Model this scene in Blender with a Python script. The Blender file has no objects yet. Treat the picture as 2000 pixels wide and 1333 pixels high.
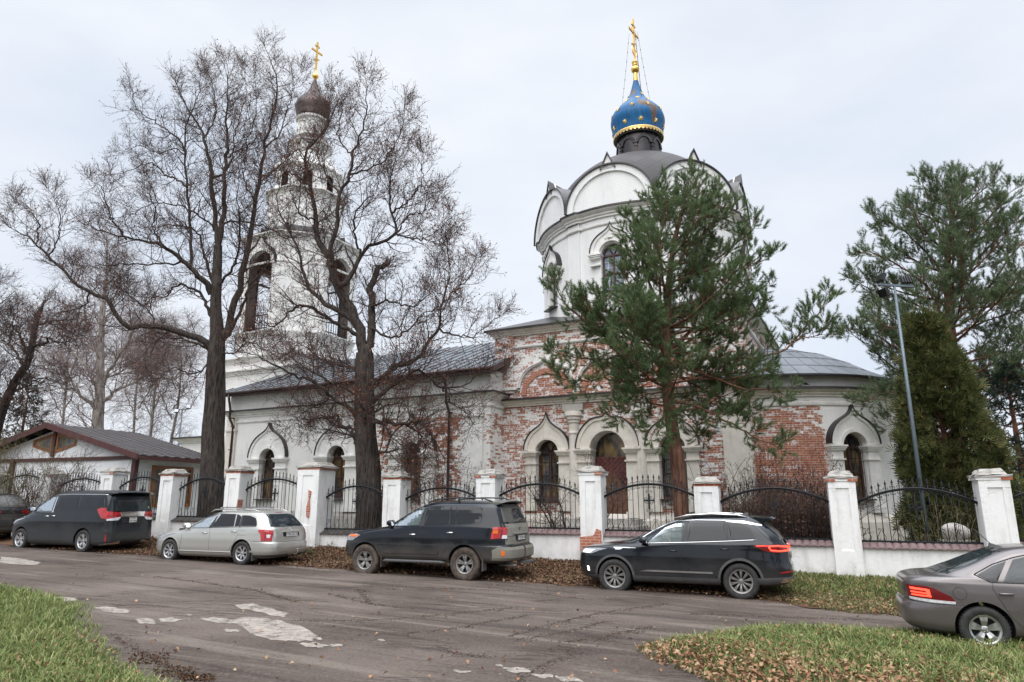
import bpy, bmesh, math, random
import numpy as np
from mathutils import Vector, Matrix, Euler
R = math.radians
rng = np.random.default_rng(7)
random.seed(7)
scene = bpy.context.scene
COL = scene.collection

# ------------------------------------------------------------------ camera
EYE = 1.94
FPX = 1333.0
TILT = math.atan((975 - 666.5) / FPX)
cam_d = bpy.data.cameras.new('camera')
cam_d.sensor_width = 36.0
cam_d.lens = 36.0 * FPX / 2000.0
cam_d.clip_start = 0.1
cam_d.clip_end = 3000
cam = bpy.data.objects.new('camera', cam_d)
cam.location = (0, 0, EYE)
cam.rotation_euler = (R(90) + TILT, 0, 0)
COL.objects.link(cam)
scene.camera = cam

# ------------------------------------------------------------------ sky, sun, exposure
SUN_EL, SUN_AZ = 48.0, 200.0       # azimuth clockwise from +Y: behind the camera, a little left
world = bpy.data.worlds.new('World')
scene.world = world
world.use_nodes = True
wn, wl = world.node_tree.nodes, world.node_tree.links
wn.clear()
w_out = wn.new('ShaderNodeOutputWorld')
w_bg = wn.new('ShaderNodeBackground'); w_bg.inputs['Strength'].default_value = 0.10
w_sky = wn.new('ShaderNodeTexSky'); w_sky.sky_type = 'NISHITA'; w_sky.sun_disc = False
w_sky.sun_elevation = R(SUN_EL); w_sky.sun_rotation = R(SUN_AZ)
w_tc = wn.new('ShaderNodeTexCoord')
w_sep = wn.new('ShaderNodeSeparateXYZ')
wl.new(w_tc.outputs['Generated'], w_sep.inputs[0])
# overcast: brightness rises towards the zenith, soft cloud banks
w_ramp = wn.new('ShaderNodeValToRGB')
w_ramp.color_ramp.interpolation = 'EASE'
e = w_ramp.color_ramp.elements
e[0].position = 0.0; e[0].color = (6.5, 6.75, 7.15, 1)
e[1].position = 1.0; e[1].color = (31, 31.3, 32, 1)
e2 = w_ramp.color_ramp.elements.new(0.62); e2.color = (6.6, 6.85, 7.25, 1)
wl.new(w_sep.outputs['Z'], w_ramp.inputs[0])
w_map = wn.new('ShaderNodeMapping'); w_map.inputs['Scale'].default_value = (1.3, 1.3, 3.2)
w_map.inputs['Location'].default_value = (2.1, .7, 0)
wl.new(w_tc.outputs['Generated'], w_map.inputs[0])
w_noi = wn.new('ShaderNodeTexNoise'); w_noi.inputs['Scale'].default_value = 1.6
w_noi.inputs['Detail'].default_value = 5; w_noi.inputs['Roughness'].default_value = .5
wl.new(w_map.outputs[0], w_noi.inputs[0])
w_cr = wn.new('ShaderNodeValToRGB')
w_cr.color_ramp.elements[0].position = .35; w_cr.color_ramp.elements[0].color = (.82, .865, .935, 1)
w_cr.color_ramp.elements[1].position = .68; w_cr.color_ramp.elements[1].color = (1.07, 1.06, 1.045, 1)
wl.new(w_noi.outputs[0], w_cr.inputs[0])
w_mul = wn.new('ShaderNodeMixRGB'); w_mul.blend_type = 'MULTIPLY'; w_mul.inputs[0].default_value = 1
wl.new(w_ramp.outputs[0], w_mul.inputs[1]); wl.new(w_cr.outputs[0], w_mul.inputs[2])
w_mix = wn.new('ShaderNodeMixRGB'); w_mix.inputs[0].default_value = 0.93   # clouds over the clear sky
wl.new(w_sky.outputs[0], w_mix.inputs[1]); wl.new(w_mul.outputs[0], w_mix.inputs[2])
wl.new(w_mix.outputs[0], w_bg.inputs['Color'])
wl.new(w_bg.outputs[0], w_out.inputs[0])

sun_d = bpy.data.lights.new('sun', 'SUN')
sun_d.energy = 1.5; sun_d.angle = R(60); sun_d.color = (1, .965, .92)
sun = bpy.data.objects.new('sun', sun_d)
_d = Vector((math.sin(R(SUN_AZ)) * math.cos(R(SUN_EL)), math.cos(R(SUN_AZ)) * math.cos(R(SUN_EL)), math.sin(R(SUN_EL))))
sun.rotation_euler = _d.to_track_quat('Z', 'Y').to_euler()
sun.location = (-20, -30, 60)
COL.objects.link(sun)
scene.view_settings.view_transform = 'Standard'
scene.view_settings.look = 'None'
scene.view_settings.exposure = 0.50
scene.view_settings.gamma = 1.0
scene.view_settings.use_curve_mapping = False
scene.cycles.max_bounces = 6
scene.cycles.transparent_max_bounces = 12

# ------------------------------------------------------------------ geometry of the place
CT, ST = math.cos(TILT), math.sin(TILT)
def ray(u, v):
    x = (u - 1000) / FPX; z = (666.5 - v) / FPX
    return np.array([x, CT - z * ST, ST + z * CT])
def at(u, v, Y):
    d = ray(u, v); return d * (Y / d[1]) + np.array([0, 0, EYE])
GS = 0.022                       # the street falls gently to the right
def gz(x):  return -GS * x
def on_ground(u, v, h=0.0):
    d = ray(u, v)                # EYE + k dz = -GS k dx + h
    k = (h - EYE) / (d[2] + GS * d[0]); p = d * k
    return np.array([p[0], p[1], EYE + p[2]])
# fence line and street direction
FTH = R(21.72)
FD = np.array([math.cos(FTH), -math.sin(FTH)])        # along the fence, to the right
FN = np.array([-math.sin(FTH), -math.cos(FTH)])       # towards the street
F0 = np.array([-18.5, 28.2])
def fence_pt(s, t=0.0):  return F0 + FD * s + FN * t
def st_of(x, y):
    d = np.array([x, y]) - F0; return d @ FD, d @ FN
def fence_s_at(u, v=930):
    d = ray(u, v); k = d[0] / d[1]      # X = kY on the line
    # F0x + s c = k (F0y - s sn)
    return (k * F0[1] - F0[0]) / (math.cos(FTH) + k * math.sin(FTH))
def smooth(a, b, x):
    t = np.clip((x - a) / (b - a), 0, 1); return t * t * (3 - 2 * t)
def edge_t(s): return 3.15 + 1.3 * smooth(26.6, 28.6, s)   # where verge meets road
def ground_z(x, y):
    s = (x - F0[0]) * FD[0] + (y - F0[1]) * FD[1]
    t = (x - F0[0]) * FN[0] + (y - F0[1]) * FN[1]
    x = np.asarray(x, float); y = np.asarray(y, float)
    e = edge_t(s)
    h = 0.27 * (1 - smooth(0.0, 2.6, t))
    h = np.where(t < 0, 0.27 + 0.07 * smooth(0, -3, t), h)
    xg = np.clip(x, -60, 60)
    return -GS * xg * np.where(t < 0, smooth(-25, 0, t) * 1.0, 1.0) + h

# ------------------------------------------------------------------ mesh helpers
def tag(o, label=None, cat=None, group=None, kind=None):
    if label: o['label'] = label
    if cat: o['category'] = cat
    if group: o['group'] = group
    if kind: o['kind'] = kind
    return o
def empty(name, loc=(0, 0, 0), rotz=0.0, label=None, cat=None, group=None, kind=None):
    o = bpy.data.objects.new(name, None); COL.objects.link(o)
    o.empty_display_size = .2
    o.location = loc; o.rotation_euler = (0, 0, rotz)
    return tag(o, label, cat, group, kind)
def copy_tree(o, parent=None):
    c = o.copy(); COL.objects.link(c); c.parent = parent
    for ch in [k for k in bpy.data.objects if k.parent == o]:
        copy_tree(ch, c)
    return c

class MB:
    """collects geometry; build() links it as ONE mesh object"""
    def __init__(s):
        s.v = []; s.f = []; s.m = []; s.sm = []
    def add(s, vs, fs, mi=0, smooth=False, M=None):
        b = len(s.v)
        if M is not None: vs = [tuple(M @ Vector(p)) for p in vs]
        else: vs = [tuple(float(c) for c in p) for p in vs]
        s.v += vs
        s.f += [tuple(b + i for i in f) for f in fs]
        s.m += [mi] * len(fs); s.sm += [smooth] * len(fs)
        return s
    def box(s, c, d, rz=0.0, mi=0, M=None, taper=1.0):
        hx, hy, hz = d[0] / 2, d[1] / 2, d[2] / 2
        T = Matrix.Translation(c) @ Matrix.Rotation(rz, 4, 'Z')
        if M is not None: T = M @ T
        vs = []
        for z, k in ((-hz, 1.0), (hz, taper)):
            for x, y in ((-hx, -hy), (hx, -hy), (hx, hy), (-hx, hy)): vs.append((x * k, y * k, z))
        return s.add(vs, [(3, 2, 1, 0), (4, 5, 6, 7), (0, 1, 5, 4), (1, 2, 6, 5), (2, 3, 7, 6), (3, 0, 4, 7)], mi, False, T)
    def tube(s, pts, rad, n=8, mi=0, M=None, cap=True, smooth=True, closed=False):
        pts = [Vector(p) for p in pts]
        if not hasattr(rad, '__len__'): rad = [rad] * len(pts)
        vs = []; fs = []; K = len(pts)
        prev = None
        for i, p in enumerate(pts):
            if closed: t = (pts[(i + 1) % K] - pts[i - 1])
            else: t = (pts[min(i + 1, K - 1)] - pts[max(i - 1, 0)])
            t = t.normalized() if t.length > 1e-9 else Vector((0, 0, 1))
            if prev is None:
                a = Vector((0, 0, 1)) if abs(t.z) < .9 else Vector((1, 0, 0))
                x = t.cross(a).normalized()
            else:
                x = (prev - t * prev.dot(t)); x = x.normalized() if x.length > 1e-6 else t.orthogonal().normalized()
            prev = x; y = t.cross(x)
            for k in range(n):
                a = 2 * math.pi * k / n
                vs.append(p + (x * math.cos(a) + y * math.sin(a)) * rad[i])
        for i in range(K if closed else K - 1):
            j = (i + 1) % K
            for k in range(n):
                k2 = (k + 1) % n
                fs.append((i * n + k, i * n + k2, j * n + k2, j * n + k))
        if cap and not closed:
            fs.append(tuple(range(n - 1, -1, -1))); fs.append(tuple((K - 1) * n + k for k in range(n)))
        return s.add(vs, fs, mi, smooth, M)
    def lathe(s, prof, n=32, mi=0, M=None, c=(0, 0, 0), smooth=True, a0=0.0, a1=2 * math.pi, cap=False):
        full = abs(a1 - a0 - 2 * math.pi) < 1e-6
        vs = []; fs = []; N = n if full else n + 1; K = len(prof)
        for r, z in prof:
            for k in range(N):
                a = a0 + (a1 - a0) * k / n
                vs.append((c[0] + r * math.sin(a), c[1] - r * math.cos(a), c[2] + z))
        for i in range(K - 1):
            for k in range(n):
                k2 = (k + 1) % N if full else k + 1
                fs.append((i * N + k, i * N + k2, (i + 1) * N + k2, (i + 1) * N + k))
        if cap and full:
            fs.append(tuple(range(N - 1, -1, -1))); fs.append(tuple((K - 1) * N + k for k in range(N)))
        return s.add(vs, fs, mi, smooth, M)
    def prism(s, poly, y0, y1, mi=0, M=None, smooth=False):
        """polygon in local x,z extruded along y"""
        n = len(poly)
        vs = [(p[0], y0, p[1]) for p in poly] + [(p[0], y1, p[1]) for p in poly]
        fs = [tuple(range(n)), tuple(range(2 * n - 1, n - 1, -1))]
        fs += [(i, i + n, (i + 1) % n + n, (i + 1) % n) for i in range(n)]
        return s.add(vs, fs, mi, smooth, M)
    def strip(s, A, B, y0, y1, mi=0, M=None, smooth=False):
        """solid band between curve A and curve B (both lists of x,z), from y0 (front) to y1"""
        n = len(A)
        vs = [(p[0], y0, p[1]) for p in A] + [(p[0], y0, p[1]) for p in B] + \
             [(p[0], y1, p[1]) for p in A] + [(p[0], y1, p[1]) for p in B]
        fs = []
        for i in range(n - 1):
            fs.append((i, i + 1, n + i + 1, n + i))
            fs.append((2 * n + i, 3 * n + i, 3 * n + i + 1, 2 * n + i + 1))
            fs.append((i, 2 * n + i, 2 * n + i + 1, i + 1))
            fs.append((n + i, n + i + 1, 3 * n + i + 1, 3 * n + i))
        fs.append((0, n, 3 * n, 2 * n)); fs.append((n - 1, 3 * n - 1, 4 * n - 1, 2 * n - 1))
        return s.add(vs, fs, mi, smooth, M)
    def sweep(s, path, prof, closed=False, mi=0, M=None):
        """profile (out, z) swept along an xy path; out is to the RIGHT of travel, mitred"""
        P = [Vector((p[0], p[1])) for p in path]; n = len(P); K = len(prof)
        vs = []; fs = []
        for i in range(n):
            def nrm(a, b):
                d = (b - a).normalized(); return Vector((d.y, -d.x))
            if closed or 0 < i < n - 1:
                n1 = nrm(P[i - 1], P[i]); n2 = nrm(P[i], P[(i + 1) % n])
                m = (n1 + n2); m = m / max(m.length_squared, 1e-6) * 2
            elif i == 0: m = nrm(P[0], P[1])
            else: m = nrm(P[n - 2], P[n - 1])
            for o, z in prof:
                vs.append((P[i].x + m.x * o, P[i].y + m.y * o, z))
        for i in range(n if closed else n - 1):
            j = (i + 1) % n
            for k in range(K):
                k2 = (k + 1) % K
                fs.append((i * K + k, j * K + k, j * K + k2, i * K + k2))
        if not closed:
            fs.append(tuple(range(K))); fs.append(tuple((n - 1) * K + k for k in range(K - 1, -1, -1)))
        return s.add(vs, fs, mi, False, M)
    def mesh(s, name, mats):
        me = bpy.data.meshes.new(name)
        me.from_pydata(s.v, [], s.f)
        for m in (mats if isinstance(mats, (list, tuple)) else [mats]): me.materials.append(m)
        me.polygons.foreach_set('material_index', s.m)
        me.polygons.foreach_set('use_smooth', s.sm)
        me.update()
        return me
    def build(s, name, mats, parent=None, recalc=True, sharp=None):
        me = s.mesh(name, mats)
        if recalc:
            bm = bmesh.new(); bm.from_mesh(me); bmesh.ops.recalc_face_normals(bm, faces=bm.faces); bm.to_mesh(me); bm.free()
        if sharp is not None: me.set_sharp_from_angle(angle=R(sharp))
        return link(name, me, parent)
def link(name, me, parent=None):
    o = bpy.data.objects.new(name, me); COL.objects.link(o)
    if parent is not None: o.parent = parent
    return o
def np_mesh(name, V, F, mats, parent=None, mi=None, smooth=False, link_it=True):
    """V (n,3), F (m,k) with constant k"""
    me = bpy.data.meshes.new(name)
    V = np.asarray(V, np.float32); F = np.asarray(F, np.int32); m, k = F.shape
    me.vertices.add(len(V)); me.vertices.foreach_set('co', V.ravel())
    me.loops.add(m * k); me.loops.foreach_set('vertex_index', F.ravel())
    me.polygons.add(m)
    me.polygons.foreach_set('loop_start', np.arange(0, m * k, k, dtype=np.int32))
    me.polygons.foreach_set('loop_total', np.full(m, k, np.int32))
    if smooth: me.polygons.foreach_set('use_smooth', np.ones(m, bool))
    for q in (mats if isinstance(mats, (list, tuple)) else [mats]): me.materials.append(q)
    if mi is not None: me.polygons.foreach_set('material_index', np.asarray(mi, np.int32))
    me.update(calc_edges=True)
    return link(name, me, parent) if link_it else me

def boolean(obj, cutters, op='DIFFERENCE'):
    """apply boolean(s) and remove the cutters; both are in the parent's own coordinates"""
    par = obj.parent; obj.parent = None
    for c in cutters:
        md = obj.modifiers.new('b', 'BOOLEAN'); md.operation = op; md.solver = 'EXACT'; md.object = c
    dg = bpy.context.evaluated_depsgraph_get(); dg.update()
    me = bpy.data.meshes.new_from_object(obj.evaluated_get(dg), preserve_all_data_layers=True, depsgraph=dg)
    obj.modifiers.clear(); obj.data = me; obj.parent = par
    for c in cutters: bpy.data.objects.remove(c, do_unlink=True)
    return obj
# ------------------------------------------------------------------ materials
def new_mat(name):
    m = bpy.data.materials.new(name); m.use_nodes = True
    nt = m.node_tree; nt.nodes.clear()
    out = nt.nodes.new('ShaderNodeOutputMaterial'); b = nt.nodes.new('ShaderNodeBsdfPrincipled')
    nt.links.new(b.outputs[0], out.inputs[0])
    return m, nt, b
class N:
    """tiny node-building helper"""
    def __init__(s, nt): s.nt = nt
    def n(s, t, ins=None, **kw):
        o = s.nt.nodes.new('ShaderNode' + t)
        for k, v in kw.items(): setattr(o, k, v)
        for k, v in (ins or {}).items():
            if isinstance(v, bpy.types.NodeSocket): s.nt.links.new(v, o.inputs[k])
            else: o.inputs[k].default_value = v
        return o
    def math(s, op, a, b=0.0, c=0.0, clamp=False):
        return s.n('Math', {0: a, 1: b, 2: c}, operation=op, use_clamp=clamp).outputs[0]
    def noise(s, vec, scale, detail=4, rough=.55, dist=0.0):
        return s.n('TexNoise', {'Vector': vec, 'Scale': scale, 'Detail': detail, 'Roughness': rough, 'Distortion': dist}).outputs[0]
    def ramp(s, f, stops, interp='LINEAR'):
        r = s.n('ValToRGB', {0: f}); r.color_ramp.interpolation = interp
        el = r.color_ramp.elements
        while len(el) < len(stops): el.new(.5)
        for i, (p, c) in enumerate(stops):
            el[i].position = p
            el[i].color = (c, c, c, 1) if not hasattr(c, '__len__') else (*c, 1)
        return r.outputs[0]
    def step(s, f, a, b):
        return s.n('MapRange', {0: f, 1: a, 2: b, 3: 0.0, 4: 1.0}, interpolation_type='SMOOTHSTEP').outputs[0]
    def mix(s, f, a, b, mode='MIX'):
        def c(v): return (*v, 1) if (hasattr(v, '__len__') and len(v) == 3) else v
        return s.n('MixRGB', {0: f, 1: c(a), 2: c(b)}, blend_type=mode).outputs[0]
    def obj(s): return s.n('TexCoord').outputs['Object']
    def bump(s, h, strength=.3, dist=.02):
        return s.n('Bump', {'Strength': strength, 'Distance': dist, 'Height': h}).outputs[0]
def simple(name, col, rough=.6, metal=0.0, var=.12, scale=6.0, bump=0.0, bscale=40, spec=None, coat=0.0):
    m, nt, b = new_mat(name); q = N(nt); o = q.obj()
    f = q.noise(o, scale, 5, .6)
    lo = tuple(c * (1 - var * 1.6) for c in col); hi = tuple(min(1, c * (1 + var)) for c in col)
    nt.links.new(q.ramp(f, [(.3, lo), (.7, hi)]), b.inputs['Base Color'])
    b.inputs['Roughness'].default_value = rough; b.inputs['Metallic'].default_value = metal
    if spec is not None: b.inputs['Specular IOR Level'].default_value = spec
    if coat: b.inputs['Coat Weight'].default_value = coat; b.inputs['Coat Roughness'].default_value = .05
    if bump: nt.links.new(q.bump(q.noise(o, bscale, 4), bump, .01), b.inputs['Normal'])
    return m
def emit(name, col, strength, base=None):
    m, nt, b = new_mat(name)
    b.inputs['Base Color'].default_value = (*(base or col), 1)
    b.inputs['Emission Color'].default_value = (*col, 1); b.inputs['Emission Strength'].default_value = strength
    b.inputs['Roughness'].default_value = .2
    return m

def wall_mat(name, mode, white=(.83, .82, .805)):
    """whitewashed brick; the wash has come off in patches. mode: where"""
    m, nt, b = new_mat(name); q = N(nt); o = q.obj()
    sp = q.n('SeparateXYZ', {0: o}); X, Y, Z = sp.outputs
    if mode == 'apse':
        xx = q.math('SUBTRACT', X, 5.65)
        ang = q.math('ARCTAN2', xx, q.math('MULTIPLY', Y, -1.0)); U = q.math('MULTIPLY', ang, 5.3)
    elif mode == 'drum':
        ang = q.math('ARCTAN2', X, q.math('MULTIPLY', Y, -1.0)); U = q.math('MULTIPLY', ang, 5.1)
    else:
        U = q.math('ADD', X, Y)
    vec = q.n('CombineXYZ', {0: U, 1: Z, 2: 0.0}).outputs[0]
    br = q.n('TexBrick', {'Vector': vec, 'Scale': 1.0, 'Mortar Size': .011, 'Mortar Smooth': .3, 'Bias': 0.0,
                          'Brick Width': .27, 'Row Height': .088, 'Color1': (.34, .105, .06, 1), 'Color2': (.47, .195, .115, 1),
                          'Mortar': (.45, .40, .35, 1)}, offset=.5)
    bfac = br.outputs['Fac']; bcol = br.outputs['Color']
    # per-brick random value
    ru = q.math('FLOOR', q.math('DIVIDE', Z, .088))
    cu = q.math('FLOOR', q.math('DIVIDE', q.math('ADD', U, q.math('MULTIPLY', q.math('MODULO', ru, 2.0), .135)), .27))
    wn_ = q.n('TexWhiteNoise', {'Vector': q.n('CombineXYZ', {0: cu, 1: ru, 2: 0.0}).outputs[0]}, noise_dimensions='3D').outputs[0]
    bcol = q.mix(q.math('MULTIPLY', wn_, .55), bcol, (.20, .07, .05))
    big = q.noise(vec, .45, 3, .55, .6)
    mid = q.noise(vec, 2.2, 5, .65, .3)
    fin = q.noise(vec, 11.0, 4, .7)
    if mode == 'cube':
        # exposed brick with thin remains of wash, white in broad patches
        cover = q.math('ADD', q.math('MULTIPLY', big, .55), q.math('MULTIPLY', mid, .75))
        cover = q.math('ADD', cover, q.math('MULTIPLY', q.math('SUBTRACT', wn_, .5), .34))
        cover = q.math('ADD', cover, q.math('MULTIPLY', q.math('SUBTRACT', fin, .5), .95))
        # wash stays thicker at about 2.5 to 4.5 m and near the top
        zb = q.ramp(q.math('DIVIDE', Z, 10.0), [(.0, .04), (.2, .0), (.34, .05), (.46, .12), (.56, .0), (.62, -.0), (.68, -.0), (.76, .10), (.92, .04)])
        cover = q.math('SUBTRACT', q.math('ADD', cover, zb), .045)
        cover = q.math('ADD', cover, q.math('MULTIPLY', bfac, .10))
        washf = q.step(cover, .56, .82)
    elif mode == 'refectory':
        xb = q.ramp(q.math('DIVIDE', q.math('ADD', X, 22.0), 18.0), [(0, .62), (.44, .62), (.50, .30), (.62, .02), (.70, .12), (.78, .02), (.84, .02), (.875, .4), (.90, .34), (.94, .05), (1, .02)])
        zb = q.step(Z, 5.3, 5.7)
        cover = q.math('ADD', q.math('ADD', q.math('MULTIPLY', big, .5), q.math('MULTIPLY', mid, .6)), xb)
        cover = q.math('ADD', cover, q.math('MULTIPLY', q.math('SUBTRACT', wn_, .5), .30))
        cover = q.math('ADD', cover, q.math('MULTIPLY', q.math('SUBTRACT', fin, .5), .35))
        cover = q.math('ADD', cover, zb)
        washf = q.step(cover, .52, .66)
    elif mode == 'apse':
        ab = q.ramp(q.math('DIVIDE', U, 8.3), [(0, .0), (.30, .0), (.36, .75), (1, .9)])
        zb = q.ramp(q.math('DIVIDE', Z, 7.0), [(0, .25), (.16, .12), (.3, -.03), (.52, -.03), (.58, .10), (.72, .14), (.78, .5)])
        cover = q.math('ADD', q.math('ADD', q.math('MULTIPLY', big, .5), q.math('MULTIPLY', mid, .6)), q.math('ADD', ab, zb))
        cover = q.math('ADD', cover, q.math('MULTIPLY', q.math('SUBTRACT', wn_, .5), .3))
        cover = q.math('ADD', cover, q.math('MULTIPLY', q.math('SUBTRACT', fin, .5), .75))
        cover = q.math('ADD', cover, q.math('MULTIPLY', bfac, .08))
        washf = q.step(cover, .62, .86)
    else:   # white walls, a few chips
        cover = q.math('ADD', q.math('MULTIPLY', mid, .6), q.math('MULTIPLY', fin, .4))
        washf = q.step(cover, .31, .33)
    dirt = q.noise(q.n('Mapping', {0: vec, 3: (1.0, .25, 1.0)}).outputs[0], 1.4, 6, .65)
    wcol = q.ramp(dirt, [(.28, tuple(c * .84 for c in white)), (.44, tuple(c * .96 for c in white)), (.58, white)])
    # hairline courses show through the wash
    wcol = q.mix(q.math('MULTIPLY', bfac, .16), wcol, (.45, .44, .42))
    stain = q.step(Z, 1.6, .1)
    stn = q.math('MULTIPLY', stain, q.step(q.noise(vec, 3.0, 4), .45, .65))
    if mode != 'drum':
        wcol = q.mix(q.math('MULTIPLY', stn, .45), wcol, (.50, .44, .36))
    col = q.mix(washf, bcol, wcol)
    nt.links.new(col, b.inputs['Base Color'])
    b.inputs['Roughness'].default_value = .9; b.inputs['Specular IOR Level'].default_value = .2
    h = q.math('ADD', q.math('MULTIPLY', washf, .6), q.math('MULTIPLY', bfac, -.5))
    h = q.math('ADD', h, q.math('MULTIPLY', fin, .5))
    nt.links.new(q.bump(h, .55, .012), b.inputs['Normal'])
    return m
M = {}
M['cube'] = wall_mat('worn_brick_wall', 'cube')
M['refectory'] = wall_mat('refectory_wall', 'refectory')
M['apse'] = wall_mat('apse_wall', 'apse')
M['drum'] = wall_mat('drum_wall', 'drum', (.86, .86, .855))
M['white'] = wall_mat('white_wall', 'white')
def stone_mat(name, col, dark=.55):
    m, nt, b = new_mat(name); q = N(nt); o = q.obj()
    f = q.noise(o, 2.5, 6, .65); g = q.noise(q.n('Mapping', {0: o, 3: (5.0, 5.0, .8)}).outputs[0], 1.0, 5, .6)
    c = q.ramp(f, [(.3, tuple(k * .82 for k in col)), (.6, col)])
    c = q.mix(q.math('MULTIPLY', q.step(g, .52, .72), dark), c, tuple(k * .42 for k in col))
    nt.links.new(c, b.inputs['Base Color']); b.inputs['Roughness'].default_value = .88
    nt.links.new(q.bump(q.noise(o, 30, 5), .35, .008), b.inputs['Normal'])
    return m
M['stone'] = stone_mat('limestone_trim', (.76, .71, .64), .32)
M['stone_white'] = stone_mat('white_trim', (.84, .825, .80), .15)
M['stone_grey'] = stone_mat('weathered_stone', (.42, .40, .37), .7)
M['roof_dark'] = simple('dark_metal_roof', (.055, .050, .052), .38, .6, .25, 1.2)
M['roof_grey'] = simple('grey_metal_roof', (.17, .185, .205), .45, .5, .2, .8)
M['patina'] = simple('patinated_cap', (.085, .085, .08), .5, .4, .3, 3)
def dome_mat():
    m, nt, b = new_mat('diamond_sheet_dome'); q = N(nt); o = q.obj()
    X, Y, Z = q.n('SeparateXYZ', {0: o}).outputs
    a = q.math('MULTIPLY', q.math('ARCTAN2', X, Y), 24 / (2 * math.pi))
    r = q.math('SQRT', q.math('ADD', q.math('MULTIPLY', X, X), q.math('MULTIPLY', Y, Y)))
    el = q.math('MULTIPLY', q.math('ARCTAN2', q.math('SUBTRACT', Z, 14.6), r), 5.0)
    p = q.math('ABSOLUTE', q.math('SUBTRACT', q.math('FRACT', q.math('ADD', a, el)), .5))
    w = q.math('ABSOLUTE', q.math('SUBTRACT', q.math('FRACT', q.math('SUBTRACT', a, el)), .5))
    ln = q.math('MAXIMUM', q.step(p, .455, .475), q.step(w, .455, .475))
    cell = q.n('TexWhiteNoise', {'Vector': q.n('CombineXYZ', {0: q.math('FLOOR', q.math('ADD', q.math('ADD', a, el), .0)), 1: q.math('FLOOR', q.math('SUBTRACT', a, el)), 2: 0.0}).outputs[0]}).outputs[0]
    c = q.mix(cell, (.030, .026, .028), (.050, .044, .046))
    c = q.mix(q.math('MULTIPLY', ln, .75), c, (.03, .028, .03))
    nt.links.new(c, b.inputs['Base Color']); b.inputs['Roughness'].default_value = .55; b.inputs['Specular IOR Level'].default_value = .35
    nt.links.new(q.bump(ln, .5, .02), b.inputs['Normal'])
    return m
M['dome'] = dome_mat()
def onion_blue():
    m, nt, b = new_mat('blue_painted_onion'); q = N(nt); o = q.obj()
    mp = q.n('Mapping', {0: o, 3: (1.0, 1.0, .45)}).outputs[0]
    f = q.noise(mp, 1.15, 2, .4, .2)
    pe = q.step(f, .655, .665)
    c = q.ramp(q.noise(q.n('Mapping', {0: o, 3: (4., 4., .4)}).outputs[0], 2.0, 5), [(.3, (.002, .070, .20)), (.7, (.004, .135, .33))])
    c = q.mix(pe, c, q.ramp(q.noise(o, 9, 3), [(.35, (.09, .055, .045)), (.65, (.17, .12, .10))]))
    nt.links.new(c, b.inputs['Base Color']); b.inputs['Roughness'].default_value = .5; b.inputs['Specular IOR Level'].default_value = .3
    return m
M['blue'] = onion_blue()
M['onion_dark'] = simple('dark_copper_onion', (.09, .065, .06), .45, .5, .35, 2.5)
M['gold'] = simple('gold_leaf', (.85, .52, .14), .28, 1.0, .1, 5)
M['goldpaint'] = simple('pale_gold', (.78, .55, .22), .35, .8, .1, 5)
M['wood_frame'] = simple('brown_window_frame', (.085, .035, .025), .5, 0, .2, 8)
M['door_red'] = simple('dark_red_door', (.16, .055, .05), .55, .2, .3, 5, .2)
M['iron'] = simple('black_wrought_iron', (.022, .023, .027), .5, .5, .2, 20)
M['pipe'] = simple('brown_downpipe', (.075, .045, .045), .45, .3, .15, 4)
def glass_dark(name, col=(.02, .025, .03), warm=0.0):
    m, nt, b = new_mat(name); q = N(nt); o = q.obj()
    f = q.noise(q.n('Mapping', {0: o, 3: (1.6, 1.6, .7)}).outputs[0], 1.7, 3, .5)
    c = q.ramp(f, [(.42, col), (.66, (.33, .21, .07) if warm else tuple(k * 2.5 for k in col))])  # warm patches in the pane colour stand for light inside
    nt.links.new(c, b.inputs['Base Color']); b.inputs['Roughness'].default_value = .06
    b.inputs['Specular IOR Level'].default_value = .6
    nt.links.new(q.bump(q.noise(o, 3, 2), .08, .05), b.inputs['Normal'])
    return m
M['pane'] = glass_dark('church_window_glass', (.03, .03, .035), 1)
M['pane_sky'] = glass_dark('drum_window_glass', (.16, .19, .24))
M['mullion_white'] = simple('white_glazing_bar', (.6, .62, .66), .5)
M['rust'] = simple('rusty_metal', (.17, .085, .05), .8, .2, .35, 8)
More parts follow.
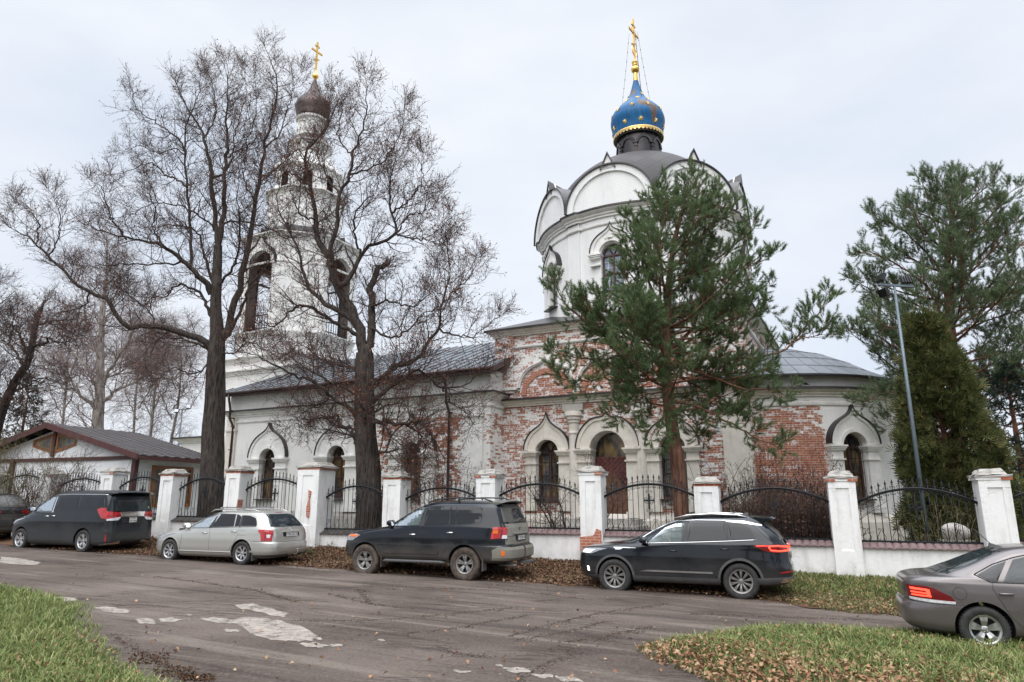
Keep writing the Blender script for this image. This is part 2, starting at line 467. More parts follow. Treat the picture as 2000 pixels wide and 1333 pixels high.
# paving / earth
def road_mat():
    m, nt, b = new_mat('muddy_road'); q = N(nt)
    g = q.n('NewGeometry').outputs['Position']
    rot = q.n('Mapping', {0: g, 2: (0, 0, FTH + .05)}).outputs[0]
    big = q.noise(g, .22, 4, .5, .4)
    streak = q.noise(q.n('Mapping', {0: rot, 3: (.18, 1.9, 1.0)}).outputs[0], 1.0, 6, .6, .8)
    streak2 = q.noise(q.n('Mapping', {0: q.n('Mapping', {0: g, 2: (0, 0, .12)}).outputs[0], 3: (.28, 2.6, 1.0)}).outputs[0], 1.0, 5, .55, 1.4)
    fine = q.noise(g, 22, 6, .75)
    grit = q.noise(g, 90, 3, .8)
    c = q.ramp(big, [(.36, (.056, .040, .032)), (.5, (.096, .072, .059)), (.64, (.146, .114, .096))])
    c = q.mix(q.math('MULTIPLY', q.step(streak, .54, .66), .70), c, (.19, .157, .132))
    c = q.mix(q.math('MULTIPLY', q.step(streak, .46, .34), .75), c, (.034, .024, .019))
    # sharp rut lines
    rut = q.math('ABSOLUTE', q.math('SUBTRACT', streak2, .5))
    rutm = q.math('MULTIPLY', q.step(rut, .020, .0), q.step(q.noise(g, .5, 3), .46, .58))
    c = q.mix(q.math('MULTIPLY', rutm, .9), c, (.045, .032, .030))
    c = q.mix(q.math('MULTIPLY', q.step(fine, .52, .64), .50), c, (.19, .16, .137))
    c = q.mix(q.math('MULTIPLY', q.step(fine, .47, .36), .65), c, (.036, .027, .022))
    c = q.mix(q.math('MULTIPLY', q.step(grit, .64, .70), .5), c, (.22, .195, .17))
    nt.links.new(c, b.inputs['Base Color'])
    wet = q.noise(g, .5, 4, .6, .5)
    r = q.ramp(wet, [(.38, .62), (.52, .82), (.7, .95)])
    nt.links.new(r, b.inputs['Roughness']); b.inputs['Specular IOR Level'].default_value = .35
    h = q.math('ADD', q.math('MULTIPLY', streak, .9), q.math('MULTIPLY', fine, .35))
    h = q.math('ADD', h, q.math('MULTIPLY', grit, .12))
    h = q.math('SUBTRACT', h, q.math('MULTIPLY', rutm, .35))
    nt.links.new(q.bump(h, 1.0, .05), b.inputs['Normal'])
    return m
M['road'] = road_mat()
def earth_mat(name, cols, s=3.0):
    m, nt, b = new_mat(name); q = N(nt); g = q.n('NewGeometry').outputs['Position']
    f = q.noise(g, s, 6, .7, .3); k = q.noise(g, s * 9, 4, .7)
    n = len(cols)
    c = q.ramp(q.math('ADD', q.math('MULTIPLY', f, .65), q.math('MULTIPLY', k, .35)), [(.32 + .36 * i / (n - 1), cols[i]) for i in range(n)])
    nt.links.new(c, b.inputs['Base Color']); b.inputs['Roughness'].default_value = .95
    b.inputs['Specular IOR Level'].default_value = .1
    nt.links.new(q.bump(q.math('ADD', f, k), .8, .04), b.inputs['Normal'])
    return m
M['verge'] = earth_mat('leafy_verge_soil', [(.045, .028, .018), (.10, .058, .036), (.15, .085, .05), (.10, .105, .05)])
M['turf'] = earth_mat('turf_soil', [(.045, .05, .02), (.085, .10, .035), (.12, .14, .05)])
M['yard'] = earth_mat('churchyard_ground', [(.05, .045, .025), (.085, .09, .04), (.13, .12, .07)])
M['pale'] = simple('pale_dry_silt', (.30, .265, .23), .9, 0, .28, 9, .4, 60)
nt = M['pale'].node_tree; q = N(nt); g_ = q.n('NewGeometry').outputs['Position']
nt.links.new(q.math('ADD', q.step(q.noise(g_, 26, 6, .8), .405, .44), q.step(q.noise(g_, 3, 3, .6), .56, .50), clamp=True) if 0 else q.step(q.math('ADD', q.math('MULTIPLY', q.noise(g_, 26, 6, .8), .6), q.math('MULTIPLY', q.noise(g_, 4, 4, .6), .4)), .415, .455), [x for x in nt.nodes if x.type == 'BSDF_PRINCIPLED'][0].inputs['Alpha'])
def leafy(name, cols, rough=.6, trans=.25, tex='pos', scale=1.2):
    """foliage: tint differs from clump to clump"""
    m, nt, b = new_mat(name); q = N(nt); g = q.n('NewGeometry')
    f = q.noise(g.outputs['Position'], scale, 3, .6)
    r = g.outputs['Random Per Island']
    k = q.math('ADD', q.math('MULTIPLY', f, .5), q.math('MULTIPLY', r, .5))
    n = len(cols)
    c = q.ramp(k, [(.2 + .6 * i / (n - 1), cols[i]) for i in range(n)])
    nt.links.new(c, b.inputs['Base Color']); b.inputs['Roughness'].default_value = rough
    b.inputs['Specular IOR Level'].default_value = .25
    if trans:
        out = [x for x in nt.nodes if x.type == 'OUTPUT_MATERIAL'][0]
        t = q.n('BsdfTranslucent', {'Color': c}); mx = q.n('MixShader', {0: trans, 1: b.outputs[0], 2: t.outputs[0]})
        nt.links.new(mx.outputs[0], out.inputs[0])
    return m
M['grass'] = leafy('grass_blade', [(.075, .10, .030), (.14, .19, .055), (.21, .25, .085), (.40, .36, .17)], .6, .3, scale=1.5)
M['grass_dull'] = leafy('verge_grass', [(.06, .075, .025), (.12, .14, .05), (.27, .23, .12)], .7, .25, scale=1.5)
M['leaf'] = leafy('fallen_leaf', [(.12, .055, .032), (.25, .125, .07), (.37, .22, .125), (.45, .33, .22)], .75, .1)
M['leaf_dark'] = leafy('matted_leaf', [(.055, .03, .02), (.11, .058, .038), (.19, .11, .07), (.26, .17, .11)], .8, .08)
M['leaf_rust'] = leafy('clinging_rust_leaf', [(.12, .04, .022), (.24, .075, .035), (.36, .13, .055)], .7, .2)
M['needle'] = leafy('pine_needle', [(.066, .098, .046), (.115, .168, .072), (.20, .275, .125)], .5, .25, scale=1.0)
M['needle2'] = leafy('paler_pine_needle', [(.070, .10, .054), (.125, .175, .090), (.22, .28, .15)], .5, .25, scale=1.0)  # slightly paler, greyer green for the right-hand pine
M['spruce'] = leafy('spruce_needle', [(.012, .026, .022), (.025, .048, .038), (.045, .075, .055)], .5, .15, scale=1.0)
M['thuja'] = leafy('thuja_spray', [(.030, .046, .018), (.070, .092, .032), (.135, .145, .052), (.16, .12, .05)], .6, .2, scale=2.0)
M['shrubleaf'] = leafy('dry_brown_leaf', [(.06, .03, .018), (.13, .065, .035), (.22, .13, .06)], .7, .2)
M['weed'] = leafy('weed_leaf', [(.04, .075, .03), (.08, .13, .05), (.14, .19, .085)], .6, .25)
def bark_mat(name, lo, hi, sz=1.0):
    m, nt, b = new_mat(name); q = N(nt); g = q.n('NewGeometry').outputs['Position']
    f = q.noise(q.n('Mapping', {0: g, 3: (9.0 * sz, 9.0 * sz, 1.3 * sz)}).outputs[0], 1.6, 6, .7, .4)
    k = q.noise(g, 1.6, 3, .6)
    c = q.ramp(f, [(.34, lo), (.64, hi)])
    c = q.mix(q.math('MULTIPLY', q.step(k, .55, .72), .35), c, tuple(x * 1.6 for x in hi))
    nt.links.new(c, b.inputs['Base Color']); b.inputs['Roughness'].default_value = .95
    b.inputs['Specular IOR Level'].default_value = .15
    nt.links.new(q.bump(f, 1.0, .06), b.inputs['Normal'])
    return m
M['bark'] = bark_mat('linden_bark', (.020, .016, .014), (.105, .088, .078))
M['twig'] = simple('dark_twig', (.072, .044, .038), .85, 0, .3, 2)
M['twig_birch'] = simple('birch_twig', (.19, .135, .125), .85, 0, .3, 2)
M['twig_yellow'] = simple('mossy_twig', (.13, .11, .05), .85, 0, .3, 2)
M['bark_birch'] = bark_mat('birch_bark', (.14, .115, .10), (.42, .38, .35), .6)
M['bark_pine'] = bark_mat('pine_bark', (.075, .040, .030), (.24, .125, .085), .7)
M['pale_plaster'] = None
def pillar_mat():
    m, nt, b = new_mat('cracked_white_pillar'); q = N(nt); g = q.n('NewGeometry').outputs['Position']; o = q.obj()
    v = q.n('TexVoronoi', {'Vector': q.n('Mapping', {0: g, 3: (1., 1., 1.25)}).outputs[0], 'Scale': 4.2, 'Randomness': .9}, feature='DISTANCE_TO_EDGE').outputs[0]
    crack = q.math('MULTIPLY', q.step(v, .020, .004), q.step(q.noise(g, 2.2, 3), .50, .62))
    f = q.noise(q.n('Mapping', {0: g, 3: (3., 3., .8)}).outputs[0], 1.2, 6, .65)
    c = q.ramp(f, [(.28, (.60, .60, .58)), (.5, (.80, .80, .79)), (.7, (.84, .84, .835))])
    c = q.mix(q.math('MULTIPLY', crack, .38), c, (.36, .34, .31))
    Zl = q.n('SeparateXYZ', {0: o}).outputs[2]
    low = q.math('MULTIPLY', q.step(Zl, .45, 0.0), q.step(q.noise(g, 4, 4), .38, .6))
    c = q.mix(q.math('MULTIPLY', low, .55), c, (.36, .33, .28))
    nt.links.new(c, b.inputs['Base Color']); b.inputs['Roughness'].default_value = .85
    nt.links.new(q.bump(q.math('SUBTRACT', q.noise(g, 9, 5), crack), .4, .02), b.inputs['Normal'])
    return m
M['pillar'] = pillar_mat()
def redbrick():
    m, nt, b = new_mat('bare_red_brick'); q = N(nt); o = q.obj()
    X, Y, Z = q.n('SeparateXYZ', {0: o}).outputs
    vec = q.n('CombineXYZ', {0: q.math('ADD', X, Y), 1: Z, 2: 0.0}).outputs[0]
    br = q.n('TexBrick', {'Vector': vec, 'Scale': 1.0, 'Mortar Size': .01, 'Brick Width': .25, 'Row Height': .078,
                          'Color1': (.40, .10, .05, 1), 'Color2': (.52, .16, .08, 1), 'Mortar': (.55, .46, .40, 1)})
    nt.links.new(q.mix(q.math('MULTIPLY', q.noise(o, 7, 4), .5), br.outputs[0], (.2, .07, .04)), b.inputs['Base Color'])
    b.inputs['Roughness'].default_value = .9
    nt.links.new(q.bump(br.outputs['Fac'], -.5, .01), b.inputs['Normal'])
    return m
M['redbrick'] = redbrick()
M['coping'] = simple('brown_coping_tile', (.165, .105, .105), .6, 0, .25, 5)
M['coping_dark'] = simple('blackened_coping', (.05, .045, .042), .85, 0, .4, 7)
M['kiosk_roof'] = simple('maroon_roof_tile', (.082, .070, .071), .45, .1, .15, 2)
M['kiosk_wood'] = simple('maroon_timber', (.085, .028, .027), .5, 0, .2, 5)
M['kiosk_frame'] = simple('orange_brown_window_frame', (.30, .11, .035), .45, 0, .15, 6)
M['kiosk_wall'] = simple('white_boarding', (.82, .83, .85), .6, 0, .06, 3)
M['galv'] = simple('galvanised_steel', (.16, .20, .23), .5, .5, .12, 3)
M['black'] = simple('black_plastic', (.015, .015, .017), .5, 0, .1, 5)
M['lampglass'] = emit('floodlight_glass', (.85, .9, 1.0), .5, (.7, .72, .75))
M['boulder'] = stone_mat('granite_boulder', (.46, .43, .41), .35)
M['paper'] = simple('crumpled_paper', (.75, .76, .78), .7, 0, .08, 9)
M['crow'] = simple('black_feathers', (.012, .012, .015), .45)
M['hill'] = simple('far_woodland', (.09, .085, .09), .95, 0, .3, .15)
# ------------------------------------------------------------------ ground
def grid_region(name, s0, s1, t0f, t1f, ns, nt, zoff, mat, hfun=None, kind='structure'):
    """sheet in fence coordinates: s along the street, t towards the camera"""
    S = np.linspace(s0, s1, ns); V = np.zeros((ns, nt, 3))
    for i, s in enumerate(S):
        a, b = t0f(s), t1f(s)
        T = np.linspace(a, b, nt)
        P = F0[None] + FD[None] * s + FN[None] * T[:, None]
        V[i, :, 0] = P[:, 0]; V[i, :, 1] = P[:, 1]
        V[i, :, 2] = ground_z(P[:, 0], P[:, 1]) + zoff + (hfun(P[:, 0], P[:, 1]) if hfun else 0)
    idx = np.arange(ns * nt).reshape(ns, nt)
    F = np.stack([idx[:-1, :-1], idx[:-1, 1:], idx[1:, 1:], idx[1:, :-1]], -1).reshape(-1, 4)
    o = np_mesh(name, V.reshape(-1, 3), F, mat, smooth=True)
    return tag(o, kind=kind)
# one big sheet to the horizon (fields beyond), the near part follows the terrain
xs = np.concatenate([[-900, -500, -250, -120, -70], np.arange(-50, 41, 1.0), [60, 110, 240, 500, 900]])
ys = np.concatenate([[-300, -100, -40], np.arange(-20, 61, 1.0), [80, 120, 200, 400, 800, 1400]])
XX, YY = np.meshgrid(xs, ys, indexing='ij')
ZZ = ground_z(XX, YY)
ST_T = (XX - F0[0]) * FN[0] + (YY - F0[1]) * FN[1]
ZZ = ZZ - np.where(ST_T > edge_t(0) - 3.5, .12, 0.0)
idx = np.arange(XX.size).reshape(XX.shape)
FF = np.stack([idx[:-1, :-1], idx[1:, :-1], idx[1:, 1:], idx[:-1, 1:]], -1).reshape(-1, 4)
tag(np_mesh('ground', np.stack([XX, YY, ZZ], -1).reshape(-1, 3), FF, M['yard'], smooth=True), kind='structure')
tag(np_mesh('hills', *(lambda a: (a[0], a[1]))((lambda n: (
    np.array([[x, y, z] for k in range(n) for (x, y, z) in ((-1200 + 2400 * k / (n - 1), 1100 - .0002 * (-1200 + 2400 * k / (n - 1)) ** 2, -30), (-1200 + 2400 * k / (n - 1), 1120 - .0002 * (-1200 + 2400 * k / (n - 1)) ** 2, 6 + 9 * math.sin(k * 1.7) * math.sin(k * .31) + 5 * math.sin(k * .13)), (-1200 + 2400 * k / (n - 1), 1300, -30))]),
    np.array([[3 * k + a, 3 * k + a + 1, 3 * k + a + 4, 3 * k + a + 3] for k in range(n - 1) for a in (0, 1)])))(120)), M['hill'], smooth=True), kind='structure')

grid_region('road', -30, 60, lambda s: edge_t(s) - .45, lambda s: 24.0, 240, 70, .004, M['road'],
            lambda x, y: 0.0)
def verge_bump(x, y): return .010 * np.sin(x * 3.1 + y * 1.7) * np.sin(x * 1.3 - y * 2.9)
grid_region('verge', -30, 60, lambda s: -0.25, lambda s: edge_t(s) + .25 * math.sin(s * 1.9) * math.sin(s * .7 + 1) + .12 * math.sin(s * 7.3), 700, 26, .014, M['verge'], verge_bump)

# pale silt patches lying on the road
def patch_blob(pts, name='silt_patch', n=5):
    """outline given as picture points, dropped on to the road; irregular edge"""
    P = [on_ground(u, v) for u, v in pts]
    out = []
    K = len(P)
    for i in range(K):
        a, b = P[i], P[(i + 1) % K]
        L = np.linalg.norm(b - a)
        m = max(2, int(L / .035))
        nd = np.array([-(b - a)[1], (b - a)[0]]) / max(L, 1e-6)
        for k in range(m):
            q = a + (b - a) * k / m
            j = .022 * math.sin((q[0] * 37 + q[1] * 23)) + .018 * math.sin(q[0] * 71 - q[1] * 53) + random.uniform(-.009, .009)
            q = q.copy(); q[0] += nd[0] * j; q[1] += nd[1] * j
            out.append(q)
    return out
blobs = [
    [(388, 1209), (420, 1207), (455, 1212), (480, 1206), (512, 1208), (548, 1214), (580, 1223), (605, 1231), (618, 1243), (612, 1252), (585, 1254), (545, 1253), (515, 1248), (490, 1238), (478, 1228), (455, 1219), (415, 1217)],
    [(457, 1183), (492, 1180), (530, 1190), (562, 1199), (556, 1207), (528, 1203), (500, 1195), (470, 1190)],
    [(262, 1212), (285, 1208), (308, 1216), (300, 1221), (272, 1219)],
    [(310, 1211), (335, 1207), (356, 1212), (338, 1217), (318, 1216)],
    [(585, 1258), (618, 1256), (642, 1262), (632, 1267), (600, 1265)],
    [(645, 1259), (664, 1260), (668, 1264), (650, 1265)],
    [(616, 1247), (628, 1246), (630, 1251), (618, 1252)],
    [(103, 1167), (138, 1168), (154, 1173), (128, 1176)],
    [(183, 1188), (210, 1186), (258, 1194), (245, 1199), (205, 1197)],
    [(360, 1201), (374, 1201), (370, 1204)],
    [(0, 1088), (35, 1091), (82, 1100), (66, 1105), (25, 1103), (0, 1100)],
    [(440, 1230), (465, 1231), (466, 1236), (445, 1236)],
    [(985, 1305), (1035, 1307), (1038, 1313), (1010, 1317), (990, 1314)],
    [(1038, 1318), (1075, 1319), (1080, 1325), (1050, 1327)],
    [(1085, 1322), (1130, 1326), (1140, 1333), (1100, 1333)],
    [(738, 1250), (752, 1250), (750, 1254), (740, 1254)],
    [(885, 1310), (918, 1312), (915, 1316), (890, 1315)],
    [(968, 1300), (980, 1299), (982, 1303), (970, 1304)],
]
for bl in blobs:
    o = patch_blob(bl)
    bm = bmesh.new()
    vs = [bm.verts.new((p[0], p[1], gz(p[0]) + .009)) for p in o]
    f = bm.faces.new(vs); bmesh.ops.triangulate(bm, faces=[f])
    for fc in bm.faces:
        if fc.normal.z < 0: fc.normal_flip()
    me = bpy.data.meshes.new('silt_patch'); bm.to_mesh(me); bm.free(); me.materials.append(M['pale'])
    tag(link('road_patch', me), kind='structure')
# ------------------------------------------------------------------ church
CH = np.array([6.8, 34.1, EYE - 1.6])
church = empty('church', tuple(CH), -R(27), 'white and worn red brick church with blue starry onion dome and bell tower', 'church')
HB = 5.65                        # half width of the main cube
YF, YR = -HB, -6.89              # front planes of the cube and of the refectory
def wall_T(x, y, ang):           # local frame at a wall point; local -y faces outwards; ang: outward direction from -y, towards +x
    return Matrix.Translation((x, y, 0)) @ Matrix.Rotation(ang, 4, 'Z')
def arch_pts(w, zs, n=14, base=None):
    """closed outline: rectangle with a round head; w width, zs spring height"""
    r = w / 2
    pts = [(-r, base), (r, base)] if base is not None else []
    pts += [(r * math.cos(a), zs + r * math.sin(a)) for a in np.linspace(0, math.pi, n)]
    return pts
def ogee(w, zs, zp, n=24, sq=1.0):
    """keel arch: round flanks then a concave sweep up to the point"""
    r = w / 2; th = R(58); out = []
    cx, cz = r * math.cos(th), zs + r * sq * math.sin(th)
    for i in range(n):
        a = th * i / (n - 1); out.append((r * math.cos(a), zs + r * sq * math.sin(a)))
    # concave part: bezier from (cx,cz) with tangent to the peak
    t = Vector((-math.sin(th), math.cos(th) * sq)).normalized()
    p0 = Vector((cx, cz)); p3 = Vector((0, zp)); d = (p3 - p0).length
    p1 = p0 + t * d * .42; p2 = p3 + Vector((.18, -1)).normalized() * d * .42
    for i in range(1, n):
        s = i / (n - 1)
        p = p0 * (1 - s) ** 3 + p1 * 3 * s * (1 - s) ** 2 + p2 * 3 * s * s * (1 - s) + p3 * s ** 3
        out.append((p.x, p.y))
    return out + [(-x, z) for x, z in out[-2::-1]]
def semi(r, zs, n, sq=1.0):
    return [(r * math.cos(math.pi * i / (n - 1)), zs + r * sq * math.sin(math.pi * i / (n - 1))) for i in range(n)]

def cutter_arch(T, w, zs, base, depth, front=.3):
    b = MB(); b.prism(arch_pts(w, zs, 18, base), -front, depth, 0, T)
    return b.build('cutter', [M['stone_white']])

def window_surround(parent, T, w, z0, zs, zp, W, proud=.14, back=.35, mat='stone_white', cap='roof_dark', pil=True, col_r=None, imp_h=.16):
    """white keel-arched surround with imposts; W overall width"""
    b = MB(); n = 47
    O = ogee(W, zs + .1, zp); I = semi(w / 2 + .005, zs, len(O))
    b.strip(O, I, -proud, back)
    # stepped rings
    I2 = semi(w / 2 + .02, zs, len(O)); O2 = semi(w / 2 + .16, zs, len(O)); b.strip(O2, I2, -proud - .035, 0)
    Oi = [(x * (1 - .30 / W), zs + .1 + (z - zs - .1) * (1 - .16 / (zp - zs))) for x, z in O]
    Oo = [(x * .995, zs + .1 + (z - zs - .1) * .99) for x, z in O]
    b.strip(Oo, Oi, -proud - .05, 0)
    pw = (W - w) / 2
    for sx in (-1, 1):
        xc = sx * (w / 2 + pw / 2)
        # impost mouldings
        for k, (dz, o, h) in enumerate(((0.02, .13, .07), (-.05, .09, .07), (-.12, .05, .07), (-.48, .035, .06))):
            b.box((xc, back / 2 - (proud + o) / 2, zs + dz), (pw + 2 * o * .8, back + proud + o, h))
        if pil:
            b.box((xc, (back - proud * .8) / 2, (z0 + zs - .1) / 2), (pw - .04, back + proud * .8, zs - .1 - z0))
            b.box((xc, (back - proud * .8) / 2, z0 + .12), (pw + .06, back + proud * .8 + .08, .24))
    b2 = MB(); Op = [(x * (1 + .07 / W), zs + .1 + (z - zs - .1) * (1 + .035 / (zp - zs)) + .01) for x, z in O]
    for o in (b,):
        o.v = [tuple(T @ Vector(p)) for p in o.v]
    s = b.build('window_surround', [M[mat]], parent, sharp=35)
    b2.strip(Op, [(x * 1.002, z + .003) for x, z in O], -proud - .10, back, 0, T)
    b2.build('metal_cap', [M[cap]], s)
    return s

def church_window(parent, T, w, z0, zs, depth=.30, grille=True, pane='pane', bars=2, fan=True, bottom_sill=True, name='window'):
    f = MB(); r = w / 2; n = 23; fw = .085
    O = semi(r, zs, n); I = semi(r - fw, zs, n)
    O = [(r, z0)] + O + [(-r, z0)]; I = [(r - fw, z0 + fw)] + I + [(-r + fw, z0 + fw)]
    f.strip(O, I, depth - .05, depth + .06, 0, T)
    f.box((0, depth, z0 + fw / 2), (w, .1, fw), 0, 0, T)
    f.box((0, depth, (z0 + zs) / 2), (.10, .1, zs - z0), 0, 0, T)
    f.box((0, depth - .01, zs), (w, .11, .08), 0, 0, T)
    if not fan: f.box((0, depth, z0 + (zs - z0) * .48), (w, .09, .06), 0, 0, T)
    else: f.box((0, depth, z0 + (zs - z0) * .5), (w, .09, .06), 0, 0, T)
    for a in (60, 120):
        f.tube([(0, depth, zs), ((r - .03) * math.cos(R(a)), depth, zs + (r - .03) * math.sin(R(a)))], .035, 4, 0, T)
    w_ = f.build(name, [M['wood_frame']], parent)
    p = MB(); p.prism(arch_pts(w - .02, zs, 18, z0 + .01), depth + .02, depth + .05, 0, T)
    p.build('pane', [M[pane]], w_)
    if pane == 'pane_sky':
        g = MB()
        for sx in (-1, 1):
            for k in (.33,):
                g.box((sx * w * .25, depth + .008, (z0 + zs) / 2), (.02, .02, zs - z0 - .1), 0, 0, T)
            for k in (.17, .33, .67, .83):
                g.box((sx * w * .25, depth + .006, z0 + (zs - z0) * k), (w * .42, .02, .02), 0, 0, T)
        g.build('glazing_bars', [M['mullion_white']], w_)
    if grille:
        g = MB(); d = depth - .16
        m = 6
        for i in range(m + 1):
            x = -r + .04 + (w - .08) * i / m
            zt = zs + math.sqrt(max(0, (r - .02) ** 2 - x * x))
            g.tube([(x, d, z0 + .03), (x, d, zt)], .010, 4, 0, T)
        for k in (.06, .22, .5, .78, .94):
            z = z0 + (zs - z0) * k
            g.tube([(-r + .03, d, z), (r - .03, d, z)], .010, 4, 0, T)
        for ky in (.36, .64):
            for sx in (-1, 1):
                cz = z0 + (zs - z0) * ky; cx = sx * w * .25
                g.tube([(cx + .11 * math.cos(t) * (1 - t / 9), d - .012, cz + .15 * math.sin(t)) for t in np.linspace(0, 5.6, 12)], .008, 4, 0, T)
        for a in np.linspace(20, 160, 8):
            g.tube([(0.05 * math.cos(R(a)), d, zs + .05), ((r - .02) * math.cos(R(a)), d, zs + (r - .02) * math.sin(R(a)))], .008, 4, 0, T)
        g.tube([(.32 * math.cos(t), d, zs + .30 * math.sin(t)) for t in np.linspace(0, math.pi, 12)], .009, 4, 0, T)
        g.build('grille', [M['iron']], w_)
    if bottom_sill:
        s = MB(); s.box((0, depth / 2 - .12, z0 - .03), (w + .08, depth + .3, .05), 0, 0, T)
        s.build('sill', [M['roof_dark']], w_)
    return w_

CORN = [(0, 0), (.07, .0), (.07, .06), (.14, .10), (.14, .16), (.24, .20), (.30, .24), (.30, .32), (.0, .34)]   # classical cornice, .34 high
def cornice(parent, path, z, k=1.0, closed=False, mat='stone', name='cornice', cap=True, prof=None, kz=1.0):
    b = MB(); pr = [(o * k, z + h * kz) for o, h in (prof or CORN)]
    b.sweep([(p[0], p[1]) for p in path], pr, closed)
    c = b.build(name, [M[mat]], parent, sharp=30)
    if cap:
        t = max(o for o, h in (prof or CORN)) * k; zt = max(q[1] for q in pr)
        m = MB(); m.sweep(path, [(0, zt - .01), (t + .04, zt - .02), (t + .05, zt - .07), (t + .065, zt - .07), (t + .06, zt + .012), (0, zt + .03)], closed)
        m.build('metal_flashing', [M['roof_dark']], c)
    return c
STRING = [(0, 0), (.05, .0), (.09, .05), (.09, .13), (0, .16)]

# --- main cube -----------------------------------------------------
b = MB(); b.box((0, 0, 4.55), (2 * HB, 2 * HB, 9.1))
cube = b.build('main_wall', [M['cube'], M['stone_white']], church)
WX = [-2.98, 2.55]; DX = -0.17
cut = [cutter_arch(wall_T(x, YF, 0), 1.06, 3.60, 1.6, .42) for x in WX]
cut.append(cutter_arch(wall_T(DX, YF, 0), 1.55, 3.62, .82, .7))
boolean(cube, cut)
for x in WX:
    T = wall_T(x, YF, 0)
    church_window(church, T, 1.06, 1.6, 3.60, .30)
    window_surround(church, T, 1.06, 1.1, 3.60, 5.32, 2.15, mat='stone')
T = wall_T(DX, YF, 0)
window_surround(church, T, 1.55, .85, 3.62, 5.22, 2.75, .20, .35, mat='stone')
d = MB(); d.prism([(-.75, .82), (.75, .82), (.75, 3.35), (-.75, 3.35)], .42, .50, 0, T)
for k in range(-14, 15):      # iron lattice straps
    for sg in (-1, 1):
        x0 = k * .22
        pts = []
        for z in np.linspace(.86, 3.31, 40):
            x = x0 + sg * (z - 2.1)
            if -.74 <= x <= .74: pts.append((x, .405, z))
        if len(pts) > 1: d.tube([pts[0], pts[-1]], .016, 4, 0, T)
d.box((0, .40, 2.1), (.05, .05, 2.5), 0, 0, T)
door = d.build('door', [M['door_red']], church)
d = MB(); d.box((0, .37, 1.95), (.035, .04, .62), 0, 0, T); d.box((0, .37, 2.08), (.30, .04, .035), 0, 0, T); d.box((0, .37, 1.85), (.16, .04, .03), 0, 0, T)
d.build('door_cross', [M['galv']], door)
d = MB(); d.prism([(-.62, .86), (.62, .86), (.62, 1.9), (.4, 2.3), (0, 2.75), (-.4, 2.3), (-.62, 1.9)], .375, .40, 0, T)
d.build('door_panel', [M['rust']], door)
d = MB(); d.prism(arch_pts(1.54, 3.62, 18, 3.36), .55, .6, 0, T); d.build('fanlight', [M['pane']], church)
b = MB(); b.box((DX, YF - .6, .70), (2.9, 1.3, .24)); b.box((DX, YF - .9, .45), (3.3, 1.9, .26)); b.box((DX, YF - 1.2, .18), (3.7, 2.4, .3))
b.build('doorstep', [M['stone_grey']], church)
# engaged columns each side of the portal
for x in (-1.70, 1.28):
    c = MB(); pr = [(.30, .5), (.30, .75), (.22, .8), (.235, 1.2), (.225, 4.35), (.26, 4.36), (.26, 4.44), (.225, 4.46), (.225, 4.78), (.27, 4.84), (.27, 4.92), (.33, 4.98), (.33, 5.06), (.40, 5.12), (.40, 5.32), (.0, 5.34)]
    c.lathe(pr, 20, 0, c=(x, YF - .06, 0)); c.build('column', [M['stone']], church, sharp=30)
    c = MB(); c.box((x, YF - .07, 5.50), (.95, .28, .30)); c.build('column_block', [M['stone_grey']], church)
# corner pilasters
for x, y in ((5.10, YF), ):
    c = MB(); c.box((x, y - .05, 2.6), (1.06, .16, 5.2)); c.box((x, y - .06, 5.0), (1.16, .24, .09)); c.box((x, y - .07, 5.16), (1.24, .30, .1)); c.box((x, y - .06, .5), (1.2, .34, 1.0))
    c.box((x, y - .06, 5.45), (1.06, .18, .48))
    c.build('pilaster', [M['stone']], church)
c = MB(); c.box((-4.95, YF - .04, 7.7), (.6, .1, 2.7)); c.build('pilaster', [M['cube']], church)
c = MB(); c.sweep([(-5.2, YF), (HB, YF)], [(0, 0), (.16, 0), (.16, .75), (.08, .95), (0, 1.0)]); c.build('plinth', [M['stone']], church)
# lower cornice on the cube
b1 = cornice(church, [(-5.18, YF), (HB + .0, YF)], 5.70, .95)
# blind keel arches on the attic
def blind_arch(x, W=2.85, z0=6.55, zp=8.08):
    T = wall_T(x, YF, 0); b = MB()
    O = ogee(W, z0, zp, sq=.82); I = ogee(W - .30, z0, zp - .19, sq=.82)
    b.strip(O, I, -.10, .1, 0, T)
    O2 = ogee(W - .02, z0, zp - .02, sq=.82); I2 = ogee(W - .16, z0, zp - .12, sq=.82)
    b.strip(O2, I2, -.15, .1, 0, T)
    b.build('blind_arch', [M['stone_white']], church, sharp=35)
    c = MB(); n = 31
    c.strip(semi(W / 2 - .18, z0 - .35, n, .92), semi(W / 2 - .42, z0 - .35, n, .92), -.05, .1, 0, T)
    c.build('brick_arch_ring', [M['redbrick']], church)
for x in (-3.02, -.1, 2.82): blind_arch(x)
for a, bb in ((-5.18, -4.45), (4.25, 5.65)):
    c = MB(); c.box(((a + bb) / 2, YF - .05, 6.55), (bb - a, .2, .14)); c.build('string_course', [M['stone_white']], church)
rect = [(-HB, -HB), (HB, -HB), (HB, HB), (-HB, HB)]
cornice(church, rect, 8.42, 1.0, True, 'stone_white', 'string_course', False, STRING)
cornice(church, rect, 9.02, 1.15, True, 'stone')
b = MB()
b.add([(-HB - .3, -HB - .3, 9.40), (HB + .3, -HB - .3, 9.40), (HB + .3, HB + .3, 9.40), (-HB - .3, HB + .3, 9.40),
       (-3.6, -3.6, 10.35), (3.6, -3.6, 10.35), (3.6, 3.6, 10.35), (-3.6, 3.6, 10.35)],
      [(0, 1, 5, 4), (1, 2, 6, 5), (2, 3, 7, 6), (3, 0, 4, 7), (4, 5, 6, 7), (3, 2, 1, 0)])
b.build('main_roof', [M['roof_dark']], church)

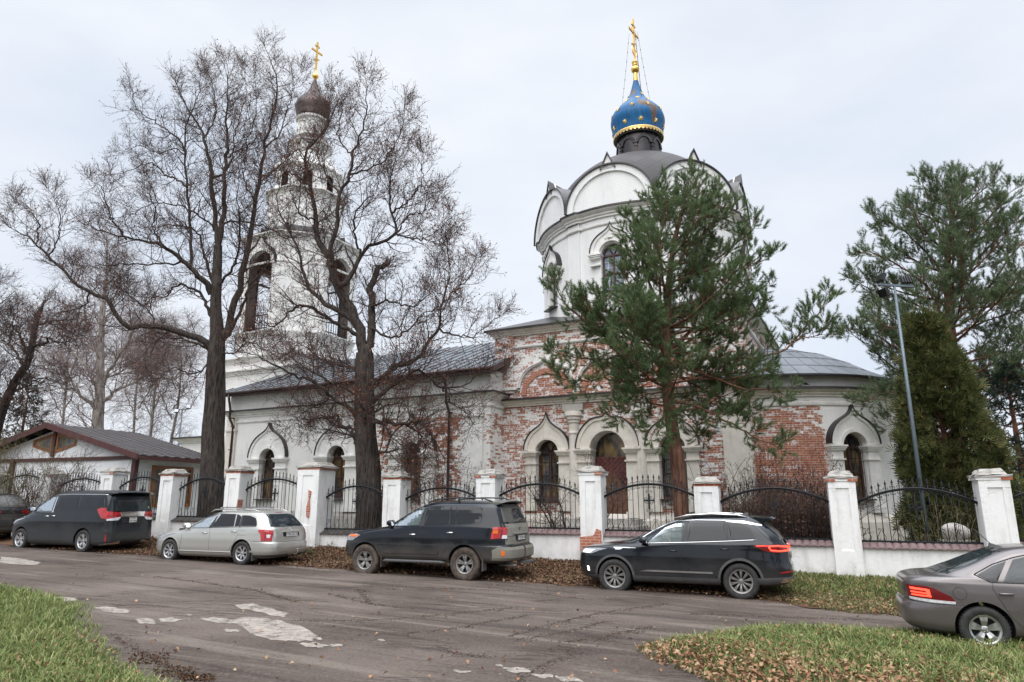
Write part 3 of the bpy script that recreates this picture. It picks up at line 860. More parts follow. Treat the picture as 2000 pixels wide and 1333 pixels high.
# --- drum, zakomaras, dome --------------------------------------------
OX = .08
RD = 5.1
b = MB(); b.lathe([(RD, 9.5), (RD, 14.45)], 96, c=(OX, 0, 0), cap=True)
drum = b.build('drum_wall', [M['drum'], M['stone_white']], church)
def drum_T(deg, r=RD): a = R(deg); return wall_T(OX + r * math.sin(a), -r * math.cos(a), a)
boolean(drum, [cutter_arch(drum_T(a), 1.06, 12.55, 10.75, .42, .25) for a in range(-90, 271, 45) if a < 270])
for f in drum.data.polygons: f.use_smooth = False
drum.data.set_sharp_from_angle(angle=R(30))
for f in drum.data.polygons: f.use_smooth = True
for a in range(-90, 226, 45):
    if a > 90: continue
    T = drum_T(a)
    church_window(church, T, 1.06, 10.75, 12.55, .30, False, 'pane_sky')
    window_surround(church, T, 1.14, 10.75, 12.55, 14.03, 2.0, .08, .35, pil=False)
for a in np.arange(-112.5, 248, 45):
    T = drum_T(a)
    c = MB(); c.box((0, .1, 12.1), (.75, .36, 4.5), 0, 0, T)
    c.build('pilaster', [M['drum']], church)
circ = [(OX + RD * math.sin(t), -RD * math.cos(t)) for t in np.linspace(0, 2 * math.pi, 97)[:-1]]
def bump_circ(r0, w=.42, o=.12):
    """circle that steps outwards over each pilaster"""
    out = []
    for k in range(8):
        c = 22.5 + 45 * k; h = math.degrees(w / r0)
        for d in np.linspace(-22.5 + .01, 22.5 - .01, 25):
            rr = r0 + (o if abs(d) < h else 0); out.append((c + d, rr))
    return [(OX + r * math.sin(R(a)), -r * math.cos(R(a))) for a, r in out]
cornice(church, bump_circ(RD + .02), 14.38, 1.0, True, 'stone_white', kz=1.25)
cornice(church, bump_circ(RD), 13.98, .8, True, 'stone_white', 'string_course', False, STRING)
zr = 5.16
for k in range(8):
    a = 45 * k; T = wall_T(OX + zr * math.sin(R(a)), -zr * math.cos(R(a)), R(a))
    half = zr * math.tan(R(22.5)) - .02
    b = MB(); n = 33
    O = semi(half, 14.82, n, .99); I = semi(half - .42, 14.82, n, .98)
    b.prism([(half, 14.70)] + O + [(-half, 14.70)], .04, .7, 0, T)
    b.strip(O, semi(half - .30, 14.82, n, .98), -.06, .2, 0, T)
    z_ = b.build('zakomara', [M['drum']], church, sharp=35)
    b = MB(); b.prism([(-.33, 16.70), (.33, 16.70), (0.0, 17.47)], -.06, .30, 0, T); b.build('peak', [M['stone_white']], z_)
    # barrel-shaped metal roof behind, with its little keel
    b = MB(); Oo = semi(half + .07, 14.82, n, .99)
    b.strip(Oo, O, -.14, 2.6, 0, T)
    b.add([(-.40, -.12, 16.72), (0, -.12, 17.60), (.40, -.12, 16.72), (0, 2.0, 16.75), (-.33, -.12, 16.70), (0, -.12, 17.47), (.33, -.12, 16.70)],
          [(0, 1, 3), (1, 2, 3), (0, 4, 5, 1), (1, 5, 6, 2)], 0, False, T)
    b.build('metal_cap', [M['roof_dark']], z_)
b = MB(); prof = []
for i in range(30):
    a = math.pi / 2 * i / 29; prof.append((4.98 * math.cos(a) + .001, 14.6 + 4.9 * math.sin(a)))
b.lathe(prof, 96, 0, c=(OX, 0, 0)); b.build('dome', [M['dome']], church)
# lantern neck
LX = OX + .08
b = MB(); b.lathe([(1.16, 18.9), (1.12, 20.65), (1.28, 20.68), (1.30, 20.78), (1.2, 20.8)], 40, c=(LX, 0, 0))
b.lathe([(1.22, 18.95), (1.3, 19.0), (1.3, 19.15), (1.18, 19.2)], 40, c=(LX, 0, 0))
for k in range(8):
    a = R(45 * k + 8); T = wall_T(LX + 1.12 * math.sin(a), -1.12 * math.cos(a), a)
    b.box((0, -.02, 19.62), (.14, .12, .95), 0, 0, T)
    b.box((0, -.03, 20.08), (.24, .18, .07), 0, 0, T); b.box((0, -.03, 19.86), (.20, .16, .05), 0, 0, T); b.box((0, -.03, 19.45), (.22, .16, .08), 0, 0, T)
    a += R(22.5); T = wall_T(LX + 1.12 * math.sin(a), -1.12 * math.cos(a), a)
    O = ogee(.84, 20.08, 20.66, 12); b.strip(O, semi(.30, 20.08, len(O)), -.05, .2, 0, T)
lan = b.build('lantern', [M['roof_dark']], church, sharp=35)
def onion_prof(rm, z0, h, rb, neck):
    """bulbous profile: rb base radius, rm belly, neck tip radius"""
    pts = [(rb, 0), (rb * 1.06, .03), (rm * .94, .13), (rm, .25), (rm * .985, .33), (rm * .90, .42), (rm * .72, .51), (rm * .50, .60), (rm * .33, .70), (rm * .21, .82), (neck, 1.0)]
    # smooth with Catmull-Rom
    out = []
    P = [pts[0]] + pts + [pts[-1]]
    for i in range(1, len(P) - 2):
        for s in np.linspace(0, 1, 7)[:-1]:
            a, b_, c_, d_ = [np.array(P[i + j]) for j in (-1, 0, 1, 2)]
            q = .5 * ((2 * b_) + (-a + c_) * s + (2 * a - 5 * b_ + 4 * c_ - d_) * s * s + (-a + 3 * b_ - 3 * c_ + d_) * s ** 3)
            out.append((float(q[0]), z0 + h * float(q[1])))
    out.append((neck, z0 + h)); return out
OP = onion_prof(1.47, 20.82, 3.62, 1.26, .14)
b = MB(); b.lathe(OP, 64, c=(LX, 0, 0)); on = b.build('onion_dome', [M['blue']], church)
b = MB(); b.lathe([(1.31, 20.98), (1.35, 20.97), (1.36, 20.86), (1.31, 20.84)], 64, c=(LX, 0, 0))
for k in range(40):
    a = 2 * math.pi * k / 40; T = wall_T(LX + 1.34 * math.sin(a), -1.34 * math.cos(a), a)
    b.prism([(.1 * math.cos(t), 20.86 + .13 * math.sin(t)) for t in np.linspace(math.pi, 2 * math.pi, 7)], -.02, .02, 0, T)
b.build('scalloped_trim', [M['goldpaint']], on)
b = MB(); b.lathe([(1.29, 20.74), (1.37, 20.80), (1.31, 20.86)], 64, c=(LX, 0, 0)); b.build('lower_rim', [M['roof_dark']], on)
def star_mesh():
    b = MB(); pts = []
    for k in range(16):
        r = .17 if k % 2 == 0 else .07; a = math.pi * k / 8 + .2
        pts.append((r * math.cos(a), 0, r * math.sin(a)))
    b.add(pts + [(0, -.05, 0), (0, .03, 0)], [(k, (k + 1) % 16, 16) for k in range(16)] + [((k + 1) % 16, k, 17) for k in range(16)])
    return b.mesh('star', [simple('bright_gold_paint', (.95, .66, .26), .4, .25)])
stm = star_mesh()
def prof_r(P, z):
    for (r0, z0), (r1, z1) in zip(P, P[1:]):
        if z0 <= z <= z1 or z1 <= z <= z0: return r0 + (r1 - r0) * (z - z0) / (z1 - z0 + 1e-9), math.atan2(r1 - r0, z1 - z0 + 1e-9)
    return P[-1][0], 0
for row, (z, n, off) in enumerate(((21.30, 10, 8), (22.22, 10, 26), (22.95, 8, 4), (23.42, 3, 40))):
    for k in range(n):
        a = R(360 / n * k + off + 15)
        r, sl = prof_r(OP, z)
        o = link('star', stm, on)
        o.matrix_local = Matrix.Translation((LX + (r + .02) * math.sin(a), -(r + .02) * math.cos(a), z)) @ Matrix.Rotation(a, 4, 'Z') @ Matrix.Rotation(-sl * -1, 4, 'X') @ Matrix.Scale(.8 if row == 3 else 1, 4)
# gold finial and cross
def orth_cross(parent, x, y, z0, h, rot, k=1.0, fancy=True, mat='gold'):
    T = Matrix.Translation((x, y, 0)) @ Matrix.Rotation(rot, 4, 'Z')
    b = MB(); t = .055 * k
    b.box((0, 0, z0 + h / 2), (t * 1.6, t, h), 0, 0, T)
    zc = z0 + h * .68
    b.box((0, 0, zc), (h * .40, t, t * 1.6), 0, 0, T)
    b.box((0, 0, z0 + h * .86), (h * .17, t, t * 1.3), 0, 0, T)
    Ts = T @ Matrix.Translation((0, 0, z0 + h * .40)) @ Matrix.Rotation(R(-28), 4, 'Y')
    b.box((0, 0, 0), (h * .22, t, t * 1.3), 0, 0, Ts)
    if fancy:
        for sx in (-1, 1):
            b.tube([(sx * (.02 + .17 * h * .5 * math.sin(s)), 0, z0 + h * .12 + .22 * h * .5 * (1 - math.cos(s))) for s in np.linspace(0, 2.4, 9)], .022 * k, 5, 0, T)
            for q in (-1, 1):
                b.tube([(sx * h * .21 + .035 * math.cos(s), 0, zc + q * .06 + .035 * math.sin(s)) for s in np.linspace(0, 6.28, 8)], .014, 4, 0, T)
            b.tube([(sx * (.03 + s * .1 * h), 0, zc + sx * 0 + s * .1 * h) for s in (0, 1)], .014, 4, 0, T)
            b.tube([(sx * (.03 + s * .1 * h), 0, zc - s * .1 * h) for s in (0, 1)], .014, 4, 0, T)
        b.tube([(.05 * math.cos(s), 0, z0 + h + .04 + .05 * math.sin(s)) for s in np.linspace(0, 6.28, 8)], .014, 4, 0, T)
    return b.build('cross', [M[mat]], parent)
b = MB(); b.lathe([(.14, 24.40), (.145, 24.45), (.105, 24.85), (.10, 24.95), (.18, 25.02), (.235, 25.14), (.235, 25.22), (.17, 25.34), (.10, 25.38), (.15, 25.42), (.15, 25.52), (.19, 25.62), (.09, 25.60), (.045, 25.9)], 20, c=(LX, 0, 0))
b.build('gold_finial', [M['gold']], on, sharp=40)
orth_cross(church, LX, 0, 25.75, 2.65, R(80), 1.3)
for a in (R(-62), R(35), R(75), R(170)):
    b = MB(); r, _ = prof_r(OP, 22.9)
    p0 = Vector((LX + r * math.sin(a), -r * math.cos(a), 22.9)); p1 = Vector((LX + .25 * math.sin(a), -.25 * math.cos(a), 27.5))
    pts = [p0.lerp(p1, s) + Vector((0, 0, -.12 * math.sin(math.pi * s))) for s in np.linspace(0, 1, 9)]
    b.tube(pts, .007, 4)
    for p in pts[1:-1]: b.box(tuple(p), (.035, .035, .05))
    b.build('guy_wire', [M['iron']], church)

# --- refectory -----------------------------------------------------------
RX0, RX1 = -21.7, -5.2
b = MB(); b.box(((RX0 + RX1) / 2, 0, 3.66), (RX1 - RX0, 2 * -YR, 7.32))
ref = b.build('refectory_wall', [M['refectory'], M['stone_white']], church)
RW = [-18.45, -13.8, -9.32]
boolean(ref, [cutter_arch(wall_T(x, YR, 0), 1.10, 3.62, 1.6, .42) for x in RW])
for i, x in enumerate(RW):
    T = wall_T(x, YR, 0)
    church_window(church, T, 1.10, 1.6, 3.62, .30)
    window_surround(church, T, 1.10, 1.0, 3.62, 5.5, 2.65, .15, .35)
for x, w, mt in ((-21.35, .7, 'stone'), (-6.0, .9, 'stone_white')):
    c = MB(); c.box((x, YR - .05, 3.0), (w, .16, 6.0)); c.box((x, YR - .07, 5.25), (w + .12, .24, .1)); c.box((x, YR - .06, .5), (w + .12, .26, 1.0))
    c.build('pilaster', [M[mt]], church)
rpath = [(RX0, 0.0), (RX0, YR), (RX1, YR), (RX1, YF)]
cornice(church, rpath, 5.96, 1.0, False, 'stone_white')
cornice(church, rpath, 5.62, .8, False, 'stone_white', 'string_course', False, STRING)
c = MB(); c.sweep(rpath, [(0, 0), (.14, 0), (.14, .8), (.06, .95), (0, 1.0)]); c.build('plinth', [M['stone_grey']], church)
# roof: gable along x, eaves at 7.3
EV, RG = 7.32, 10.33
ye = YR - .55
rx0, rx1 = RX0 - .45, RX1 + .35
b = MB()
def roofz(y): return RG - (RG - EV) * abs(y) / abs(ye)
for sy in (-1, 1):
    b.add([(rx0, sy * ye, EV), (rx1, sy * ye, EV), (rx1, 0, RG), (rx0 + 1.2, 0, RG),
           (rx0, sy * ye, EV - .10), (rx1, sy * ye, EV - .10), (rx1, 0, RG - .10), (rx0 + 1.2, 0, RG - .10)],
          [(0, 1, 2, 3), (7, 6, 5, 4), (0, 4, 5, 1), (1, 5, 6, 2), (2, 6, 7, 3), (3, 7, 4, 0)])
b.add([(rx0, ye, EV), (rx0, -ye, EV), (rx0 + 1.2, 0, RG)], [(0, 1, 2)])
for k in range(31):               # standing seams
    x = rx0 + .15 + k * (rx1 - rx0 - .3) / 30
    ytop = 0.0 if x > rx0 + 1.2 else ye * (1 - (x - rx0) / 1.2)
    b.tube([(x, ye + .02, EV + .03), (x, ytop, roofz(ytop) + .03)], .022, 4)
for z in (.33, .66):
    y = ye * (1 - z); b.tube([(rx0 + 1.2 * z + .1, y, roofz(y) + .015), (rx1, y, roofz(y) + .015)], .014, 4)
roof = b.build('refectory_roof', [M['roof_grey']], church)
b = MB(); b.box(((rx0 + rx1) / 2, ye + .27, EV - .14), (rx1 - rx0 - .02, .52, .06)); b.build('soffit', [M['pipe']], roof)
b = MB(); b.box(((rx0 + rx1) / 2, ye - .02, EV - .13), (rx1 - rx0, .05, .22)); b.build('fascia', [M['pipe']], roof)
b = MB(); b.tube([(rx0, ye - .11, EV - .10), (rx1, ye - .11, EV - .06)], .075, 10); b.build('gutter', [M['pipe']], roof)
b = MB()
b.add([(rx1, ye, EV + .02), (rx1, 0, RG + .02), (rx1, 0, RG - .25), (rx1, ye, EV - .25), (rx1 + .06, ye, EV + .02), (rx1 + .06, 0, RG + .02), (rx1 + .06, 0, RG - .25), (rx1 + .06, ye, EV - .25)],
      [(0, 1, 2, 3), (7, 6, 5, 4), (0, 4, 5, 1), (3, 2, 6, 7), (0, 3, 7, 4)])
b.build('barge_board', [M['pipe']], roof)
for x, zz in ((-21.15, 0), (-7.25, 0)):
    b = MB()
    b.tube([(x, ye - .1, EV - .15), (x, ye - .05, EV - .45), (x, YR - .46, 6.35), (x, YR - .46, 5.9), (x, YR - .17, 5.45), (x, YR - .17, .3)], .065, 10)
    for z in (6.3, 5.9, 5.45, 4.2, 2.6, 1.2): b.box((x, YR - .3 if z > 5.7 else YR - .14, z), (.17, .28, .05))
    b.build('downpipe', [M['pipe']], church)

# --- apse ------------------------------------------------------------------
RA = 5.3
b = MB(); b.lathe([(RA, 0), (RA, 6.35)], 64, c=(HB, 0, 0), cap=True)
aps = b.build('apse_wall', [M['apse'], M['stone_white']], church)
def ap_T(deg, r=RA): a = R(deg); return wall_T(HB + r * math.sin(a), -r * math.cos(a), a)
boolean(aps, [cutter_arch(ap_T(a), 1.06, 3.55, 1.6, .42, .25) for a in (40.5, 88)])
for f in aps.data.polygons: f.use_smooth = False
for a in (40.5, 88):
    T = ap_T(a)
    church_window(church, T, 1.06, 1.6, 3.55, .30)
    window_surround(church, T, 1.06, 1.1, 3.55, 5.12, 2.15, .13, .40)
arc = [(HB + RA * math.sin(R(a)), -RA * math.cos(R(a))) for a in np.linspace(-2, 180, 60)]
cornice(church, arc, 5.47, 1.0, False, 'stone')
cornice(church, arc, 5.12, .7, False, 'stone_white', 'string_course', False, STRING)
c = MB(); c.sweep(arc, [(0, 0), (.22, 0), (.22, .75), (.10, .95), (0, 1.05)]); c.build('plinth', [M['stone']], church)
c = MB(); T = ap_T(2.5)
pr = [(5.95, 6.22), (5.98, 6.30), (5.6, 6.50), (5.0, 6.80), (4.2, 7.28), (3.3, 7.72), (2.3, 8.05), (1.2, 8.26), (.02, 8.34)]
b = MB(); b.lathe(pr, 48, c=(HB - .4, 0, 0)); b.lathe([(5.3, 6.34), (5.9, 6.2), (5.97, 6.22), (5.97, 6.30)], 48, 1, c=(HB - .4, 0, 0))
for k in range(-4, 30):
    a = R(k * 7.5); b.tube([(HB - .4 + r * math.sin(a), -r * math.cos(a), z + .004) for r, z in pr[1:]], .010, 4)
for r, z in pr[3:7]:
    b.tube([(HB - .4 + r * math.sin(R(a)), -r * math.cos(R(a)), z + .01) for a in np.linspace(-10, 190, 40)], .012, 4)
b.build('apse_roof', [M['roof_grey'], M['roof_dark']], church, sharp=40)

# --- bell tower ----------------------------------------------------------------
TX = -24.05
def octo(r, cx=TX, off=22.5):       # apothem r, a face towards -y
    k = r / math.cos(R(22.5)); return [(cx + k * math.sin(R(off + 45 * i)), -k * math.cos(R(off + 45 * i))) for i in range(8)]
def octo_lathe(b, prof, mi=0):
    P = []
    for r, z in prof: P.append([(x, y, z) for x, y in octo(max(r, .001))])
    vs = [p for ring in P for p in ring]; n = len(P)
    fs = [(i * 8 + k, i * 8 + (k + 1) % 8, (i + 1) * 8 + (k + 1) % 8, (i + 1) * 8 + k) for i in range(n - 1) for k in range(8)]
    fs += [tuple(range(7, -1, -1)), tuple((n - 1) * 8 + k for k in range(8))]
    b.add(vs, fs, mi)
b = MB(); b.box((TX, 0, 5.05), (7.2, 7.2, 10.1)); b.build('tower_base', [M['white']], church)
sq = [(TX - 3.6, -3.6), (TX + 3.6, -3.6), (TX + 3.6, 3.6), (TX - 3.6, 3.6)]
cornice(church, sq, 9.95, 1.0, True, 'stone_white', cap=False); cornice(church, sq, 9.15, .9, True, 'stone_white', cap=False); cornice(church, sq, 8.2, .7, True, 'stone_white', 'string_course', False, STRING)
b = MB(); octo_lathe(b, [(3.55, 10.0), (3.55, 18.3)])
M['belfry_shade'] = simple('shade_dark_belfry_inside', (.16, .13, .115), .95, 0, .3, 1.5)  # belfry inside coloured dark brown to stand for shade in the openings
bel = b.build('belfry_wall', [M['white'], M['belfry_shade']], church)
b = MB(); octo_lathe(b, [(2.85, 11.95), (2.85, 17.6)]); cc = [b.build('cutter', [M['belfry_shade']])]
for a in (0, 90):
    b = MB(); T = wall_T(TX, 0, R(a)); b.prism(arch_pts(2.05, 16.3, 18, 11.95), -6, 6, 0, T); cc.append(b.build('cutter', [M['belfry_shade']]))
boolean(bel, cc)
oc = octo(3.55)
cornice(church, oc, 11.55, .9, True, 'stone_white', cap=False); cornice(church, oc, 16.35, .0001 + .55, True, 'stone_white', 'string_course', False, STRING)
cornice(church, oc, 18.1, 1.0, True, 'stone_white', cap=False)
for a in (0, 90, 180, 270):
    T = wall_T(TX + 3.55 * math.sin(R(a)), -3.55 * math.cos(R(a)), R(a))
    b = MB(); O = ogee(2.75, 16.3, 18.75, 16); b.strip(O, semi(.98, 16.3, len(O)), -.12, .25, 0, T)
    w_ = b.build('belfry_arch', [M['stone_white']], church, sharp=35)
    b = MB(); Op = [(x * 1.04, z + .05) for x, z in O]; b.strip(Op, [(x * 1.002, z + .003) for x, z in O], -.2, .35, 0, T); b.build('metal_cap', [M['roof_dark']], w_)
    b = MB()
    for k in range(9): b.box((-.9 + .225 * k, .1, 12.45), (.03, .03, .9), 0, 0, T)
    b.box((0, .1, 12.95), (1.95, .06, .06), 0, 0, T); b.box((0, .1, 12.1), (1.95, .05, .05), 0, 0, T)
    b.build('belfry_railing', [M['iron']], church)
for x, z, s in ((TX, 15.2, 1.0), (TX - 1.1, 15.6, .6), (TX + 1.0, -99, .5)):
    if z < 0: continue
    b = MB(); b.lathe([(.05 * s, 1.0 * s), (.25 * s, .95 * s), (.36 * s, .6 * s), (.42 * s, .3 * s), (.62 * s, .02), (.58 * s, 0)], 20, c=(x, 0, z)); b.tube([(x, 0, z + s), (x, 0, 17.6)], .03, 5)
    b.build('bell', [M['onion_dark']], church)
b = MB(); octo_lathe(b, [(3.75, 18.42), (2.6, 19.3), (2.6, 19.31)]); b.build('tower_skirt_roof', [M['roof_dark']], church)
b = MB(); octo_lathe(b, [(2.45, 18.9), (2.40, 22.1)]); b.build('tower_tier', [M['white']], church)
cornice(church, octo(2.40), 21.85, .9, True, 'stone_white', cap=False); cornice(church, octo(2.43), 20.2, .5, True, 'stone_white', 'string_course', False, STRING)
b = MB(); octo_lathe(b, [(2.15, 22.1), (2.10, 24.0)]); tt = b.build('tower_lantern_wall', [M['white'], M['onion_dark']], church)
cc = []
for k in range(4):
    b = MB(); b.prism(arch_pts(.62, 23.35, 12, 22.5), -4, 4, 0, wall_T(TX, 0, R(45 * k))); cc.append(b.build('cutter', [M['onion_dark']]))
boolean(tt, cc)
cornice(church, octo(2.10), 23.8, .7, True, 'stone_white', cap=False)
b = MB(); octo_lathe(b, [(2.3, 24.1), (1.5, 25.3), (1.5, 25.32)]); b.build('tower_tent', [M['white']], church)
b = MB(); octo_lathe(b, [(1.42, 25.2), (1.38, 26.2)]); b.build('tower_upper_tier', [M['white']], church)
cornice(church, octo(1.38), 26.05, .6, True, 'stone_white', cap=False)
b = MB(); octo_lathe(b, [(1.5, 26.25), (1.05, 27.0)]); b.build('tower_skirt_roof', [M['onion_dark']], church)
b = MB(); b.lathe([(1.0, 26.9), (.97, 28.3), (1.12, 28.4), (1.14, 28.55), (1.0, 28.6)], 28, c=(TX, 0, 0))
for k in range(8):
    a = R(45 * k); T = wall_T(TX + .95 * math.sin(a), -.95 * math.cos(a), a)
    b.strip(semi(.3, 27.9, 9), semi(.22, 27.9, 9), -.06, .1, 0, T); b.box((.26, 0, 27.45), (.08, .1, .9), 0, 0, T); b.box((-.26, 0, 27.45), (.08, .1, .9), 0, 0, T)
b.build('tower_neck', [M['white']], church, sharp=35)
b = MB(); b.lathe(onion_prof(1.24, 28.6, 3.35, 1.05, .10), 40, c=(TX, 0, 0)); on2 = b.build('onion_dome', [M['onion_dark']], church)
b = MB(); b.lathe([(.10, 31.9), (.12, 32.0), (.20, 32.1), (.24, 32.25), (.18, 32.4), (.08, 32.5), (.06, 32.8)], 16, c=(TX, 0, 0)); b.build('gold_finial', [M['gold']], on2)
orth_cross(church, TX, 0, 32.6, 2.5, R(84), 1.5, False)
# porch wing west of the tower
b = MB(); b.box((TX - 4.6, -1.0, 2.6), (2.6, 5.0, 5.2)); b.build('porch_wall', [M['white']], church)
cornice(church, [(TX - 5.9, 1.5), (TX - 5.9, -3.5), (TX - 3.4, -3.5)], 5.1, 1.2, False, 'stone_white')
cornice(church, [(TX - 5.9, 1.5), (TX - 5.9, -3.5), (TX - 3.4, -3.5)], 3.5, .8, False, 'stone_white', cap=False)

# jackdaw on the apse cornice
P = Matrix.Translation(CH) @ Matrix.Rotation(-R(27), 4, 'Z') @ Vector((HB + 5.55 * math.sin(R(21)), -5.55 * math.cos(R(21)), 5.86))
bird = empty('bird', tuple(P), 0, 'small black bird perched on the apse cornice under the grey roof', 'bird')
b = MB()
b.tube([(-.13, 0, .17), (-.10, 0, .17), (-.06, 0, .14), (0, 0, .10), (.07, 0, .075), (.12, 0, .055), (.22, 0, .03)], [.008, .03, .034, .055, .05, .03, .008], 10)
b.tube([(-.125, 0, .168), (-.165, 0, .16)], [.013, .003], 5)
b.build('body', [M['crow']], bird)
for sy in (-1, 1):
    b = MB(); b.tube([(-.02, sy * .045, .12), (.06, sy * .05, .09), (.16, sy * .02, .055)], [.012, .03, .006], 6); b.build('wing', [M['crow']], bird)
    b = MB(); b.tube([(0, sy * .02, .06), (0, sy * .02, 0)], .006, 4); b.build('leg', [M['crow']], bird)
# ------------------------------------------------------------------ fence: pillars, low walls, iron railings
PU = [-5, 105, 225, 341, 469, 619, 777, 957, 1158, 1380, 1640, 1932, 2275]
PTOPV = [922, 920, 915, 918, 912, 905, 923, 918, 912, 933, 922, 918, 915]
TILEV = [None, 1003, 1008, 1014, 1020, 1039, 1040, 1037, 1043, 1058, 1066, 1066]
WF = 'white brick pillars of the churchyard fence'
p_lab = {
 0: 'sooty white pillar at the far left end of the churchyard fence',
 1: 'white pillar behind the roof of the dark grey van, left of two',
 2: 'white pillar behind the roof of the dark grey van, right of two',
 3: 'white pillar between the dark grey van and the silver estate car',
 4: 'white pillar with grey cap right of the big forked tree trunk',
 5: 'wide white pillar with a long gash of bare red brick behind the silver car tail',
 6: 'white pillar with grey cap standing right beside the second bare tree trunk',
 7: 'white pillar above the roof of the dirty dark off-road car, broken cap',
 8: 'tall white pillar with bare red brick foot before the dark red church door',
 9: 'short white pillar with red brick under its cap beside the pine trunk',
 10: 'white pillar with crumbling cap under the round apse window',
 11: 'white pillar with crumbling cap before the tall green thuja',
 12: 'white fence pillar outside the right edge',
}
fence_pil = []
prng = random.Random(3)
for i, (u, v) in enumerate(zip(PU, PTOPV)):
    s = fence_s_at(u); x, y = fence_pt(s)
    base = float(ground_z(x, y)) - .08
    d = ray(u, v); top = EYE + d[2] / d[1] * y
    fence_pil.append((s, x, y, base, top))
def build_pillar(i):
    s, x, y, base, top = fence_pil[i]
    w = .86 if i == 5 else .62; H = top - base
    o = empty('fence_pillar', (x, y, base), -FTH, p_lab[i], 'pillar', WF)
    b = MB(); hb = H - .24
    b.box((0, 0, hb / 2), (w, w, hb))
    # recessed panel made by proud borders on the street face
    for sx in (-1, 1): b.box((sx * w * .37, -w / 2 - .015, hb * .62), (w * .26, .03, hb * .66))
    b.box((0, -w / 2 - .015, hb * .965), (w, .034, hb * .07)); b.box((0, -w / 2 - .015, hb * .15), (w, .034, hb * .30))
    me = b.build('shaft', [M['pillar']], o)
    # slightly worn corners
    for vv in me.data.vertices:
        vv.co.x += prng.uniform(-.006, .006); vv.co.y += prng.uniform(-.006, .006)
    g = 'stone_grey'
    b = MB()
    if i in (4, 5, 6, 9, 3): 
        b.box((0, 0, hb + .035), (w + .05, w + .05, .075)); b.build('brick_course', [M['redbrick']], o)
        b = MB(); b.box((0, 0, hb + .10), (w + .14, w + .14, .06)); b.box((0, 0, hb + .19), (w + .02, w + .02, .13), taper=.72)
    else:
        b.box((0, 0, hb + .03), (w + .10, w + .10, .06)); b.build('cap_band', [M['pillar']], o)
        for sx in ((1,) if i in (2, 11) else (-1, 1) if i in (10, 7) else (1,)):
            b = MB(); b.box((sx * (w / 2 - .06), -w / 2 - .035, hb + .032), (.22, .06, .064)); b.build('bare_brick', [M['redbrick']], o)
        b = MB(); b.box((0, 0, hb + .085), (w + .13, w + .13, .055)); b.box((0, 0, hb + .18), (w + .01, w + .01, .14), taper=.70)
    c = b.build('cap', [M[g]], o)
    bm = bmesh.new(); bm.from_mesh(c.data); bmesh.ops.subdivide_edges(bm, edges=bm.edges, cuts=3, use_grid_fill=True)
    for vv in bm.verts: vv.co += Vector((prng.gauss(0, .010), prng.gauss(0, .010), prng.gauss(0, .010)))
    bm.to_mesh(c.data); bm.free()
    if i == 5:
        b = MB(); b.prism([(.02, 1.05), (.13, 1.02), (.15, 1.3), (.12, 1.55), (.16, 1.85), (.05, 1.9), (.07, 1.6), (.01, 1.35)], -w / 2 - .036, -w / 2); b.build('bare_brick', [M['redbrick']], o)
    if i == 8:
        b = MB(); b.prism([(-w / 2 - .012, 0), (w / 2 - .02, 0), (w / 2 - .02, .95), (w * .25, 1.0), (w * .1, .82), (-.1, .80), (-w / 2 - .012, .78)], -w / 2 - .04, w / 2 * .9); b.build('bare_brick', [M['redbrick']], o)
    if i == 4:
        b = MB(); b.prism([(.28, 1.2), (.318, 1.15), (.318, 1.5), (.30, 1.55)], -w / 2 - .034, -.1); b.build('bare_brick', [M['redbrick']], o)
    return o
for i in range(len(PU)): build_pillar(i)

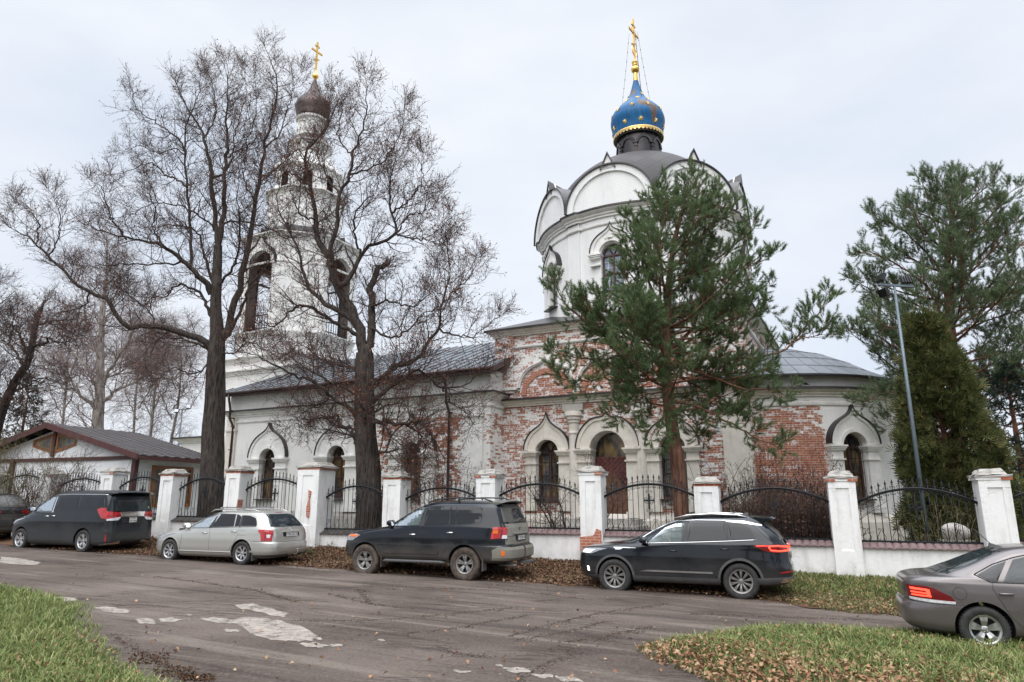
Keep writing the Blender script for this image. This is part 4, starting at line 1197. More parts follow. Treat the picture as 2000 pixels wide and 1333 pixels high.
lab_seg = ['between the far left pillar and the van nose', 'behind the front of the dark grey van', 'behind the tail of the dark grey van',
           'behind the nose of the silver estate car', 'behind the rear of the silver estate car', 'beside the second tree trunk, between silver and navy cars',
           'behind the front half of the dirty off-road car', 'between the navy car tail and the tall pillar',
           'in front of the dark red church door', 'before the dense brown bush', 'under the round apse window',
           'right of the last visible pillar']
PANEL_W = 0
for i in range(len(PU) - 1):
    s0, x0, y0, b0, t0 = fence_pil[i]; s1, x1, y1, b1, t1 = fence_pil[i + 1]
    w0 = .43 if i == 5 else .31; w1 = .43 if i + 1 == 5 else .31
    sa, sb = s0 + w0, s1 - w1; L = sb - sa; sm = (sa + sb) / 2
    xm, ym = fence_pt(sm)
    base = float(ground_z(xm, ym)) - .1
    if TILEV[i] is None: ztile = base + .95
    else:
        um = 1000 + FPX * xm / (ym * CT) ; d = ray(um, TILEV[i]); ztile = EYE + d[2] / d[1] * ym
    wall = empty('low_wall', (xm, ym, base), -FTH, 'low white tile topped wall ' + lab_seg[i], 'wall', 'low walls under the iron railings')
    b = MB(); b.box((0, 0, (ztile - base - .05) / 2), (L - .004, .34, ztile - base - .05)); b.build('masonry', [M['pillar']], wall)
    b = MB(); n = max(8, int(L / .17)); cm = 'coping_dark' if i in (2, 3, 5, 4) else 'coping'
    for k in range(n):                      # overlapping rounded tiles, sloping to the street and to the yard
        xx = -L / 2 + L * (k + .5) / n; hw = L / n / 2
        for sy in (-1, 1):
            prof = [(hw * math.cos(a) * 1.02, .045 * math.sin(a)) for a in np.linspace(0, math.pi, 7)]
            vs = [(xx + px, 0, ztile - base + pz + .02) for px, pz in prof] + [(xx + px, sy * .25, ztile - base + pz - .085) for px, pz in prof] + \
                 [(xx + px, sy * .25, ztile - base + pz - .11) for px, pz in prof]
            m = len(prof); fs = [(q, q + 1, m + q + 1, m + q) for q in range(m - 1)] + [(m + q, m + q + 1, 2 * m + q + 1, 2 * m + q) for q in range(m - 1)]
            b.add(vs, fs, 0, True)
    b.build('tile_coping', [M[cm]], wall, recalc=False)
    # railing
    Z0 = ztile + .07; dx = L / 2
    zo = xm * 0
    rail = empty('iron_railing', (xm, ym, Z0), -FTH, 'black arched iron railing ' + lab_seg[i], 'railing', 'arched iron railings of the churchyard fence')
    he, hm = (.93, 1.27)
    if i in (2, 3): he, hm = .98, 1.36
    if i in (4, 5): he, hm = 1.02, 1.38
    def arc_z(x): return he + (hm - he) * (1 - (x / dx) ** 2)
    b = MB(); b.tube([(x, 0, arc_z(x)) for x in np.linspace(-dx, dx, 17)], .022, 6); b.tube([(x, 0, arc_z(x) - .035) for x in np.linspace(-dx, dx, 17)], .012, 4); b.build('arched_rail', [M['iron']], rail)
    b = MB(); b.box((0, 0, 0), (L, .03, .035)); b.build('bottom_rail', [M['iron']], rail)
    npk = max(9, int(round(L / .155))); npk += (npk + 1) % 2
    mid = npk // 2
    for k in range(npk):
        x = -dx + L * (k + .5) / npk; z = arc_z(x)
        b = MB()
        b.tube([(x, 0, 0), (x, 0, z + .17)], .0095, 5)
        b.tube([(x, 0, z + .10), (x, 0, z + .125), (x, 0, z + .15)], [.008, .022, .008], 6)
        b.add([(x - .028, 0, z + .17), (x, -.012, z + .17), (x + .028, 0, z + .17), (x, .012, z + .17), (x, 0, z + .27), (x, 0, z + .14)],
              [(0, 1, 4), (1, 2, 4), (2, 3, 4), (3, 0, 4), (1, 0, 5), (2, 1, 5), (3, 2, 5), (0, 3, 5)])
        b.build('picket', [M['iron']], rail)
    sc = MB()                                # scrolls under and over the arch and at the foot
    def curl(cx, cz, r, a0, turns, sgn, ex=.0065):
        pts = []
        for q in range(11):
            t = q / 10; a = a0 + sgn * turns * 2 * math.pi * t; rr = r * (1 - .72 * t)
            pts.append((cx + rr * math.cos(a), 0, cz + rr * math.sin(a)))
        sc.tube(pts, ex, 4, cap=False)
    for k in range(npk):
        x = -dx + L * (k + .5) / npk; z = arc_z(x)
        for sg in (-1, 1):
            curl(x + sg * .036, z + .055, .034, R(180 if sg > 0 else 0), .85, -sg)
            curl(x + sg * .036, z - .085, .034, R(180 if sg > 0 else 0), .85, sg)
    sc.tube([(x, 0, arc_z(x) - .018) for x in np.linspace(-dx, dx, 17)], .010, 4)
    for k in range(npk):
        x = -dx + L * (k + .5) / npk; z = arc_z(x); sc.tube([(x, 0, z - .10), (x, 0, z + .07)], .0125, 5)
        if k % 2: sc.tube([(x, 0, .02), (x, 0, z - .08)], .0098, 4)
    sc.tube([(-dx, 0, .022), (dx, 0, .022)], .011, 4)
    nf = npk // 2
    for k in range(nf):
        x = -dx + L * (k + .5) / nf
        for sg in (-1, 1):
            sc.tube([(x + sg * .012, 0, .27), (x + sg * .05, 0, .19), (x + sg * .088, 0, .12), (x + sg * .085, 0, .06), (x + sg * .05, 0, .03), (x + sg * .028, 0, .055), (x + sg * .045, 0, .08)], .007, 4, cap=False)
            curl(x + sg * .042, .285, .032, R(180 if sg > 0 else 0), .85, -sg)
    sc.build('scrollwork', [M['iron']], rail)
    c = MB(); zc = arc_z(0) * .62            # cross in the middle
    c.box((0, 0, zc), (.05, .03, .42)); c.box((0, 0, zc + .03), (.30, .03, .045))
    c.build('cross', [M['iron']], rail)
    sc = MB()
    for sx in (-1, 1):
        for sz in (-1, 1):
            curl(sx * .06, zc + .03 + sz * .07, .045, R(45), 1.0, sx * sz); curl(sx * .13, zc + .03 + sz * .045, .03, R(0), 1.0, -sx * sz)
        curl(sx * .05, zc + .27, .04, R(270), 1.0, sx); curl(sx * .05, zc - .24, .04, R(90), 1.0, -sx)
    sc.build('cross_scrolls', [M['iron']], rail)

# ------------------------------------------------------------------ kiosk with the maroon tiled roof
kc = at(270, 887, 29.0); KTH = R(20)
kb = float(ground_z(kc[0], kc[1]))
kio = empty('kiosk', (kc[0], kc[1], kb), -KTH, 'white boarded house with maroon timber posts and tiled roof behind the fence', 'house')
EVZ = kc[2] - kb; KH = at(100, 829, 30.85)[2] - kb; KW = 5.4; KD = 4.2
b = MB(); b.prism([(-2 * KW + .3, 0), (-.3, 0), (-.3, EVZ - .1), (-KW, KH - .22), (-2 * KW + .3, EVZ - .1)], .3, KD + .3); b.build('wall', [M['kiosk_wall']], kio)
b = MB()
for x in (-.38, -2 * KW + .38, -KW * 1.45): b.box((x, .25, EVZ / 2 - .06), (.2, .2, EVZ - .1))
b.box((-KW, .26, EVZ - .12), (2 * KW - .5, .14, .14)); b.box((-KW, .27, (EVZ + KH) / 2 - .1), (.15, .12, KH - EVZ - .2))
b.box((-.26, KD + .1, EVZ / 2 - .06), (.2, .2, EVZ - .1)); 
b.build('timber_frame', [M['kiosk_wood']], kio)
b = MB(); sl = math.atan2(KH - EVZ, KW)
for sg in (-1, 1):
    n = 26
    for k in range(n):                     # roofing tiles in steps
        f0, f1 = k / n, (k + 1) / n
        xa, xb = (-KW + sg * KW * 1.05 * f0), (-KW + sg * KW * 1.05 * f1)
        za, zb = KH - (KH - EVZ) * 1.05 * f0, KH - (KH - EVZ) * 1.05 * f1
        m = 34; ys_ = np.linspace(-.25, KD + .45, m + 1)
        hip = lambda y: y
        vs = []
        for y in ys_:
            w = .022 * math.sin((y / .19) * 2 * math.pi)
            for xx, zz in ((xa, za + .02), (xb, zb + .045), (xb, zb)):
                vs.append((xx, y, zz + w))
        fs = []
        for q in range(m):
            for a in (0, 1): fs.append((3 * q + a, 3 * q + a + 1, 3 * q + a + 4, 3 * q + a + 3))
        b.add(vs, fs, 0, True)
rf = b.build('tiled_roof', [M['kiosk_roof']], kio)
b = MB()
for sg in (-1, 1):
    b.add([(-KW, -.27, KH + .06), (-KW + sg * KW * 1.05, -.27, EVZ + .0), (-KW + sg * KW * 1.05, -.27, EVZ - .26), (-KW, -.27, KH - .2),
           (-KW, -.21, KH + .06), (-KW + sg * KW * 1.05, -.21, EVZ + .0), (-KW + sg * KW * 1.05, -.21, EVZ - .26), (-KW, -.21, KH - .2)],
          [(0, 1, 2, 3), (7, 6, 5, 4), (0, 4, 5, 1), (3, 2, 6, 7), (1, 5, 6, 2)])
b.box((KW * .045 , KD / 2 + .1, EVZ - .16), (.06, KD + .6, .16))
b.build('barge_board', [M['kiosk_wood']], rf)
def kframe(T, poly, inner, y=-.06):
    b = MB(); P = poly + [poly[0]]; Q = inner + [inner[0]]
    b.strip(P, Q, y, .08, 0, T); w = b.build('window', [M['kiosk_frame']], kio)
    b = MB(); b.prism(inner, .0, .06, 0, T); b.build('pane', [M['pane']], w); return w
T = Matrix.Translation((-KW, .3, 0))
mz = EVZ + .05; Hh = KH - EVZ
for sg in (-1, 1):
    P = [(sg * .12, mz + .12), (sg * 1.35, mz + .42), (sg * 1.35, mz + .72), (sg * .12, mz + Hh - .42)]
    Q = [(sg * .22, mz + .26), (sg * 1.25, mz + .50), (sg * 1.25, mz + .66), (sg * .22, mz + Hh - .56)]
    kframe(T, P, Q, -.04)
T = Matrix.Translation((-.3, .0, 0)) @ Matrix.Rotation(R(90), 4, 'Z')
W0, W1, Z0, Z1 = 1.05, 3.35, .95, EVZ - .42
w = kframe(T, [(W0, Z0), (W1, Z0), (W1, Z1), (W0, Z1)], [(W0 + .14, Z0 + .14), (W1 - .14, Z0 + .14), (W1 - .14, Z1 - .14), (W0 + .14, Z1 - .14)])
b = MB(); b.box(((W0 + W1) / 2, -.01, (Z0 + Z1) / 2), (.16, .08, Z1 - Z0 - .2), 0, 0, T); b.build('mullion', [M['kiosk_frame']], w)

# ------------------------------------------------------------------ lamp posts
def flood(parent, T, tilt=25):
    b = MB(); Q = T @ Matrix.Rotation(R(tilt), 4, 'X')
    b.box((0, 0, 0), (.30, .08, .23), 0, 0, Q)
    for k in range(5): b.box((-.14 + .07 * k, .05, 0), (.012, .05, .24), 0, 0, Q)
    f = b.build('floodlight', [M['black']], parent)
    b = MB(); b.box((0, -.045, 0), (.25, .012, .18), 0, 0, Q); b.build('lens', [M['lampglass']], f)
P = at(1797, 940, 19.2); gb = float(ground_z(P[0], P[1])); H = at(1762, 560, 19.2)[2] - gb
lp = empty('lamp_post', (P[0], P[1], gb), R(10), 'grey steel post with crossbar and floodlights beside the thuja', 'lamp post')
b = MB(); b.tube([(0, 0, 0), (0, 0, H * .55), (0, 0, H)], [.065, .052, .036], 12); b.build('pole', [M['galv']], lp)
b = MB(); b.box((.05, 0, H + .03), (1.15, .07, .06)); b.build('crossbar', [M['galv']], lp)
flood(lp, Matrix.Translation((.42, 0, H + .22)) @ Matrix.Rotation(R(165), 4, 'Z')); flood(lp, Matrix.Translation((-.38, 0, H + .24)) @ Matrix.Rotation(R(80), 4, 'Z')); flood(lp, Matrix.Translation((-.36, 0, H - .2)) @ Matrix.Rotation(R(95), 4, 'Z'), -20)
P = at(350, 860, 50.0); gb = float(ground_z(P[0], P[1])); H = at(353, 800, 50.0)[2] - gb
lp = empty('lamp_post', (P[0], P[1], gb), 0, 'thin grey post with two floodlights behind the maroon roof', 'lamp post')
b = MB(); b.tube([(0, 0, 0), (0, 0, H)], [.07, .05], 8); b.build('pole', [M['galv']], lp)
b = MB(); b.box((0, 0, H), (1.0, .05, .05)); b.build('crossbar', [M['galv']], lp)
flood(lp, Matrix.Translation((-.42, 0, H - .1)) @ Matrix.Scale(1.1, 4), -20); flood(lp, Matrix.Translation((.45, 0, H + .18)) @ Matrix.Scale(1.1, 4), -20)
# boulder memorial
P = at(1865, 1045, 18.6); gb = float(ground_z(P[0], P[1]))
bo = empty('memorial_stone', (P[0], P[1], gb), R(-20), 'rounded grey boulder on a stone slab behind the railing by the thuja', 'boulder')
zt = P[2] - gb
b = MB(); b.box((0, 0, (zt - .12) / 2), (.75, .55, max(.1, zt - .12))); b.build('slab', [M['stone_grey']], bo)
bm = bmesh.new(); bmesh.ops.create_icosphere(bm, subdivisions=4, radius=.30)
for v_ in bm.verts:
    p = v_.co; k = 1 + .09 * math.sin(p.x * 9 + 1) * math.sin(p.y * 7) + .07 * math.sin(p.z * 8 + p.x * 5)
    v_.co = Vector((p.x * 1.15 * k, p.y * .8 * k, p.z * .80 * k + zt + .05))
me = bpy.data.meshes.new('stone'); bm.to_mesh(me); bm.free(); me.materials.append(M['boulder']); me.polygons.foreach_set('use_smooth', [True] * len(me.polygons)); link('stone', me, bo)
# crumpled rubbish by the brick foot
for k, (u, v) in enumerate(((1133, 1106), (1147, 1097), (1140, 1113))):
    P = on_ground(u, v, .15); bm = bmesh.new(); bmesh.ops.create_icosphere(bm, subdivisions=3, radius=.16 - .03 * k)
    rr = random.Random(k)
    for v_ in bm.verts:
        p = v_.co; v_.co = Vector((p.x * 1.2, p.y, p.z * .45)) * (1 + .25 * math.sin(p.x * 31 + k) * math.sin(p.y * 27) + rr.uniform(-.1, .1))
    me = bpy.data.meshes.new('paper'); bm.to_mesh(me); bm.free(); me.materials.append(M['paper'])
    o = link('crumpled_paper', me); o.location = (P[0], P[1], P[2] + .02)
    tag(o, ['largest white crumpled paper lying at the red brick pillar foot', 'white crumpled paper touching the red brick pillar foot', 'smallest white crumpled paper nearest the road by the brick pillar'][k], 'litter', 'crumpled paper on the verge')
# ------------------------------------------------------------------ cars
def paint(name, col, dirt=.35, metal=.35, rough=.22, dz=.75, dcol=(.17, .145, .125)):
    m, nt, b = new_mat(name); q = N(nt); o = q.obj()
    Z = q.n('SeparateXYZ', {0: o}).outputs[2]
    f = q.noise(q.n('Mapping', {0: o, 3: (1.1, 1.1, 2.2)}).outputs[0], 1.8, 5, .6, .3)
    k = q.noise(o, 28, 4, .7)
    d = q.math('ADD', q.math('MULTIPLY', q.step(Z, dz + .25, dz - .45), .95), q.math('MULTIPLY', q.math('SUBTRACT', f, .55), .9))
    d = q.math('ADD', d, q.math('MULTIPLY', q.math('SUBTRACT', k, .5), .25))
    d = q.math('MULTIPLY', d, dirt, clamp=True)
    nt.links.new(q.mix(d, col, dcol), b.inputs['Base Color'])
    nt.links.new(q.math('ADD', q.math('MULTIPLY', d, .75), rough, clamp=True), b.inputs['Roughness'])
    b.inputs['Metallic'].default_value = metal
    b.inputs['Coat Weight'].default_value = .6 * (1 - dirt * .8); b.inputs['Coat Roughness'].default_value = .06
    return m
def glass_clear(name, tint, op=.35):
    m, nt, b = new_mat(name); q = N(nt); out = [x for x in nt.nodes if x.type == 'OUTPUT_MATERIAL'][0]
    t = q.n('BsdfTransparent', {0: (*tint, 1)}); g = q.n('BsdfGlossy', {0: (.9, .95, 1, 1), 'Roughness': .02})
    dcol = q.n('BsdfDiffuse', {0: (tint[0] * .4, tint[1] * .4, tint[2] * .4, 1)})
    fr = q.n('Fresnel', {0: 1.5}).outputs[0]
    m1 = q.n('MixShader', {0: op, 1: t.outputs[0], 2: dcol.outputs[0]})
    m2 = q.n('MixShader', {0: q.math('MULTIPLY', fr, .6), 1: m1.outputs[0], 2: g.outputs[0]})
    nt.links.new(m2.outputs[0], out.inputs[0]); return m
MC = dict(
    glass=simple('tinted_car_glass', (.012, .014, .017), .04, 0, .1, 3, spec=.42), glass_l=simple('smoky_car_glass', (.025, .033, .038), .05, 0, .2, 2, spec=.5),
    dusty=simple('dusty_rear_glass', (.10, .098, .092), .35, 0, .35, 1.5), clear=glass_clear('clear_window_glass', (.58, .74, .72), .25),
    rubber=simple('tyre_rubber', (.035, .034, .033), .85, 0, .3, 12, .3, 60), muddy=simple('muddy_tyre_rubber', (.085, .065, .052), .92, 0, .4, 9, .3, 50),
    alloy=simple('silver_alloy', (.52, .52, .53), .32, .85, .1, 4), alloyd=simple('dusty_alloy', (.27, .26, .25), .5, .6, .15, 4), dark=simple('dark_wheel_well', (.008, .008, .009), .8),
    trim=simple('black_trim', (.018, .018, .02), .45), gtrim=simple('grey_plastic_trim', (.085, .085, .085), .7), chrome=simple('chrome', (.78, .79, .80), .12, 1.0, .04, 3),
    red=simple('red_lamp_lens', (.42, .012, .016), .12, 0, .25, 9, spec=.7, coat=.5), redd=simple('dark_red_lens', (.16, .008, .012), .12, 0, .2, 9, coat=.5),
    orange=simple('orange_lens', (.75, .17, .03), .15, 0, .1, 9), white=simple('clear_lamp_lens', (.66, .66, .68), .12, 0, .15, 20, coat=.5),
    headl=simple('headlamp_lens', (.30, .31, .33), .1, 0, .3, 15, coat=.5), lit=emit('lit_tail_lamp', (1.0, .06, .03), 2.2, (.6, .03, .02)), lith=emit('lit_headlamp', (1.0, .97, .85), 2.5, (.8, .8, .8)),
    seat=simple('grey_seat_fabric', (.085, .085, .09), .9), plate=simple('licence_plate', (.66, .66, .64), .45, 0, .08, 10), ink=simple('plate_ink', (.02, .02, .022), .6),
    silver=paint('silver_paint', (.50, .495, .465), .22, .65, .30, .55, (.36, .33, .28)), navy=paint('navy_paint_with_road_dust', (.004, .007, .013), .75, .3, .16, .80, (.13, .115, .10)),
    tail=paint('dust_caked_tail_paint', (.12, .118, .105), .8, .1, .6, 1.6, (.25, .24, .20)), slate=paint('slate_grey_paint', (.011, .015, .020), .5, .45, .20, .8, (.09, .09, .09)),
    ink_blue=paint('blue_black_paint', (.003, .006, .011), .42, .3, .12, .75, (.10, .095, .09)), taupe=paint('taupe_paint', (.150, .134, .134), .30, .5, .24, .55, (.17, .15, .14)),
    charcoal=paint('charcoal_paint', (.03, .032, .036), .4, .4, .25))

def pchip(xs, ys, x):
    xs = np.asarray(xs, float); ys = np.asarray(ys, float); h = np.diff(xs); dl = np.diff(ys) / h
    d = np.zeros_like(ys); d[0] = dl[0]; d[-1] = dl[-1]
    for i in range(1, len(xs) - 1):
        if dl[i - 1] * dl[i] > 0:
            w1 = 2 * h[i] + h[i - 1]; w2 = h[i] + 2 * h[i - 1]; d[i] = (w1 + w2) / (w1 / dl[i - 1] + w2 / dl[i])
    x = np.clip(x, xs[0], xs[-1]); i = np.clip(np.searchsorted(xs, x) - 1, 0, len(xs) - 2)
    t = (x - xs[i]) / h[i]
    return ys[i] * (1 + 2 * t) * (1 - t) ** 2 + h[i] * d[i] * t * (1 - t) ** 2 + ys[i + 1] * t * t * (3 - 2 * t) + h[i] * d[i + 1] * t * t * (t - 1)

class Body:
    """car shell as stacked plan outlines: z -> rear x, front x, half width"""
    def __init__(s, tab, nr=8.0, nf=4.5, L=4.7, pl=0.0):
        t = np.array(tab, float); s.z, s.xr, s.xf, s.w = t[:, 0], t[:, 1], t[:, 2], t[:, 3]
        s.nr, s.nf, s.L = nr, nf, L
    def prm(s, z):
        xr, xf, w = float(pchip(s.z, s.xr, z)), float(pchip(s.z, s.xf, z)), float(pchip(s.z, s.w, z))
        return xr, xf, w, (xr + xf) / 2, (xf - xr) / 2
    def side(s, x, z, sg=1, off=0.0):
        xr, xf, w, xc, hx = s.prm(z); n = s.nr if x < xc else s.nf
        r = min(.9999, abs(x - xc) / hx); y = w * (1 - r ** n) ** (1 / n)
        return Vector((x, sg * y, z)), Vector((0, sg, 0))
    def end(s, y, z, rear=True):
        xr, xf, w, xc, hx = s.prm(z); n = s.nr if rear else s.nf
        r = min(.9999, abs(y) / w); d = hx * (1 - r ** n) ** (1 / n)
        return Vector((xc - d if rear else xc + d, y, z)), Vector((-1 if rear else 1, 0, 0))
    def outline(s, z, phis):
        xr, xf, w, xc, hx = s.prm(z); out = []
        for p in phis:
            c, si = math.cos(p), math.sin(p); n = s.nr if c > 0 else s.nf
            out.append((xc - hx * math.copysign(abs(c) ** (2 / n), c), w * abs(si) ** (2 / n)))
        return out
    def wrap(s, p, z, sg=1, rear=True):
        """p: arc length from the corner, negative across the end, positive along the side"""
        n = s.nr if rear else s.nf
        ph = np.linspace(0.0005, math.pi / 2, 160) ** 1.0
        # denser near the ends
        u = np.linspace(0, 1, 240); ph = (u ** 3 / (u ** 3 + (1 - u) ** 3)) * math.pi / 2
        pts = np.array(s.outline(z, ph if rear else math.pi - ph))
        d = np.concatenate([[0], np.cumsum(np.hypot(*np.diff(pts, axis=0).T))])
        xr, xf, w, xc, hx = s.prm(z)
        c = np.argmax(np.abs(pts[:, 0] - xc) / hx + pts[:, 1] / w)
        q = d[c] + p
        x = float(np.interp(q, d, pts[:, 0])); y = float(np.interp(q, d, pts[:, 1]))
        x2 = float(np.interp(q + .01, d, pts[:, 0])); y2 = float(np.interp(q + .01, d, pts[:, 1]))
        nrm = Vector((-(y2 - y), (x2 - x), 0)) if rear else Vector(((y2 - y), -(x2 - x), 0))
        if nrm.length < 1e-7: nrm = Vector((0, 1, 0))
        nrm.normalize()
        return Vector((x, sg * y, z)), Vector((nrm.x, sg * nrm.y, 0))
    def mesh(s, name, mats, parent, nz=120, npx=220):
        u = np.linspace(0, 1, npx // 2 + 1)
        # sample density: uniform arc length at a typical outline
        u2 = np.linspace(0, 1, 600); phd = np.concatenate([(u2 ** 3 / (u2 ** 3 + (1 - u2) ** 3)) * math.pi / 2, math.pi / 2 + (u2[1:] ** 3 / (u2[1:] ** 3 + (1 - u2[1:]) ** 3)) * math.pi / 2])
        zm = s.z[0] + .45 * (s.z[-1] - s.z[0]); o = np.array(s.outline(zm, phd))
        dl = np.hypot(*np.diff(o, axis=0).T) + .0015; d = np.concatenate([[0], np.cumsum(dl)])
        ph = np.interp(u * d[-1], d, phd)
        # z samples: dense where the table is dense
        zz = np.interp(np.linspace(0, len(s.z) - 1, nz), np.arange(len(s.z)), s.z)
        V = []; 
        for z in zz:
            h = s.outline(z, ph)
            V += [(x, y, z) for x, y in h] + [(x, -y, z) for x, y in h[-2:0:-1]]
        n = 2 * len(ph) - 2; F = [(i * n + k, i * n + (k + 1) % n, (i + 1) * n + (k + 1) % n, (i + 1) * n + k) for i in range(nz - 1) for k in range(n)]
        F += [tuple(range(n)), tuple((nz - 1) * n + k for k in range(n - 1, -1, -1))]
        b = MB(); b.add(V, F, 0, True); return b.build(name, mats, parent)

def poly_span(poly, a):
    """lowest and highest b of the polygon at abscissa a"""
    hits = []
    for (a0, b0), (a1, b1) in zip(poly, poly[1:] + poly[:1]):
        if abs(a1 - a0) < 1e-9:
            if abs(a - a0) < 1e-6: hits += [b0, b1]
        elif min(a0, a1) - 1e-9 <= a <= max(a0, a1) + 1e-9: hits.append(b0 + (b1 - b0) * (a - a0) / (a1 - a0))
    return (min(hits), max(hits)) if hits else None
def patch(S, poly, off=.009, rows=6, step=.06, skirt=.014, b=None, mi=0):
    """sheet following the body surface S(a,b) inside a polygon, with turned-in edges"""
    As = sorted(set([p[0] for p in poly])); xs = []
    for a0, a1 in zip(As, As[1:]):
        m = max(1, int((a1 - a0) / step)); xs += [a0 + (a1 - a0) * k / m for k in range(m)]
    xs.append(As[-1]); xs[0] += 1e-4; xs[-1] -= 1e-4
    V = []; 
    for a in xs:
        lo, hi = poly_span(poly, a)
        for k in range(rows + 1):
            zb = lo + (hi - lo) * k / rows; p, n = S(a, zb)
            V.append(p + n * off)
    C = len(xs); Rw = rows + 1
    F = [(i * Rw + k, (i + 1) * Rw + k, (i + 1) * Rw + k + 1, i * Rw + k + 1) for i in range(C - 1) for k in range(rows)]
    B = [(i, 0) for i in range(C)] + [(C - 1, k) for k in range(1, Rw)] + [(i, rows) for i in range(C - 2, -1, -1)] + [(0, k) for k in range(rows - 1, 0, -1)]
    base = len(V)
    for i, k in B:
        lo, hi = poly_span(poly, xs[i]); p, n = S(xs[i], lo + (hi - lo) * k / rows); V.append(p - n * skirt)
    m = len(B)
    for q in range(m):
        i, k = B[q]; i2, k2 = B[(q + 1) % m]
        F.append((i * Rw + k, i2 * Rw + k2, base + (q + 1) % m, base + q))
    b = b or MB(); b.add(V, F, mi, False); return b
def seam(S, pts, r=.005, b=None, off=.0, mi=0, n=4):
    P = []
    for (a0, b0), (a1, b1) in zip(pts, pts[1:]):
        m = max(1, int(math.hypot(a1 - a0, b1 - b0) / .08))
        for k in range(m): P.append((a0 + (a1 - a0) * k / m, b0 + (b1 - b0) * k / m))
    P.append(pts[-1]); q = []
    for a, z in P:
        p, nn = S(a, z); q.append(p + nn * off)
    b = b or MB(); b.tube(q, r, n, mi); return b
def rring(S, cx, cz, r0, r1, a0, a1, off, b=None):
    n = 28; V = []
    for i in range(n + 1):
        a = a0 + (a1 - a0) * i / n
        for r, o in ((r0, -.03), (r0, off), (r1, off), (r1, -.01)):
            p, nn = S(cx + r * math.cos(a), cz + r * math.sin(a)); V.append(p + nn * o)
    F = [(4 * i + k, 4 * i + k + 1, 4 * (i + 1) + k + 1, 4 * (i + 1) + k) for i in range(n) for k in range(3)]
    b = b or MB(); b.add(V, F); return b

def text_mesh(txt, size, mat, parent, Mx, name='lettering'):
    cu = bpy.data.curves.new('t', 'FONT'); cu.body = txt; cu.size = size; cu.align_x = 'CENTER'; cu.align_y = 'CENTER'; cu.extrude = .001
    o = bpy.data.objects.new('t', cu); COL.objects.link(o)
    me = bpy.data.meshes.new_from_object(o.evaluated_get(bpy.context.evaluated_depsgraph_get()))
    bpy.data.objects.remove(o, do_unlink=True); bpy.data.curves.remove(cu)
    me.materials.clear(); me.materials.append(mat)
    q = link(name, me, parent); q.matrix_local = Mx; return q

def wheel_mesh(rt, wd, rr, spokes, style, tyre, rim, twist=0.0):
    """returns (tyre mesh, rim mesh, dark disc mesh); axis along y, face towards +y"""
    Q = Matrix.Rotation(R(-90), 4, 'X')     # lathe axis z -> y
    t = MB(); h = wd / 2
    t.lathe([(rr, -h * .8), (rr + .02, -h * .95), (rt - .03, -h), (rt - .008, -h * .85), (rt, -h * .5), (rt, h * .5), (rt - .008, h * .85), (rt - .03, h), (rr + .03, h * .98), (rr, h * .82)], 40, 0, Q)
    for k in range(40):
        a = 2 * math.pi * k / 40; t.box((rt * math.cos(a), 0, rt * math.sin(a)), (.012, wd * .8, .012), 0)
    r = MB(); r.lathe([(rr - .005, h * .9), (rr - .03, h * .88), (rr - .04, h * .5), (rr - .05, -h * .8)], 36, 0, Q)
    r.lathe([(.001, h * .62), (.045, h * .62), (.06, h * .5), (.062, h * .1)], 20, 0, Q)
    def blade(a, w0, w1, r0, r1, y0, y1, th=.03):
        d = Vector((math.cos(a), 0, math.sin(a))); n = Vector((-math.sin(a), 0, math.cos(a))); V = []
        for rad, w, y in ((r0, w0, y0), ((r0 + r1) / 2, (w0 + w1) / 2 * .93, (y0 + y1) / 2 + .012), (r1, w1, y1)):
            for sx, yy in ((-1, 0), (-.8, .012), (.8, .012), (1, 0), (1, -th), (-1, -th)):
                V.append(d * rad + n * (sx * w / 2) + Vector((0, y + yy, 0)))
        F = [(6 * i + k, 6 * i + (k + 1) % 6, 6 * i + 6 + (k + 1) % 6, 6 * i + 6 + k) for i in range(2) for k in range(6)]
        r.add(V, F, 0, False)
    for k in range(spokes):
        a = 2 * math.pi * k / spokes + .3 + twist
        if style == 'twin':
            for s in (-1, 1): blade(a + s * .17, .045, .060, .05, rr - .02, h * .52, h * .74)
        elif style == 'fan':
            blade(a, .020, .030, .05, rr - .02, h * .50, h * .76); blade(a + .16, .014, .02, .05, rr - .02, h * .46, h * .72)
        elif style == 'wide': blade(a, .07, .115, .05, rr - .02, h * .52, h * .74)
        else: blade(a, .05, .06, .05, rr - .02, h * .52, h * .74)
    for k in range(5):
        a = 2 * math.pi * k / 5; r.tube([(.036 * math.cos(a), h * .60, .036 * math.sin(a)), (.036 * math.cos(a), h * .66, .036 * math.sin(a))], .009, 6)
    d = MB(); d.lathe([(.001, h * .05), (rr - .045, h * .05)], 30, 0, Q)
    return t.mesh('tyre', [MC[tyre]]), r.mesh('rim', [MC[rim]]), d.mesh('brake_disc', [MC['dark']])

